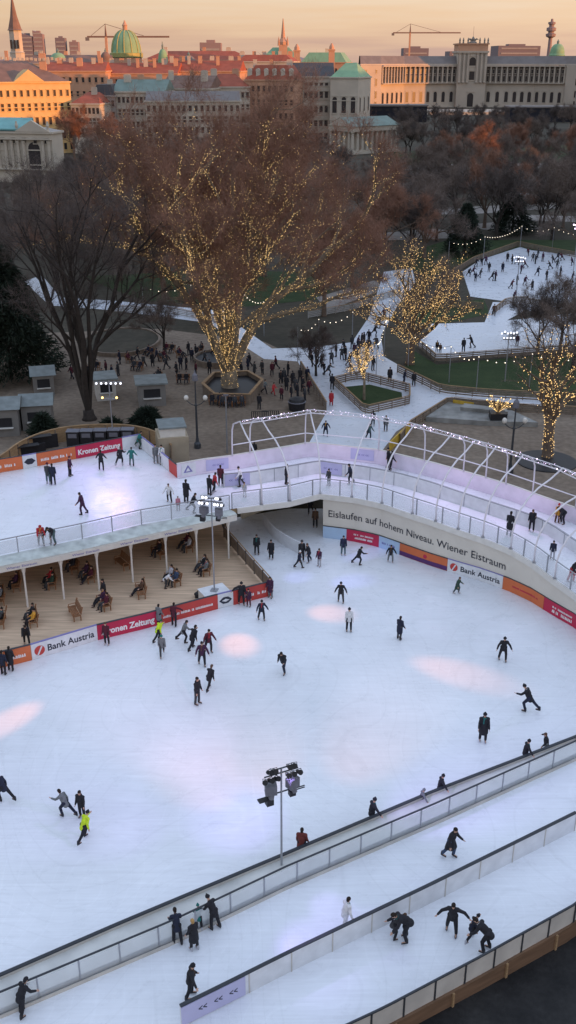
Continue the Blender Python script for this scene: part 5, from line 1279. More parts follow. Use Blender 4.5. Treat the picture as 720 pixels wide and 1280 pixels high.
# domes and spires
def dome(x, yt, yb, Y, w_px, label, m, gold=False, drum=True):
    p = xy(x, Y); z0 = zat(yb, Y); z1 = zat(yt, Y); R_ = w_px * .5 * Y * .93 / F; hd = (z1 - z0) * .74
    r = thing('domed_church', label, 'dome', Vector((p.x, p.y, 0)))
    b = MB(); b.lathe((p.x, p.y, 0), [(R_ * 1.05, 0), (R_ * 1.05, z0 - .0)], 20); b.build('drum', W['rose'], r)
    b = MB(); pr = [(R_ * 1.1, z0 + .003), (R_ * 1.1, z0 + hd * .08), (R_, z0 + hd * .1)] + [(R_ * math.cos(k * pi / 2 / 8) ** .8, z0 + hd * (.1 + .9 * math.sin(k * pi / 2 / 8))) for k in range(1, 8)]; b.lathe((p.x, p.y, 0), pr, 24); b.build('dome_shell', m, r, smooth=True)
    if gold:
        b = MB(); b.lathe((p.x, p.y, 0), [(R_ * 1.12, z0 + hd * .02), (R_ * 1.13, z0 + hd * .16), (R_ * 1.02, z0 + hd * .18)], 24); b.build('gilded_band', W['gilt'], r)
        b = MB()
        for k in range(12):
            an = 2 * pi * k / 12; b.tube([(p.x + R_ * 1.01 * math.cos(an) * math.cos(j * pi / 2 / 8) ** .8, p.y + R_ * 1.01 * math.sin(an) * math.cos(j * pi / 2 / 8) ** .8, z0 + hd * (.1 + .905 * math.sin(j * pi / 2 / 8))) for j in range(8)], R_ * .035, 4)
        b.build('ribs', W['gilt'], r)
    b = MB(); zz = z0 + hd; b.lathe((p.x, p.y, zz - .4), [(R_ * .16, 0), (R_ * .16, (z1 - zz) * .5), (R_ * .2, (z1 - zz) * .52), (R_ * .1, (z1 - zz) * .75), (.15, (z1 - zz) + .4)], 10); b.build('lantern', W['copd'] if not gold else W['rose'], r)
    return r
dome(160, 25, 72, 720, 36, 'big green dome with gilded band on the skyline', W['cop'], True)
dome(75, 60, 82, 650, 22, 'small pale green dome right of the church tower', W['cop'])
dome(205, 52, 86, 600, 13, 'little green turret dome right of the big dome', W['cop'])
dome(237, 64, 84, 640, 18, 'small grey blue dome on the red roofs', W['rgrey'])
dome(693, 49, 70, 1400, 18, 'pale green dome on the skyline at the right', W['cop'])
dome(134, 60, 78, 640, 13, 'small dark dome left of the big green dome', W['rbrown'])
Y = 700; p = xy(25, Y); zc = zat(38, Y); zt = zat(-6, Y)
r = thing('church_tower', 'stone church tower with a dark pointed spire at the left of the skyline', 'church', Vector((p.x, p.y, 0)))
b = MB(); b.lathe((p.x, p.y, 0), [(4.6, 0), (4.6, zc - 13), (5.0, zc - 12.8), (4.0, zc - 12), (3.9, zc)], 8); b.build('tower', W['pale'], r)
b = MB(); b.lathe((p.x, p.y, zc + .003), [(5.0, 0), (4.2, .8), (2.2, (zt - zc) * .4), (.25, zt - zc)], 8); b.build('spire', W['rbrown'], r)
for k in range(3):
    b = MB(); b.box((p.x - 2.2 + k * 2.2, p.y - 4.4, zc - 8), (1.0, 1.2, 5)); b.build('belfry_window', W['win'], r)
Y = 660; p = xy(354, Y); z0 = zat(56, Y); z1 = zat(23, Y)
r = thing('church_spire', 'slender sunlit stone spire rising from a green roof', 'church', Vector((p.x, p.y, 0)))
b = MB(); b.box((p.x, p.y, z0 / 2), (5, 5, z0)); b.build('tower', W['rose'], r)
b = MB(); b.lathe((p.x, p.y, z0 + .003), [(3.0, 0), (3.1, 1.5), (1.4, 3.5), (1.1, 6), (.2, z1 - z0)], 8); b.build('spire', W['rose'], r)
for sx in (-1, 1):
    b = MB(); b.lathe((p.x + sx * 2.6, p.y - 2, z0 - .5), [(.7, 0), (.6, 2.2), (.05, 5)], 6); b.build('pinnacle', W['rose'], r)
r, q, n, t = house('church_nave', 'green copper church roof at the foot of the slender spire', 'church', xy(326, 655), xy(376, 655), 20, zat(74, 655), W['rose'], W['cop'], 6.5, [], 'hip', 0, cornice=False)
# far towers and blocks, coloured with the haze mixed in
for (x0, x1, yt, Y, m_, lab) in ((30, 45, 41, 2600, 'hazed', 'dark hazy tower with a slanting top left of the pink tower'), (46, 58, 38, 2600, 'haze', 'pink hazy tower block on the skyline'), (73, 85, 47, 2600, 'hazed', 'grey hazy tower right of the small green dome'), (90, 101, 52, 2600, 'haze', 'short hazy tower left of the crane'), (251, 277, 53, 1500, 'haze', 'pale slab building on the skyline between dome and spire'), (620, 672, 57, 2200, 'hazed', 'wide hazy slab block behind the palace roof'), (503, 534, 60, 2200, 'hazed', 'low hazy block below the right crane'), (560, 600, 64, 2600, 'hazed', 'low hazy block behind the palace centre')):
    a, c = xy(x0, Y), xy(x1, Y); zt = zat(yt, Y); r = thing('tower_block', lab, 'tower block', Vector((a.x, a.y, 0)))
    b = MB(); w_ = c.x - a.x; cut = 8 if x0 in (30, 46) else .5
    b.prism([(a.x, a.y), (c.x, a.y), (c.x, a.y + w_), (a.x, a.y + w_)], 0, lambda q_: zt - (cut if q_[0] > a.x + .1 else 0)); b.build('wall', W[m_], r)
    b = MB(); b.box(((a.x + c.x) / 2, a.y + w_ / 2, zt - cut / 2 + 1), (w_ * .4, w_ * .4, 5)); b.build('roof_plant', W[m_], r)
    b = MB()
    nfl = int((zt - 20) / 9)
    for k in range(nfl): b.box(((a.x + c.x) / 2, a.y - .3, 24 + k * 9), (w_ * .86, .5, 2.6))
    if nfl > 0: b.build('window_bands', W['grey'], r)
def crane(x, yt, Y, jl, jr, label):
    p = xy(x, Y); zt = zat(yt, Y); L0, L1 = xy(jl, Y), xy(jr, Y); r = thing('tower_crane', label, 'crane', Vector((p.x, p.y, 0)))
    b = MB(); b.box((p.x, p.y, zt / 2), (1.9, 1.9, zt)); b.build('mast', W['rose'], r)
    b = MB(); b.box(((L0.x + L1.x) / 2, p.y, zt), (L1.x - L0.x, 1.2, 1.3)); b.build('jib', W['rbrown'], r)
    b = MB(); b.lathe((p.x, p.y, zt + .6), [(1.0, 0), (.2, 9)], 5); b.tube([(p.x, p.y, zt + 9.4), (L1.x * .6 + p.x * .4, p.y, zt + .7)], .18, 4); b.tube([(p.x, p.y, zt + 9.4), (L0.x * .8 + p.x * .2, p.y, zt + .7)], .18, 4); b.build('tie_mast', W['rbrown'], r)
    b = MB(); e = L0 if abs(L0.x - p.x) < abs(L1.x - p.x) else L1; b.box((e.x, p.y, zt - 1.6), (3, 1.6, 2.6)); b.build('counterweight', W['rgrey'], r)
crane(136, 46, 900, 113, 214, 'tower crane with a long jib beside the big green dome')
crane(510, 41, 1300, 489, 572, 'tower crane on the skyline above the palace left wing')
p = xy(683, 3000); z1 = zat(24, 3000); zz = zat(68, 3000)
r = thing('radio_tower', 'slender radio tower with a platform head on the right skyline', 'tower', Vector((p.x, p.y, 0)))
b = MB(); b.lathe((p.x, p.y, 0), [(9, 0), (6.0, zz), (5.0, z1 - 46)], 8); b.build('shaft', W['haze'], r)
b = MB(); hz = z1 - 46
b.lathe((p.x, p.y, hz), [(5, 0), (13, 4), (14, 10), (8, 12), (8, 16), (13, 18), (13, 25), (7, 27), (7, 33), (10, 34), (10, 39), (4, 40), (3, 47)], 12); b.build('platform_head', W['haze'], r)
# ------------------------------------------------------------------ curved palace on the right
Y0 = 930
pal = thing('curved_palace', 'long curved stone palace with a colonnade and a crowned centre block', 'palace', Vector((*xy(587, Y0).xy, 0)))
gp_ = lambda px, dY: Vector((*xy(px, Y0 + dY).xy, 0))
zr = zat(83, Y0); zroof = zat(70, Y0); zmid = zat(104, Y0); zbase = zat(134, Y0 - 10)
FACE = [(450, -52), (476, -40), (505, -12), (540, 0), (570, 4), (606, 4), (640, 0), (668, -4), (706, -20), (760, -60)]
pts = [gp_(*f) for f in FACE]
WT = []
def seg_wall(i0, i1, zt, name, m, dep=22):
    b = MB(); k = pts[i0:i1 + 1]; poly = [(p.x, p.y) for p in k] + [(p.x, p.y + dep) for p in reversed(k)]; b.prism(poly, 0, zt); return b.build(name, m, pal)
seg_wall(1, 8, zr, 'wall', W['stone'])
def pav(i0, i1, zt):
    b = MB(); a, c = pts[i0], pts[i1]; poly = [(a.x, a.y - 4), (c.x, c.y - 4), (c.x + 1, c.y + 24), (a.x - 1, a.y + 24)]; b.prism(poly, 0, zt); b.build('end_pavilion', W['stone'], pal)
    windows(pal, Vector((a.x, a.y - 4.05, 0)), Vector((c.x, c.y - 4.05, 0)), [(zt * .86, 1.6, 2.2, 2, False), (zt * .62, 1.8, 5, 2, False), (zt * .34, 1.8, 5, 2, True), (zt * .14, 1.8, 2.6, 2, False)], W['stone'])
pav(0, 1, zr + 1); pav(8, 9, zr + 1)
b = MB(); k = pts[0:10]; poly = [(p.x, p.y - 1.2) for p in k] + [(p.x, p.y + 24) for p in reversed(k)]; b.prism(poly, zr + 1.1, zr + 2.0); b.build('cornice', W['stone'], pal)
b = MB(); vs = []
for p in k: vs += [(p.x, p.y, zr + 2.003), (p.x, p.y + 7, zroof), (p.x, p.y + 18, zroof), (p.x, p.y + 24, zr + 2.003)]
b.add(vs, [(4 * i + j, 4 * i + 4 + j, 4 * i + 5 + j, 4 * i + 1 + j) for i in range(len(k) - 1) for j in range(3)]); b.build('roof', W['rgrey'], pal)
colm = None
for i in range(1, 8):
    if i == 4: continue
    a, c = pts[i], pts[i + 1]; t, n, L_ = frame_of(a, c); ro = Vector(pal['_o']); rz = math.atan2(t.y, t.x)
    cnt = max(2, round(L_ / 4.3))
    b = MB(); up = Vector((0, 0, zmid + .6)); b.strip([a + n * .02 + up, c + n * .02 + up], zr - zmid - .9, .1); b.build('loggia_shade', W['loggia_shade'], pal)  # flat dark strip painting the shade behind the columns
    windows(pal, a, c, [(zmid + (zr - zmid) * .70, 1.7, 3.0, cnt, False), (zmid + (zr - zmid) * .26, 1.7, 4.2, cnt, False)], W['stone'], .1)
    windows(pal, a, c, [(zbase + (zmid - zbase) * .42, 2.9, 8.2, max(2, round(L_ / 7.2)), True)], W['stone'])
    for j in range(cnt + 1):
        if j == cnt and i not in (3, 7): continue
        if colm is None:
            b = MB(); hc = zr - zmid - .6; b.lathe((0, 0, 0), [(.95, 0), (.8, .6), (.75, 1), (.66, hc - 1), (1.0, hc - .3), (1.0, hc)], 8); colm = b.mesh('column', W['stone'])
        for e in (-.0,):
            p = a.lerp(c, j / cnt) + n * 1.3 + Vector((0, 0, zmid + .6)); link('column', colm, pal, p - ro)
    for up, hh, ww in ((Vector((0, 0, zmid - .2)), .75, 2.6), (Vector((0, 0, zr - .2)), 1.1, 2.6), (Vector((0, 0, zbase - .5)), 1.0, 1.8)):
        ledge = MB(); ledge.strip([a + n * 1.0 + up, c + n * 1.0 + up], hh, ww); ledge.build('ledge', W['stone'], pal)
    continue
    ledge.strip([a + n * 1.0 + up, c + n * 1.0 + up], .75, 2.6); up = Vector((0, 0, zr - .2)); ledge.strip([a + n * 1.0 + up, c + n * 1.0 + up], 1.1, 2.6)
    up = Vector((0, 0, zbase - .5)); ledge.strip([a + n * .8 + up, c + n * .8 + up], 1.0, 1.8); ledge.build('ledge', W['stone'], pal)
# centre block
a, c = pts[4], pts[5]; t, n, L_ = frame_of(a, c); zc = zat(66, Y0); zc2 = zat(54, Y0)
b = MB(); b.prism([a + n * 5, c + n * 5, c - n * 24, a - n * 24], 0, zc); b.build('centre_block', W['stone'], pal)
b = MB(); b.prism([a + n * 6 - t, c + n * 6 + t, c - n * 25 + t, a - n * 25 - t], zc + .003, zc + 1.4); b.build('centre_cornice', W['stone'], pal)
b = MB(); b.prism([a + n * 4.6, c + n * 4.6, c - n * 22, a - n * 22], zc + 1.403, zc2 - 1); b.build('attic', W['rose'], pal)
b = MB(); b.prism([a + n * 5.4 - t, c + n * 5.4 + t, c - n * 23 + t, a - n * 23 - t], zc2 - .99, zc2); b.build('attic_cornice', W['rose'], pal)
m_ = a.lerp(c, .5)
b = MB(); b.lathe((m_.x, m_.y, zc2), [(3.5, 0), (3.0, 1.2), (1.0, 1.8), (1.6, 3.2), (.5, 5), (.16, 5.2), (.1, 13)], 8)
for s in (-1, 1): b.tube([(m_.x, m_.y, zc2 + 1.2), (m_.x + s * 3, m_.y, zc2 + 3.4), (m_.x + s * 4.6, m_.y, zc2 + 2.8)], [.9, .7, .2], 6)
b.build('eagle_crown', W['stoned'], pal)
for f in (.02, .14, .3, .7, .86, .98):
    p = a.lerp(c, f) + n * 5; b = MB(); b.lathe((p.x, p.y, zc2 + .003), [(.8, 0), (.6, 1.4), (.8, 2.4), (.4, 3.4), (.3, 4.2)], 6); b.build('roof_figure', W['stoned'], pal)
for f in (.06, .2, .34, .66, .8, .94):
    p = a.lerp(c, f) + n * 5.9; b = MB(); hh = zc - zmid - 1; b.lathe((p.x, p.y, zmid + .6), [(1.3, 0), (1.05, .9), (.9, hh - 1.2), (1.4, hh)], 8); b.build('column', W['stone'], pal)
off = n * 5.05
windows(pal, a + off, c + off, [(zmid + (zc - zmid) * .72, 5.5, 6.5, 1, True), (zmid + (zc - zmid) * .25, 4.4, 6.5, 1, False), (zbase + 5.5, 5.2, 11, 1, True)], W['stone'])
# low blue sheds with shade put into their dark colour, and stone terrace
for (x0, x1, yt, yb, Y, lab) in ((444, 536, 131, 152, 700, 'long blue shed with shade in its colour before the palace left wing'), (641, 760, 133, 152, 700, 'long shed with shade in its dark colour before the palace right wing')):
    a, c = xy(x0, Y), xy(x1, Y); zt = zat(yt + 2, Y); r = thing('dark_shed', lab, 'shed', Vector((a.x, a.y, 0)))
    b = MB(); b.prism([(a.x, a.y), (c.x, a.y), (c.x, a.y + 18), (a.x, a.y + 18)], 0, zt); b.build('wall', W['shed'], r)
    b = MB(); b.prism([(a.x - .6, a.y - .6), (c.x + .6, a.y - .6), (c.x + .6, a.y + 18.6), (a.x - .6, a.y + 18.6)], zt + .003, zt + .9); b.build('roof', W['rgrey'], r)
    for k in range(10):
        q_ = a.lerp(c, (k + .5) / 10); b = MB(); b.box((q_.x, a.y - .1, zt * .78), ((c.x - a.x) / 10 * .55, .2, zt * .14)); b.build('window', W['win'], r)
a, c = xy(536, 800), xy(640, 800); r = thing('terrace_wall', 'pale stone terrace before the palace centre', 'terrace', Vector((a.x, a.y, 0)))
b = MB(); b.prism([(a.x, a.y), (c.x, a.y), (c.x, a.y + 50), (a.x, a.y + 50)], 0, zat(140, 800)); b.prism([(a.x + 8, a.y - 3), (c.x - 8, a.y - 3), (c.x - 8, a.y), (a.x + 8, a.y)], 0, zat(150, 800)); b.build('masonry', W['pale'], r)
# temple in the park
Y = 452
ang = math.radians(38); c0 = P(441, 193); tz = 12.0
ax = Vector((math.cos(ang), math.sin(ang), 0)); ay = Vector((-math.sin(ang), math.cos(ang), 0))       # ax: along the flank (to the right, away), ay: along the front (left, away)
Lf, Wf = 25.0, 15.0
tp = thing('temple', 'white classical temple with columns all round in the park', 'temple', c0)
pp = lambda u, v, z=0: c0 + ax * u + ay * v + Vector((0, 0, z))
b = MB()
for k in range(3): e = 1.4 - k * .6; b.prism([pp(-e, -e), pp(Lf + e, -e), pp(Lf + e, Wf + e), pp(-e, Wf + e)], .5 * k + .002 * k, .5 * (k + 1)); 
b.build('steps', W['pale'], tp)
b = MB(); b.prism([pp(3.2, 2.6), pp(Lf - 3.2, 2.6), pp(Lf - 3.2, Wf - 2.6), pp(3.2, Wf - 2.6)], 1.503, 9.0); b.build('cella', W['pale'], tp)
colt = None
for u, v in [(Lf * i / 9, s) for i in range(10) for s in (.4, Wf - .4)] + [(s, Wf * j / 5) for j in range(1, 5) for s in (.4, Lf - .4)]:
    if colt is None: b = MB(); b.lathe((0, 0, 0), [(.75, 0), (.7, .5), (.55, 6.7), (.85, 7.1), (.85, 7.45)], 10); colt = b.mesh('column', W['pale'])
    link('column', colt, tp, pp(u, v, 1.5) - c0)
b = MB(); b.prism([pp(-.6, -.6), pp(Lf + .6, -.6), pp(Lf + .6, Wf + .6), pp(-.6, Wf + .6)], 8.953, 11.0); b.build('entablature', W['pale'], tp)
b = MB(); e = 1.1; vs = [pp(-e, -e, 11.003), pp(Lf + e, -e, 11.003), pp(Lf + e, Wf + e, 11.003), pp(-e, Wf + e, 11.003), pp(-e, Wf / 2, 14.4), pp(Lf + e, Wf / 2, 14.4)]
b.add(vs, [(0, 1, 5, 4), (2, 3, 4, 5), (3, 2, 1, 0)]); b.build('roof', W['copd'], tp)
b = MB(); 
for u in (-e + .05, Lf + e - .05): b.add([pp(u, -e + .1, 11.004), pp(u, Wf + e - .1, 11.004), pp(u, Wf / 2, 14.25)], [(0, 1, 2)])
b.build('pediment', W['pale'], tp)
# distant low hills closing the horizon
mb = MB(); vs = []; nn = 60
for i in range(nn + 1):
    x = -5000 + 10000 * i / nn; vs += [(x, 6000, -1), (x, 7200, 40 + 26 * math.sin(i * .7) + 20 * math.sin(i * 1.9 + 1))]
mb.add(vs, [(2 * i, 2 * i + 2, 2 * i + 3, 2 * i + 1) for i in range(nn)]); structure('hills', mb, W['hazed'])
# unseen houses added on the right as sun blockers for rink, park and palace
for k, (x, y0, y1, zt, lab) in enumerate(((150, -110, 60, 46, 'tall grey town house right of the rink beyond the picture'), (150, 64, 200, 44, 'second tall grey town house right of the rink beyond the picture'), (150, 204, 285, 42, 'third grey town house right of the park beyond the picture'), (172, 300, 338, 26, 'lower grey town house right of the park beyond the picture'), (172, 342, 440, 42, 'tall far town house right of the park beyond the picture'), (300, 380, 700, 44, 'long low town house right of the wooded park beyond the picture'), (300, 842, 960, 60, 'tall museum house right of the curved palace beyond the picture'))):
    house('sun_blocker_house', lab, 'house', (x, y1), (x, y0), 20, zt, W['grey'], W['rred'], 6, [(zt * (.88 - .18 * j), 1.4, 2.5, int((y1 - y0) / 7), False) for j in range(5)], 'gable', 3)
# ================================================================== people
def remeshed(mb, vox, name, mats, smooth=4, paint=None):
    me = mb.mesh('tmp', mats[0]); ob = D.objects.new('tmp', me); COL.objects.link(ob)
    md = ob.modifiers.new('r', 'REMESH'); md.mode = 'VOXEL'; md.voxel_size = vox; md.use_smooth_shade = True
    if smooth:
        s = ob.modifiers.new('s', 'SMOOTH'); s.iterations = smooth; s.factor = .5
    dg = bpy.context.evaluated_depsgraph_get(); dg.update()
    out = D.meshes.new_from_object(ob.evaluated_get(dg)); out.name = name
    D.objects.remove(ob); D.meshes.remove(me)
    out.materials.clear()
    for m in mats: out.materials.append(m)
    n = len(out.polygons); out.polygons.foreach_set('use_smooth', [True] * n)
    idx = [0] * n
    if paint:
        for p in out.polygons: idx[p.index] = paint(p.center)
    out.polygons.foreach_set('material_index', idx)
    out.update(); return out
POSES = {
    # lean, head pitch, (arm L pitch, abduction, elbow), (arm R), (leg L pitch, abduction, knee), (leg R), long coat
    'stand': (3, 0, (5, 9, 12), (4, 10, 15), (2, 4, 3), (-2, 4, 2), 0),
    'glide': (12, 4, (10, 28, 25), (-12, 26, 20), (16, 5, 22), (-12, 8, 14), 0),
    'stride': (26, 12, (38, 14, 45), (-38, 16, 30), (36, 4, 52), (-36, 9, 8), 0),
    'push': (20, 8, (-30, 18, 35), (35, 16, 40), (-30, 20, 10), (24, 4, 40), 0),
    'wide': (10, 4, (8, 38, 22), (6, 34, 26), (12, 9, 18), (-8, 10, 10), 0),
    'star': (12, 8, (5, 76, 8), (8, 62, 12), (14, 9, 20), (-10, 10, 12), 0),
    'onearm': (8, 6, (8, 14, 30), (20, 74, 8), (8, 5, 10), (-8, 6, 10), 0),
    'rail': (26, 14, (14, 12, 34), (18, 10, 30), (4, 6, 6), (-8, 6, 8), 0),
    'bend': (52, 24, (2, 12, 26), (14, 12, 20), (22, 10, 34), (8, 10, 22), 0),
    'phone': (4, 18, (24, 10, 105), (8, 10, 20), (3, 5, 4), (-4, 5, 4), 0),
    'sit': (-12, 0, (24, 12, 52), (26, 14, 48), (82, 8, 74), (80, 10, 58), 0),
    'sitback': (-18, 4, (16, 18, 66), (18, 16, 60), (76, 7, 30), (74, 9, 46), 0),
    'coat': (3, 2, (8, 10, 20), (6, 12, 25), (4, 4, 4), (-3, 4, 4), 1),
    'coatglide': (14, 6, (14, 20, 35), (-10, 22, 25), (20, 5, 26), (-12, 7, 14), 1),
    'walk': (5, 2, (22, 8, 20), (-20, 8, 15), (-22, 3, 18), (22, 3, 8), 0),
}
def vec(p, a, s):
    p, a = math.radians(p), math.radians(a)
    return Vector((s * math.sin(a), math.cos(a) * math.sin(p), -math.cos(a) * math.cos(p)))
def make_person(key):
    lean, hp_, aL, aR, lL, lR, coat = POSES[key]; seat = key.startswith('sit')
    ld = Vector((0, math.sin(math.radians(lean)), math.cos(math.radians(lean))))
    legs = []
    for s, (p, a, k) in ((-1, lL), (1, lR)):
        h = Vector((s * .095, 0, 0)); kn = h + vec(p, a, s) * .43; an = kn + vec(p - k, a * .4, s) * .41; legs.append([h, kn, an])
    low = min(l[2].z for l in legs); z0 = -low + .135
    if seat: z0 = .56
    up = Vector((0, 0, z0)); pel = up.copy(); legs = [[q + up for q in l] for l in legs]
    chest = pel + ld * .30; neck = pel + ld * .50; hl = math.radians(lean * .55 + hp_)
    hd = Vector((0, math.sin(hl), math.cos(hl))); fw = Vector((0, math.cos(hl), -math.sin(hl))); head = neck + hd * .19 + fw * .02
    arms = []
    for s, (p, a, e) in ((-1, aL), (1, aR)):
        sh = neck - ld * .06 + Vector((s * .175, 0, 0)); el = sh + vec(p + lean * .4, a, s) * .285; wr = el + vec(p + lean * .4 + e, a * .6, s) * .25; arms.append([sh, el, wr])
    B = MB()
    B.capsule(pel, chest, .125, .135, 12); B.capsule(chest, neck - ld * .04, .135, .10, 12); B.capsule(arms[0][0], arms[1][0], .075, .075, 10)
    B.capsule(neck - ld * .05, head - hd * .05, .056, .052, 10)
    # head: skull, jaw, nose, ears, brow
    B.ell(head + hd * .02, (.074, .094, .105), 16, 12); B.ell(head - hd * .055 + fw * .022, (.055, .062, .06), 12, 8)
    B.capsule(head + fw * .09 + hd * .012, head + fw * .112 - hd * .022, .010, .015, 8); B.capsule(head + fw * .078 - hd * .058 + Vector((-.02, 0, 0)), head + fw * .078 - hd * .058 + Vector((.02, 0, 0)), .011, .011, 6)
    for s in (-1, 1): B.ell(head + Vector((s * .076, 0, 0)) - fw * .008, (.014, .024, .032), 8, 6)
    for s, l in zip((-1, 1), legs):
        B.capsule(l[0], l[1], .085, .058, 10); B.capsule(l[1], l[2], .056, .04, 10); B.capsule(l[2] - Vector((0, .03, .05)), l[2] + Vector((0, .15, -.06)), .04, .034, 8)
    for s, (sh, el, wr) in zip((-1, 1), arms):
        B.capsule(sh, el, .05, .04, 10); B.capsule(el, wr, .04, .028, 10)
        d = (wr - el).normalized(); x = d.orthogonal().normalized(); x = (Vector((0, 1, 0)) - d * d.y); x = x.normalized() if x.length > .1 else d.orthogonal().normalized(); nrm = d.cross(x)
        palm = wr + d * .055
        B.capsule(wr + d * .02 + x * .018, palm + x * .024 + d * .02, .018, .017, 8); B.capsule(wr + d * .02 - x * .018, palm - x * .024 + d * .02, .018, .017, 8)
        for j, L_ in enumerate((.062, .075, .07, .052)):
            b0 = palm + d * .025 + x * (.033 - .022 * j); b1 = b0 + d * L_ * .55 + nrm * s * .006; b2 = b1 + d * L_ * .4 + nrm * s * .022
            B.capsule(b0, b1, .0095, .009, 6); B.capsule(b1, b2, .009, .008, 6)
        b0 = wr + d * .03 + x * .034; B.capsule(b0, b0 + (d * .6 + x * .8).normalized() * .04, .012, .0105, 6); b1 = b0 + (d * .6 + x * .8).normalized() * .04; B.capsule(b1, b1 + d * .032, .0105, .009, 6)
    eyes = [head + fw * .088 + hd * .012 + Vector((s * .03, 0, 0)) for s in (-1, 1)]
    body = remeshed(B, .0105, 'person', [M['skin'], M['eye']], 2, lambda c: 1 if min((c - e).length for e in eyes) < .013 else 0)
    J = MB()
    J.capsule(pel - ld * .02, chest, .158, .172, 14); J.capsule(chest, neck - ld * .05, .172, .125, 14); J.capsule(arms[0][0], arms[1][0], .10, .10, 10); J.capsule(neck - ld * .06, neck + ld * .02, .085, .075, 10)
    for sh, el, wr in arms: J.capsule(sh, el, .083, .066, 10); J.capsule(el, el.lerp(wr, .93), .066, .052, 10)
    if coat:
        mid = (legs[0][1] + legs[1][1]) * .5; J.capsule(pel, pel.lerp(mid, .85), .175, .20, 14)
        for l in legs: J.capsule(l[0], l[0].lerp(l[1], .9), .13, .12, 10)
    elif not seat: J.capsule(pel - ld * .06, pel - ld * .12, .165, .168, 14)
    if key in ('coat', 'stand', 'phone', 'rail'): J.ell(neck - Vector((0, .07, 0)) + ld * .01, (.10, .07, .085), 10, 8)      # hood lying on the back
    jac = remeshed(J, .016, 'jacket', [M['jacket']], 3)
    Q = MB(); Q.capsule(legs[0][0] + Vector((0, 0, .03)), legs[1][0] + Vector((0, 0, .03)), .128, .128, 12); Q.capsule(pel, pel + ld * .08, .14, .14, 12)
    for l in legs: Q.capsule(l[0], l[1], .112, .082, 10); Q.capsule(l[1], l[2] + Vector((0, 0, .03)), .082, .068, 10)
    tro = remeshed(Q, .016, 'trousers', [M['trousers']], 3)
    Hh = MB(); Hh.ell(head + hd * .045 - fw * .015, (.090, .108, .098), 16, 10); Hh.ell(head - fw * .05 - hd * .03, (.078, .06, .09), 12, 8)
    hair = remeshed(Hh, .016, 'hair', [M['hair']], 2)
    K = MB(); K.ell(head + hd * .06 - fw * .006, (.094, .11, .095), 16, 10); K.tube([head + hd * .03 - fw * .005, head + hd * .065 - fw * .008], .108, 14); K.ell(head + hd * .165, (.035, .035, .035), 8, 6)
    cap = K.mesh('knit_cap', M['hair'])
    SF = MB(); SF.tube([neck - ld * .035 + fw * .006, neck + ld * .0 + fw * .012, neck + ld * .045 + fw * .016], [.10, .105, .088], 12); SF.capsule(neck + fw * .10 - ld * .02 + Vector((.03, 0, 0)), neck + fw * .155 - ld * .24 + Vector((.045, 0, 0)), .03, .036, 8); scarf = SF.mesh('scarf', M['hair'])
    sk = []
    for l in legs:
        S = MB(); a = l[2]; S.capsule(a + Vector((0, -.01, .09)), a + Vector((0, -.03, -.05)), .066, .06, 10); S.capsule(a + Vector((0, -.04, -.06)), a + Vector((0, .15, -.075)), .05, .042, 8)
        S.box(a + Vector((0, .055, -.122)), (.012, .27, .022)); S.box(a + Vector((0, .12, -.108)), (.02, .03, .04)); S.box(a + Vector((0, -.03, -.108)), (.02, .03, .04)); sk.append(S.mesh('ice_skate', M['skate']))
    return dict(body=body, jacket=jac, trousers=tro, hair=hair, knit_cap=cap, scarf=scarf, skates=sk, head=head)
PP = {}
BLK = (.018, .018, .024); NAVY = (.018, .022, .045); GRY = (.16, .17, .18); DGR = (.05, .052, .058); MAR = (.085, .014, .028); PUR = (.055, .018, .05); WHT = (.66, .66, .68); RED = (.42, .03, .04); TEAL = (.02, .16, .15); GRN = (.035, .07, .05); BRN = (.10, .055, .035); HIV = (.55, .72, .03); JEAN = (.045, .07, .13); PNK = (.5, .2, .26); YEL = (.6, .30, .04); BLD = (.42, .26, .10); LGT = (.42, .42, .46); DKH = (.02, .013, .01); TGR = (.08, .13, .14)
def person(loc, key, heading, jc, tc, hc, label, hat=False, scale=1.0, group=None, skates=True, skc=BLK):
    if key not in PP: PP[key] = make_person(key)
    pr = PP[key]
    o = link('person', pr['body'], None, loc, -math.radians(heading)); o.scale = (scale,) * 3
    tag(o, label, 'person', group)
    for nm, c in (('jacket', jc), ('trousers', tc), ('knit_cap' if hat else 'hair', hc)):
        ch = link(nm, pr[nm], o); ch.color = (*c, 1)
    if random.random() < .4 and len(LST):
        ch = link('scarf', pr['scarf'], o); ch.color = (*random.choice((RED, GRY, WHT, MAR, TEAL, BRN, DGR, YEL)), 1)
    for s in pr['skates']:
        ch = link('ice_skate' if skates else 'boot', s, o); ch.color = (*skc, 1)
    return o
SIMPLE = {}
def simple_person(loc, key, heading, jc, label, group, scale=1.0):
    if key not in PP: PP[key] = make_person(key)
    if key not in SIMPLE:
        pr = PP[key]; bm = bmesh.new(); me = D.meshes.new('person'); k = 0
        mats = [M['jacket'], M['dkcloth'], M['skin']]
        for nm, mi in (('jacket', 0), ('trousers', 1), ('hair', 1), ('body', 2)):
            src = pr[nm]; n0 = len(bm.faces); bm.from_mesh(src); bm.faces.ensure_lookup_table()
            for f in bm.faces[n0:]: f.material_index = mi
        for s in pr['skates']:
            n0 = len(bm.faces); bm.from_mesh(s); bm.faces.ensure_lookup_table()
            for f in bm.faces[n0:]: f.material_index = 1
        bm.to_mesh(me); bm.free()
        for m in mats: me.materials.append(m)
        SIMPLE[key] = me
    o = link('person', SIMPLE[key], None, loc, -math.radians(heading)); o.scale = (scale,) * 3; o.color = (*jc, 1)
    return tag(o, label, 'person', group)
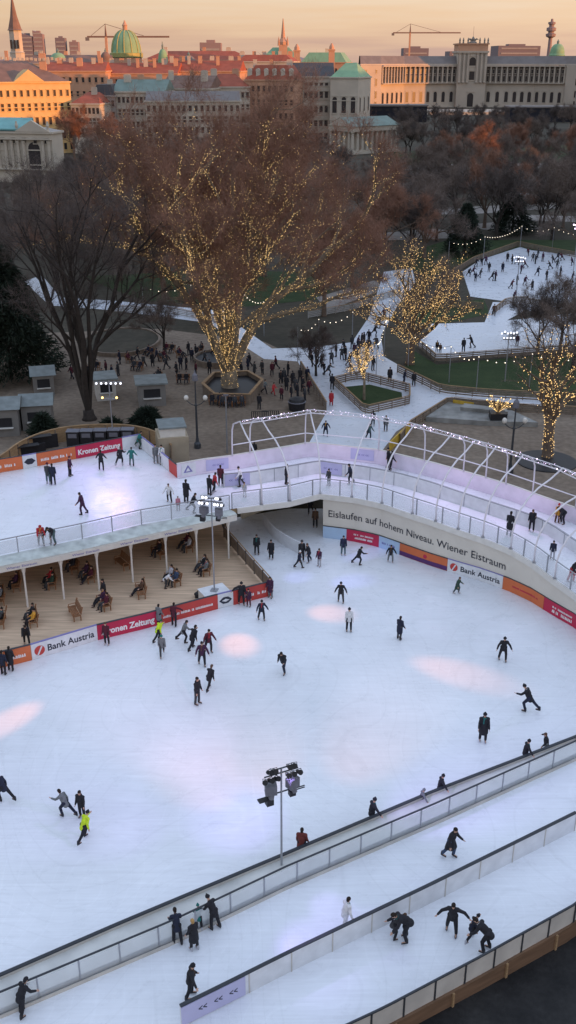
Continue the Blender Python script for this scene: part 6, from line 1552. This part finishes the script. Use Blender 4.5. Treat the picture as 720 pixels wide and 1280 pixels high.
def zof(px, py, s):
    if s == 'd': return P(px, py, DZ + .012)
    if s == 't': return P(px, py, zd(px - 8) + .012)
    if s == 'l':
        z = .6
        for _ in range(6): q = P(px, py, z); z = zl(q.x) + .012
        return P(px, py, z)
    if s == 'f': return P(px, py, .125)
    return P(px, py, .035)
LST = [
 # main rink
 (321, 693, 0, 'stand', 175, BLK, BLK, DKH, 1.0, 'person in black standing at the mouth of the passage under the bridge', 0),
 (339, 699, 0, 'coat', 190, BLK, BLK, DKH, .97, 'person in a dark coat gliding out of the passage beside the low white barrier', 0),
 (377, 702, 0, 'stand', 160, BLK, BLK, BLK, 1.06, 'tall person in black at the back of the cluster of four on the rink', 1),
 (386, 703, 0, 'glide', 250, BLK, NAVY, BRN, .97, 'person with arms out at the right back of the cluster of four', 0),
 (374, 710, 0, 'walk', 70, NAVY, BLK, WHT, .86, 'person with a white cap at the front left of the cluster of four', 1),
 (399, 708, 0, 'stand', 215, PUR, LGT, DKH, .88, 'child in a dark jacket and pale trousers at the right of the cluster of four', 0),
 (429, 694, 0, 'stand', 180, NAVY, TGR, DKH, .98, 'person in a navy jacket and teal grey trousers standing below the crimson board', 0),
 (448, 706, 0, 'push', 70, BLK, BLK, DKH, .92, 'person in black lunging sideways right of the teal trousered skater', 0),
 (488, 703, 0, 'wide', 180, BLK, GRY, DKH, .9, 'person in a black top and grey trousers in front of the light blue board', 0),
 (416, 669, 0, 'push', 60, NAVY, BLK, BLK, 1.0, 'person striding along the rink corner with one arm toward the pale blue board', 1),
 (394, 659, 0, 'stand', 185, BRN, BLK, DKH, 1.0, 'person in a brown jacket standing at the end of the lettered wall', 0),
 (388, 642, 0, 'walk', 190, BLK, BLK, DKH, 1.0, 'person in dark clothes deep in the passage under the bridge', 0),
 (426, 753, 0, 'wide', 190, BLK, DGR, BLK, 1.0, 'person in a black jacket with elbows out below the cluster of four', 1),
 (436, 789, 0, 'stand', 180, WHT, BLK, BLK, 1.05, 'person in a white jacket and black trousers in the middle of the rink', 1),
 (499, 799, 0, 'coat', 40, NAVY, DGR, DKH, 1.0, 'person in a long dark coat seen from behind right of the white jacket', 0),
 (571, 742, 0, 'coatglide', 120, GRN, DGR, BRN, .82, 'child in a grey green coat alone below the white bank board', 0),
 (628, 826, 0, 'wide', 185, BLK, BLK, BLK, 1.08, 'broad person in black with both hands out at the right of the rink', 1),
 (660, 889, 0, 'stride', 300, BLK, NAVY, BLK, 1.12, 'person in black striding near the right edge with a pale shadow', 1),
 (603, 927, 0, 'coat', 185, BLK, BLK, BLK, 1.15, 'person in a bulky black coat and pale skates in the right foreground of the rink', 1),
 (628, 727, 0, 'stand', 200, BLK, BLK, DKH, 1.0, 'person in black leaning on the boards beside the orange board', 0),
 (639, 734, 0, 'stand', 210, PUR, BLK, DKH, 1.0, 'person in dark purple standing at the orange board', 0),
 (327, 775, 0, 'wide', 165, NAVY, BLK, BLK, .95, 'person in navy with arms spread below the right end of the red board', 1),
 (354, 841, 0, 'stride', 200, BLK, NAVY, DKH, 1.1, 'person in black gliding alone in the middle left of the ice', 0),
 (338, 747, 0, 'coat', 200, PUR, GRY, DKH, .98, 'person in a dark purple coat at the right end of the terrace boards', 0),
 (302, 756, 0, 'onearm', 170, BLK, BLK, BLK, 1.1, 'large person in black resting one arm on the red board end', 1),
 (311, 758, 0, 'stand', 190, PUR, MAR, DKH, .82, 'child in maroon beside the large person in black at the red board', 0),
 (199, 782, 0, 'coat', 30, GRY, BLK, DKH, .95, 'person in a pale grey coat at the crimson terrace board', 0),
 (218, 782, 0, 'onearm', 10, MAR, BLK, DKH, 1.0, 'person in dark red with an arm on the red slogan board', 0),
 (203, 820, 0, 'walk', 170, GRY, DGR, TEAL, .95, 'person in a grey jacket and teal cap before the yellow vest', 1),
 (198, 801, 0, 'stride', 50, HIV, BLK, GRN, .95, 'person in a bright yellow vest near the crimson terrace board', 1),
 (230, 803, 0, 'push', 75, GRY, BLK, DKH, 1.0, 'person in a grey jacket striding left of the person in black', 0),
 (241, 811, 0, 'stride', 40, BLK, BLK, DKH, 1.05, 'person in black striding right behind the grey jacketed skater', 0),
 (261, 815, 0, 'glide', 150, MAR, BLK, DKH, 1.05, 'person in maroon at the back of the column of skaters left of the pink spot', 0),
 (253, 832, 0, 'glide', 170, PUR, BLK, DKH, 1.1, 'person in dark plum in the middle of the column of skaters', 0),
 (262, 861, 0, 'stride', 30, BLK, BLK, BRN, 1.0, 'person in black right of the lowest skater of the column', 0),
 (247, 880, 0, 'stand', 120, BLK, DGR, DKH, 1.1, 'person in a black jacket at the lower end of the column of skaters', 0),
 (83, 1020, 0, 'stride', 300, GRY, NAVY, DKH, 1.0, 'person in a grey top striding left in the lower left of the ice', 0),
 (103, 1022, 0, 'stand', 200, BLK, BLK, DKH, 1.0, 'person in black half hidden behind the yellow vest in the lower left', 0),
 (106, 1049, 0, 'stride', 40, HIV, BLK, BLK, 1.0, 'steward in a bright yellow vest skating in the lower left of the ice', 1),
 (6, 1001, 0, 'stride', 300, NAVY, BLK, DKH, 1.05, 'person in dark blue leaning forward at the left edge of the ice', 0),
 (377, 1073, 0, 'coat', 10, (.14, .03, .025), BLK, DKH, 1.05, 'person in a dark red coat behind the barrier right of the near light mast', 0),
 (464, 1034, 0, 'onearm', 70, BLK, BLK, BLK, 1.05, 'person in black with one arm along the barrier left of the grey child', 1),
 (526, 1013, 0, 'onearm', 80, GRY, GRY, GRY, .80, 'child in grey holding the barrier in the middle of its length', 1),
 (549, 1000, 0, 'onearm', 80, BLK, BLK, BLK, .95, 'person in black with one arm on the barrier right of the grey child', 1),
 (655, 957, 0, 'onearm', 85, BLK, BLK, BLK, 1.0, 'person in black bending at the barrier near its right end', 1),
 (681, 945, 0, 'onearm', 275, BLK, GRY, BRN, .9, 'person with an outstretched arm farthest right at the barrier', 0),
 (5, 843, 0, 'stand', 15, NAVY, BLK, DKH, 1.0, 'person in navy at the orange board at the left edge', 0),
 (14, 838, 0, 'coat', 0, BLK, BLK, DKH, 1.0, 'person in black right next to the navy person at the orange board', 0),
 (134, 806, 0, 'stand', 190, MAR, BLK, BRN, 1.0, 'person in maroon leaning on the crimson newspaper board', 0),
 # lower lanes
 (29, 1268, 'l', 'rail', 40, BLK, BLK, BLK, 1.05, 'person in black with a bag looking over the lane railing at the lower left', 0),
 (222, 1178, 'l', 'rail', 345, NAVY, BLK, DKH, 1.0, 'person in navy leaning on the lane railing left of the blond person', 0),
 (243, 1187, 'l', 'coat', 320, BLK, BLK, BLD, .98, 'blond person in a long black coat beside the lane railing', 0),
 (249, 1161, 'l', 'rail', 350, TEAL, BLK, TEAL, .72, 'child in teal between the adults at the lane railing', 1),
 (268, 1160, 'l', 'rail', 310, BLK, BLK, BLK, 1.02, 'person in black with both arms on the lane railing right of the child in teal', 1),
 (239, 1246, 'l', 'onearm', 80, BLK, BLK, BLK, 1.05, 'person in black pointing at the end of the lane divider', 1),
 (562, 1071, 'l', 'coatglide', 130, BLK, JEAN, DKH, 1.1, 'person in a black coat and jeans gliding alone in the upper lane', 0),
 (431, 1161, 'l', 'glide', 60, WHT, WHT, DKH, 1.02, 'person in white standing in the upper lane by the divider', 0),
 (508, 1175, 'l', 'bend', 260, BLK, BLK, DKH, 1.15, 'person in black bending over a companion in the lower lane', 0),
 (492, 1172, 'l', 'bend', 70, DGR, BLK, BRN, .85, 'smaller person in dark clothes crouching against the bending one', 0),
 (564, 1167, 'l', 'star', 195, BLK, BLK, DKH, 1.12, 'person with both arms stretched wide in the lower lane', 0),
 (589, 1174, 'l', 'stride', 60, NAVY, BLK, BLK, .82, 'child in a dark jacket between the wide armed and the bowed person', 1),
 (608, 1189, 'l', 'bend', 300, BLK, BLK, DKH, 1.1, 'person in black bowing toward the child by the panelled fence', 0),
 # upper left rink
 (61, 605, 'd', 'stand', 10, DGR, TGR, MAR, 1.05, 'person in grey with a dark red cap in the pair on the upper rink', 1),
 (67, 606, 'd', 'stand', 350, NAVY, BLK, DKH, 1.05, 'person in navy in the pair on the upper rink', 0),
 (88, 595, 'd', 'stand', 100, PUR, BLK, MAR, 1.0, 'person in dark plum near the orange slogan board of the upper rink', 1),
 (127, 587, 'd', 'wide', 0, BLK, BLK, DKH, 1.0, 'person in black in front of the crimson newspaper board of the upper rink', 0),
 (151, 582, 'd', 'push', 10, BLK, BLK, BRN, 1.0, 'person in black with legs apart at the end of the newspaper board', 0),
 (165, 582, 'd', 'wide', 5, TEAL, TGR, DKH, .95, 'person in dull teal beside the blank white board of the upper rink', 0),
 (104, 643, 'd', 'glide', 280, PUR, PUR, DKH, 1.05, 'person in dark purple alone in the middle of the upper rink', 0),
 (52, 682, 'd', 'rail', 160, RED, BLK, RED, 1.05, 'person in a red jacket bending at the glazed railing of the upper rink', 1),
 (67, 680, 'd', 'bend', 200, BLK, TGR, DKH, 1.1, 'person in black bent over beside the red jacket at the glazed railing', 0),
 (174, 561, 'd', 'push', 90, TEAL, GRN, DKH, 1.0, 'person in green at the far corner of the upper rink', 0),
 (195, 579, 'd', 'stand', 160, GRY, GRY, DKH, 1.0, 'person in grey beside the white shirted one at the corner board', 0),
 (203, 581, 'd', 'stand', 200, WHT, BLK, DKH, 1.05, 'person in a white top at the corner board of the upper rink', 0),
 (212, 628, 'd', 'wide', 190, WHT, BLK, BRN, .95, 'person in a white jacket with arms out near the front of the upper rink', 0),
 (233, 628, 'd', 'coat', 20, BLK, BLK, DKH, 1.1, 'tall person in black left of the striding one on the upper rink', 0),
 (223, 638, 'd', 'stand', 170, PNK, GRY, BRN, .68, 'small child in pink on the upper rink', 0),
 (241, 641, 'd', 'push', 80, BLK, BLK, DKH, .98, 'person in black striding at the front railing by the light mast', 0),
 (276, 608, 'd', 'stand', 10, MAR, BLK, DKH, 1.05, 'person in dark red at the left end of the track divider', 0),
 (268, 616, 'd', 'glide', 60, RED, BLK, DKH, 1.0, 'person in a red jacket left of the dark red one by the track divider', 0),
 (262, 619, 'd', 'stand', 30, BLK, BLK, DKH, .98, 'person in black left of the red jacket by the track divider', 0),
 (301, 608, 'd', 'glide', 270, WHT, DGR, BLK, 1.0, 'person in a white jacket before the lilac arrow panel of the track', 1),
 (306, 621, 'd', 'stand', 200, LGT, WHT, BRN, .72, 'child in pale clothes beside the white jacket on the track', 0),
 # curved track
 (358, 605, 't', 'stand', 100, BLK, BLK, DKH, 1.0, 'person in black on the track right of the lilac panel', 0),
 (411, 607, 't', 'stand', 220, DGR, GRY, DKH, .85, 'child in grey behind the railing by the track sign', 0),
 (438, 605, 't', 'glide', 280, NAVY, BLK, DKH, 1.02, 'person in navy gliding on the near side of the track divider', 0),
 (488, 588, 't', 'wide', 70, BLK, BLK, DKH, 1.0, 'person in black with arms out beyond the track divider', 0),
 (485, 584, 't', 'stand', 280, BLK, BLK, BLK, 1.0, 'person in black close behind the one with arms out beyond the divider', 1),
 (636, 670, 't', 'coat', 30, BLK, LGT, DKH, 1.12, 'person in a long black coat at the inner track railing on the right', 0),
 (664, 664, 't', 'phone', 200, BLK, BLK, BRN, 1.05, 'person in black with a raised hand on the right part of the track', 0),
 (696, 654, 't', 'stand', 170, YEL, BRN, RED, .95, 'person in an orange yellow jacket at the right end of the track', 1),
 (703, 655, 't', 'bend', 240, BLK, BLK, BLK, 1.1, 'person in black bending beside the orange yellow jacket', 1),
 (690, 699, 't', 'stand', 200, NAVY, LGT, DKH, .85, 'child in a navy jacket and pale trousers on the near track lane', 0),
 (714, 728, 't', 'rail', 150, BLK, RED, DKH, 1.1, 'person in black and red at the right edge of the track', 0),
 # park ice, nearer part
 (407, 545, 'g', 'wide', 180, NAVY, NAVY, DKH, 1.0, 'person with spread arms seen through the arches on the park ice', 0),
 (461, 549, 'g', 'glide', 150, TGR, NAVY, DKH, 1.0, 'person in dull teal seen through the arches on the right ice ramp', 0),
 (482, 539, 'g', 'stand', 180, GRY, BLK, BRN, 1.0, 'person in grey by the yellow padding beyond the arches', 0),
 (466, 533, 'g', 'stand', 10, BLK, BLK, DKH, 1.0, 'person in black behind the ridge truss on the park ice', 0),
 (414, 507, 'g', 'coat', 180, RED, RED, DKH, 1.0, 'person in bright red on the ice path left of the diamond bed', 0),
 (415, 487, 'g', 'stand', 0, BLK, BLK, DKH, 1.1, 'person in black beyond the bright red one on the ice path', 0),
 (487, 478, 'g', 'coat', 180, BLK, BLK, DKH, 1.1, 'person in a black coat behind the diamond bed fence', 0),
 (505, 480, 'g', 'wide', 90, NAVY, NAVY, DKH, 1.05, 'person in navy leaning forward right of the diamond bed', 0),
 (517, 483, 'g', 'stand', 190, BLK, BLK, DKH, 1.05, 'person in black right of the navy one by the diamond bed', 0),
 (318, 573, 'g', 'coat', 0, BLK, BLK, DKH, 1.0, 'person in black standing on the plaza behind the first arch', 0),
 (262, 468, 'g', 'stand', 160, BLK, BLK, DKH, 1.1, 'person in black left of the hexagonal planter', 0),
 (324, 512, 'g', 'stand', 20, BLK, BLK, DKH, 1.05, 'person in black at the right corner of the hexagonal planter', 0),
 (331, 492, 'g', 'walk', 100, GRY, BLK, DKH, 1.0, 'person in grey right of the hexagonal planter', 0),
 (342, 494, 'g', 'walk', 120, (.6, .05, .06), RED, DKH, .9, 'child in bright red on the plaza right of the planter', 0),
 (352, 500, 'g', 'stand', 200, MAR, BLK, DKH, .95, 'person in dark red beside the child in bright red', 0),
 (351, 481, 'g', 'stand', 160, BLK, BLK, DKH, 1.05, 'person in black behind the child in bright red on the plaza', 0),
 (205, 494, 'g', 'stand', 260, BLK, BLK, DKH, .9, 'person in black at the right side of the flat roofed hut', 0),
 (53, 488, 'g', 'stand', 180, BLK, BLK, DKH, 1.0, 'person in black in front of the small grey hut', 0),
 (579, 440, 'g', 'stand', 0, BLK, BLK, DKH, 1.1, 'person in black at the front fence of the middle park rink', 0),
 (589, 435, 'g', 'push', 280, BLK, BLK, DKH, 1.1, 'person in black striding at the front of the middle park rink', 0),
 (646, 433, 'g', 'stand', 180, PUR, BLK, DKH, 1.0, 'person in plum at the right of the middle park rink front', 0),
 (546, 440, 'g', 'stand', 180, BLK, BLK, DKH, .9, 'left child in black at the corner of the middle park rink', 0),
 (550, 442, 'g', 'stand', 180, BRN, BLK, DKH, .8, 'right child in brown at the corner of the middle park rink', 0),
 (617, 395, 'g', 'glide', 180, BRN, BLK, DKH, 1.1, 'person in brown on the ice link between the park rinks', 0),
]
n_people = 0
for (x, y, s, pose, hd_, jc, tc, hc, sc_, lab, hat) in LST:
    person(zof(x, y, s), pose, hd_, jc, tc, hc, lab, bool(hat), sc_, None, True, LGT if 'pale skates' in lab or random.random() < .2 else BLK); n_people += 1
FARG = [(642, 376), (615, 351), (619, 351), (611, 340), (634, 327), (640, 330), (647, 331), (656, 335), (651, 342), (666, 327), (669, 330), (678, 327), (691, 329), (697, 326), (696, 336), (702, 326), (715, 332), (715, 352), (602, 332), (607, 331), (595, 334), (591, 344), (639, 361), (646, 356), (656, 357), (672, 345), (683, 350), (628, 340), (600, 347), (700, 345), (660, 320), (672, 322), (687, 337), (665, 363), (690, 366), (705, 362), (594, 352), (586, 346)]
for x, y in FARG:
    simple_person(zof(x, y, 'g'), random.choice(('stand', 'glide', 'stride', 'push', 'coat')), random.uniform(0, 360), random.choice((BLK, BLK, NAVY, DGR, MAR, PUR)), 'tiny skater in dark clothes on the crowded far park rink', 'skaters on the far park rink', 1.05)
PATHG = [(440, 470), (449, 466), (454, 474), (458, 453), (446, 452), (443, 446), (466, 463), (449, 441), (458, 442), (436, 457), (427, 450), (401, 459), (388, 446), (388, 448), (452, 433), (461, 428), (468, 420), (473, 410), (480, 400), (462, 440), (440, 436), (430, 441), (420, 446), (414, 455), (395, 452), (405, 468), (432, 450), (447, 436), (455, 432), (470, 436), (390, 458), (410, 470)]
for x, y in PATHG:
    simple_person(zof(x, y, 'g'), random.choice(('stand', 'glide', 'stride', 'coat')), random.uniform(0, 360), random.choice((BLK, BLK, NAVY, DGR, PUR)), 'tiny skater in dark clothes on the busy ice path behind the diamond bed', 'skaters on the busy ice path', 1.08)
PLG = [(366, 482), (369, 490), (375, 478), (364, 500), (372, 497), (360, 470), (378, 489), (381, 502), (240, 452), (245, 447), (236, 444), (302, 470), (310, 463), (318, 470), (148, 470), (140, 474), (133, 468), (340, 470), (345, 462), (221, 470), (226, 462), (245, 470), (180, 460), (191, 458), (208, 462), (150, 455), (128, 478), (300, 460), (328, 468), (355, 478), (358, 488), (386, 492), (384, 476), (98, 480), (90, 474), (233, 462), (256, 455), (266, 446), (290, 455), (312, 458), (172, 450), (196, 452)]
for x, y in PLG:
    simple_person(zof(x, y, 'g'), random.choice(('stand', 'walk', 'coat')), random.uniform(0, 360), random.choice((BLK, BLK, NAVY, DGR, MAR)), 'small dark visitor standing on the plaza between the trees', 'visitors standing on the plaza', 1.05)

# ------------------------------------------------------------------ benches with sitters
def bench_proto():
    r = proto_root('bench')
    b = MB()
    for k in range(5): b.box((0, -.05 + .11 * k, .43), (1.7, .09, .035))
    b.build('seat', M['bench'], r)
    b = MB()
    for k in range(5): b.box((0, -.13 - .03 * k, .56 + .105 * k), (1.7, .03, .085))
    b.build('backrest', M['bench'], r)
    for s in (-1, 1):
        b = MB(); b.box((s * .74, .36, .21), (.06, .07, .42)); b.box((s * .74, -.12, .21), (.06, .07, .42)); b.box((s * .74, .14, .395), (.06, .5, .03)); b.tube([(s * .74, -.13, .4), (s * .74, -.31, 1.03)], .03, 6); b.tube([(s * .74, -.2, .66), (s * .74, .38, .64)], .028, 6); b.tube([(s * .74, .38, .64), (s * .74, .37, .4)], .028, 6); b.build('side_frame', M['bench'], r)
    return r
BP = bench_proto()
BN = [(96, 770, 245, 0, 'empty brown bench in the front row of the terrace'), (43, 778, 250, 2, 'bench with two people in the front row left of the empty one'), (132, 758, 240, 2, 'bench under the dark cluster of people in the middle of the terrace'), (178, 743, 255, 1, 'bench with one reclining person right of the dark cluster'), (218, 728, 235, 2, 'bench near the light mast with a person in blue'), (257, 715, 250, 2, 'last bench of the front row by the mast plinth'), (155, 708, 235, 0, 'empty brown bench leaning back between two deck posts'), (200, 694, 235, 1, 'brown bench with its back to the right under the deck'), (236, 686, 250, 2, 'bench under the right end of the deck with a pale and a dark person'), (112, 724, 240, 2, 'bench behind the second deck post with two people'), (66, 732, 250, 2, 'bench under the left part of the deck with two people'), (22, 734, 250, 1, 'bench by the first deck post with one person'), (2, 752, 250, 1, 'bench cut by the left edge of the terrace'), (4, 780, 260, 1, 'bench at the left edge behind the orange board'), (93, 712, 245, 1, 'bench under the deck between two posts with one dark person')]
SHORT = ['', 'front row bench left of the empty brown one', 'bench amid the dark cluster', 'front bench right of the dark cluster', 'bench left of the light mast', 'last front row bench by the mast plinth', '', 'brown bench with its back to the right', 'bench under the right end of the deck', 'bench behind the second deck post', 'bench under the left part of the deck', 'bench by the first deck post', 'bench cut by the left edge', 'bench behind the orange board', 'bench between two posts under the deck']
sit_l = ['left', 'right']
descr = [(BLK, 'in black'), (PUR, 'in plum'), (NAVY, 'in navy'), (GRY, 'in grey'), (MAR, 'in maroon'), (DGR, 'in dark grey'), (BRN, 'in brown')]
SITC = {(218, 728): [(JEAN, 'in blue'), (LGT, 'in a pale jacket')], (236, 686): [(LGT, 'in a pale jacket'), (MAR, 'in dark red')], (43, 778): [(YEL, 'in mustard'), (BLK, 'in black')], (66, 732): [(GRN, 'in green'), (RED, 'in a red jacket')]}
for i, (x, y, h_, n, lab) in enumerate(BN):
    p = zof(x, y, 'f'); b_ = clone(BP, p, -math.radians(h_), lab, 'bench')
    for j in range(n):
        off = (0,) if n == 1 else (-.42, .42)
        R_ = Matrix.Rotation(-math.radians(h_), 3, 'Z'); q = p + R_ @ Vector((off[j], .08, -.0))
        c, dn = SITC.get((x, y), [descr[(i * 2 + j) % 7], descr[(i * 2 + j + 3) % 7]])[j]
        person(q, 'sitback' if (i + j) % 3 == 0 else 'sit', h_, c, BLK if (i + j) % 2 else DGR, DKH, '%s sitter %s on the %s' % (['sole'] [0] if n == 1 else sit_l[j], dn, SHORT[i]), (i + j) % 3 == 1, .98, None, True)
person(zof(131, 752, 'f'), 'stand', 240, BLK, BLK, DKH, 'person in black standing behind the dark cluster of benches on the terrace', False, 1.05)
person(zof(34, 806, 'f'), 'rail', 165, BLK, BLK, DKH, 'person in black leaning over the orange board from the terrace', False, 1.0)
person(zof(207, 735, 'f'), 'bend', 80, WHT, DGR, BLK, 'child in white crouching by the bench with the person in blue', True, .8)
p = zof(251, 746, 'f'); r = thing('black_bag', 'black bag lying behind the red board by the mast plinth', 'bag', p); r['_o'] = [0, 0, 0]
b = MB(); b.ell((0, 0, .22), (.5, .28, .24), 12, 8); b.box((0, 0, .1), (.8, .45, .2)); b.build('body', M['black'], r); b = MB(); b.tube([(-.25, 0, .42), (-.15, 0, .6), (.15, 0, .6), (.25, 0, .42)], .02, 6); b.build('handle', M['black'], r)
PB = [(188, 444, 230), (203, 450, 120), (212, 440, 200), (224, 446, 100), (229, 478, 180), (199, 473, 250), (160, 452, 90), (172, 462, 200), (252, 440, 260), (276, 438, 160), (108, 470, 90), (118, 462, 200), (270, 505, 180), (283, 507, 190), (298, 507, 170)]
for i, (x, y, h_) in enumerate(PB):
    p = zof(x, y, 'g'); clone(BP, p, -math.radians(h_), 'small brown bench with dark sitters on the plaza', 'bench', 'benches on the plaza')
    R_ = Matrix.Rotation(-math.radians(h_), 3, 'Z')
    for j, o_ in enumerate((-.42, .42)):
        simple_person(p + R_ @ Vector((o_, .08, 0)), 'sit' if j else 'sitback', h_, random.choice((BLK, BLK, NAVY, MAR, DGR)), 'small dark visitor sitting on a bench on the plaza', 'visitors sitting on the plaza')
purge(BP)
for o in D.objects:
    if '_o' in o: del o['_o']
print('people', n_people, 'objects', len(D.objects))
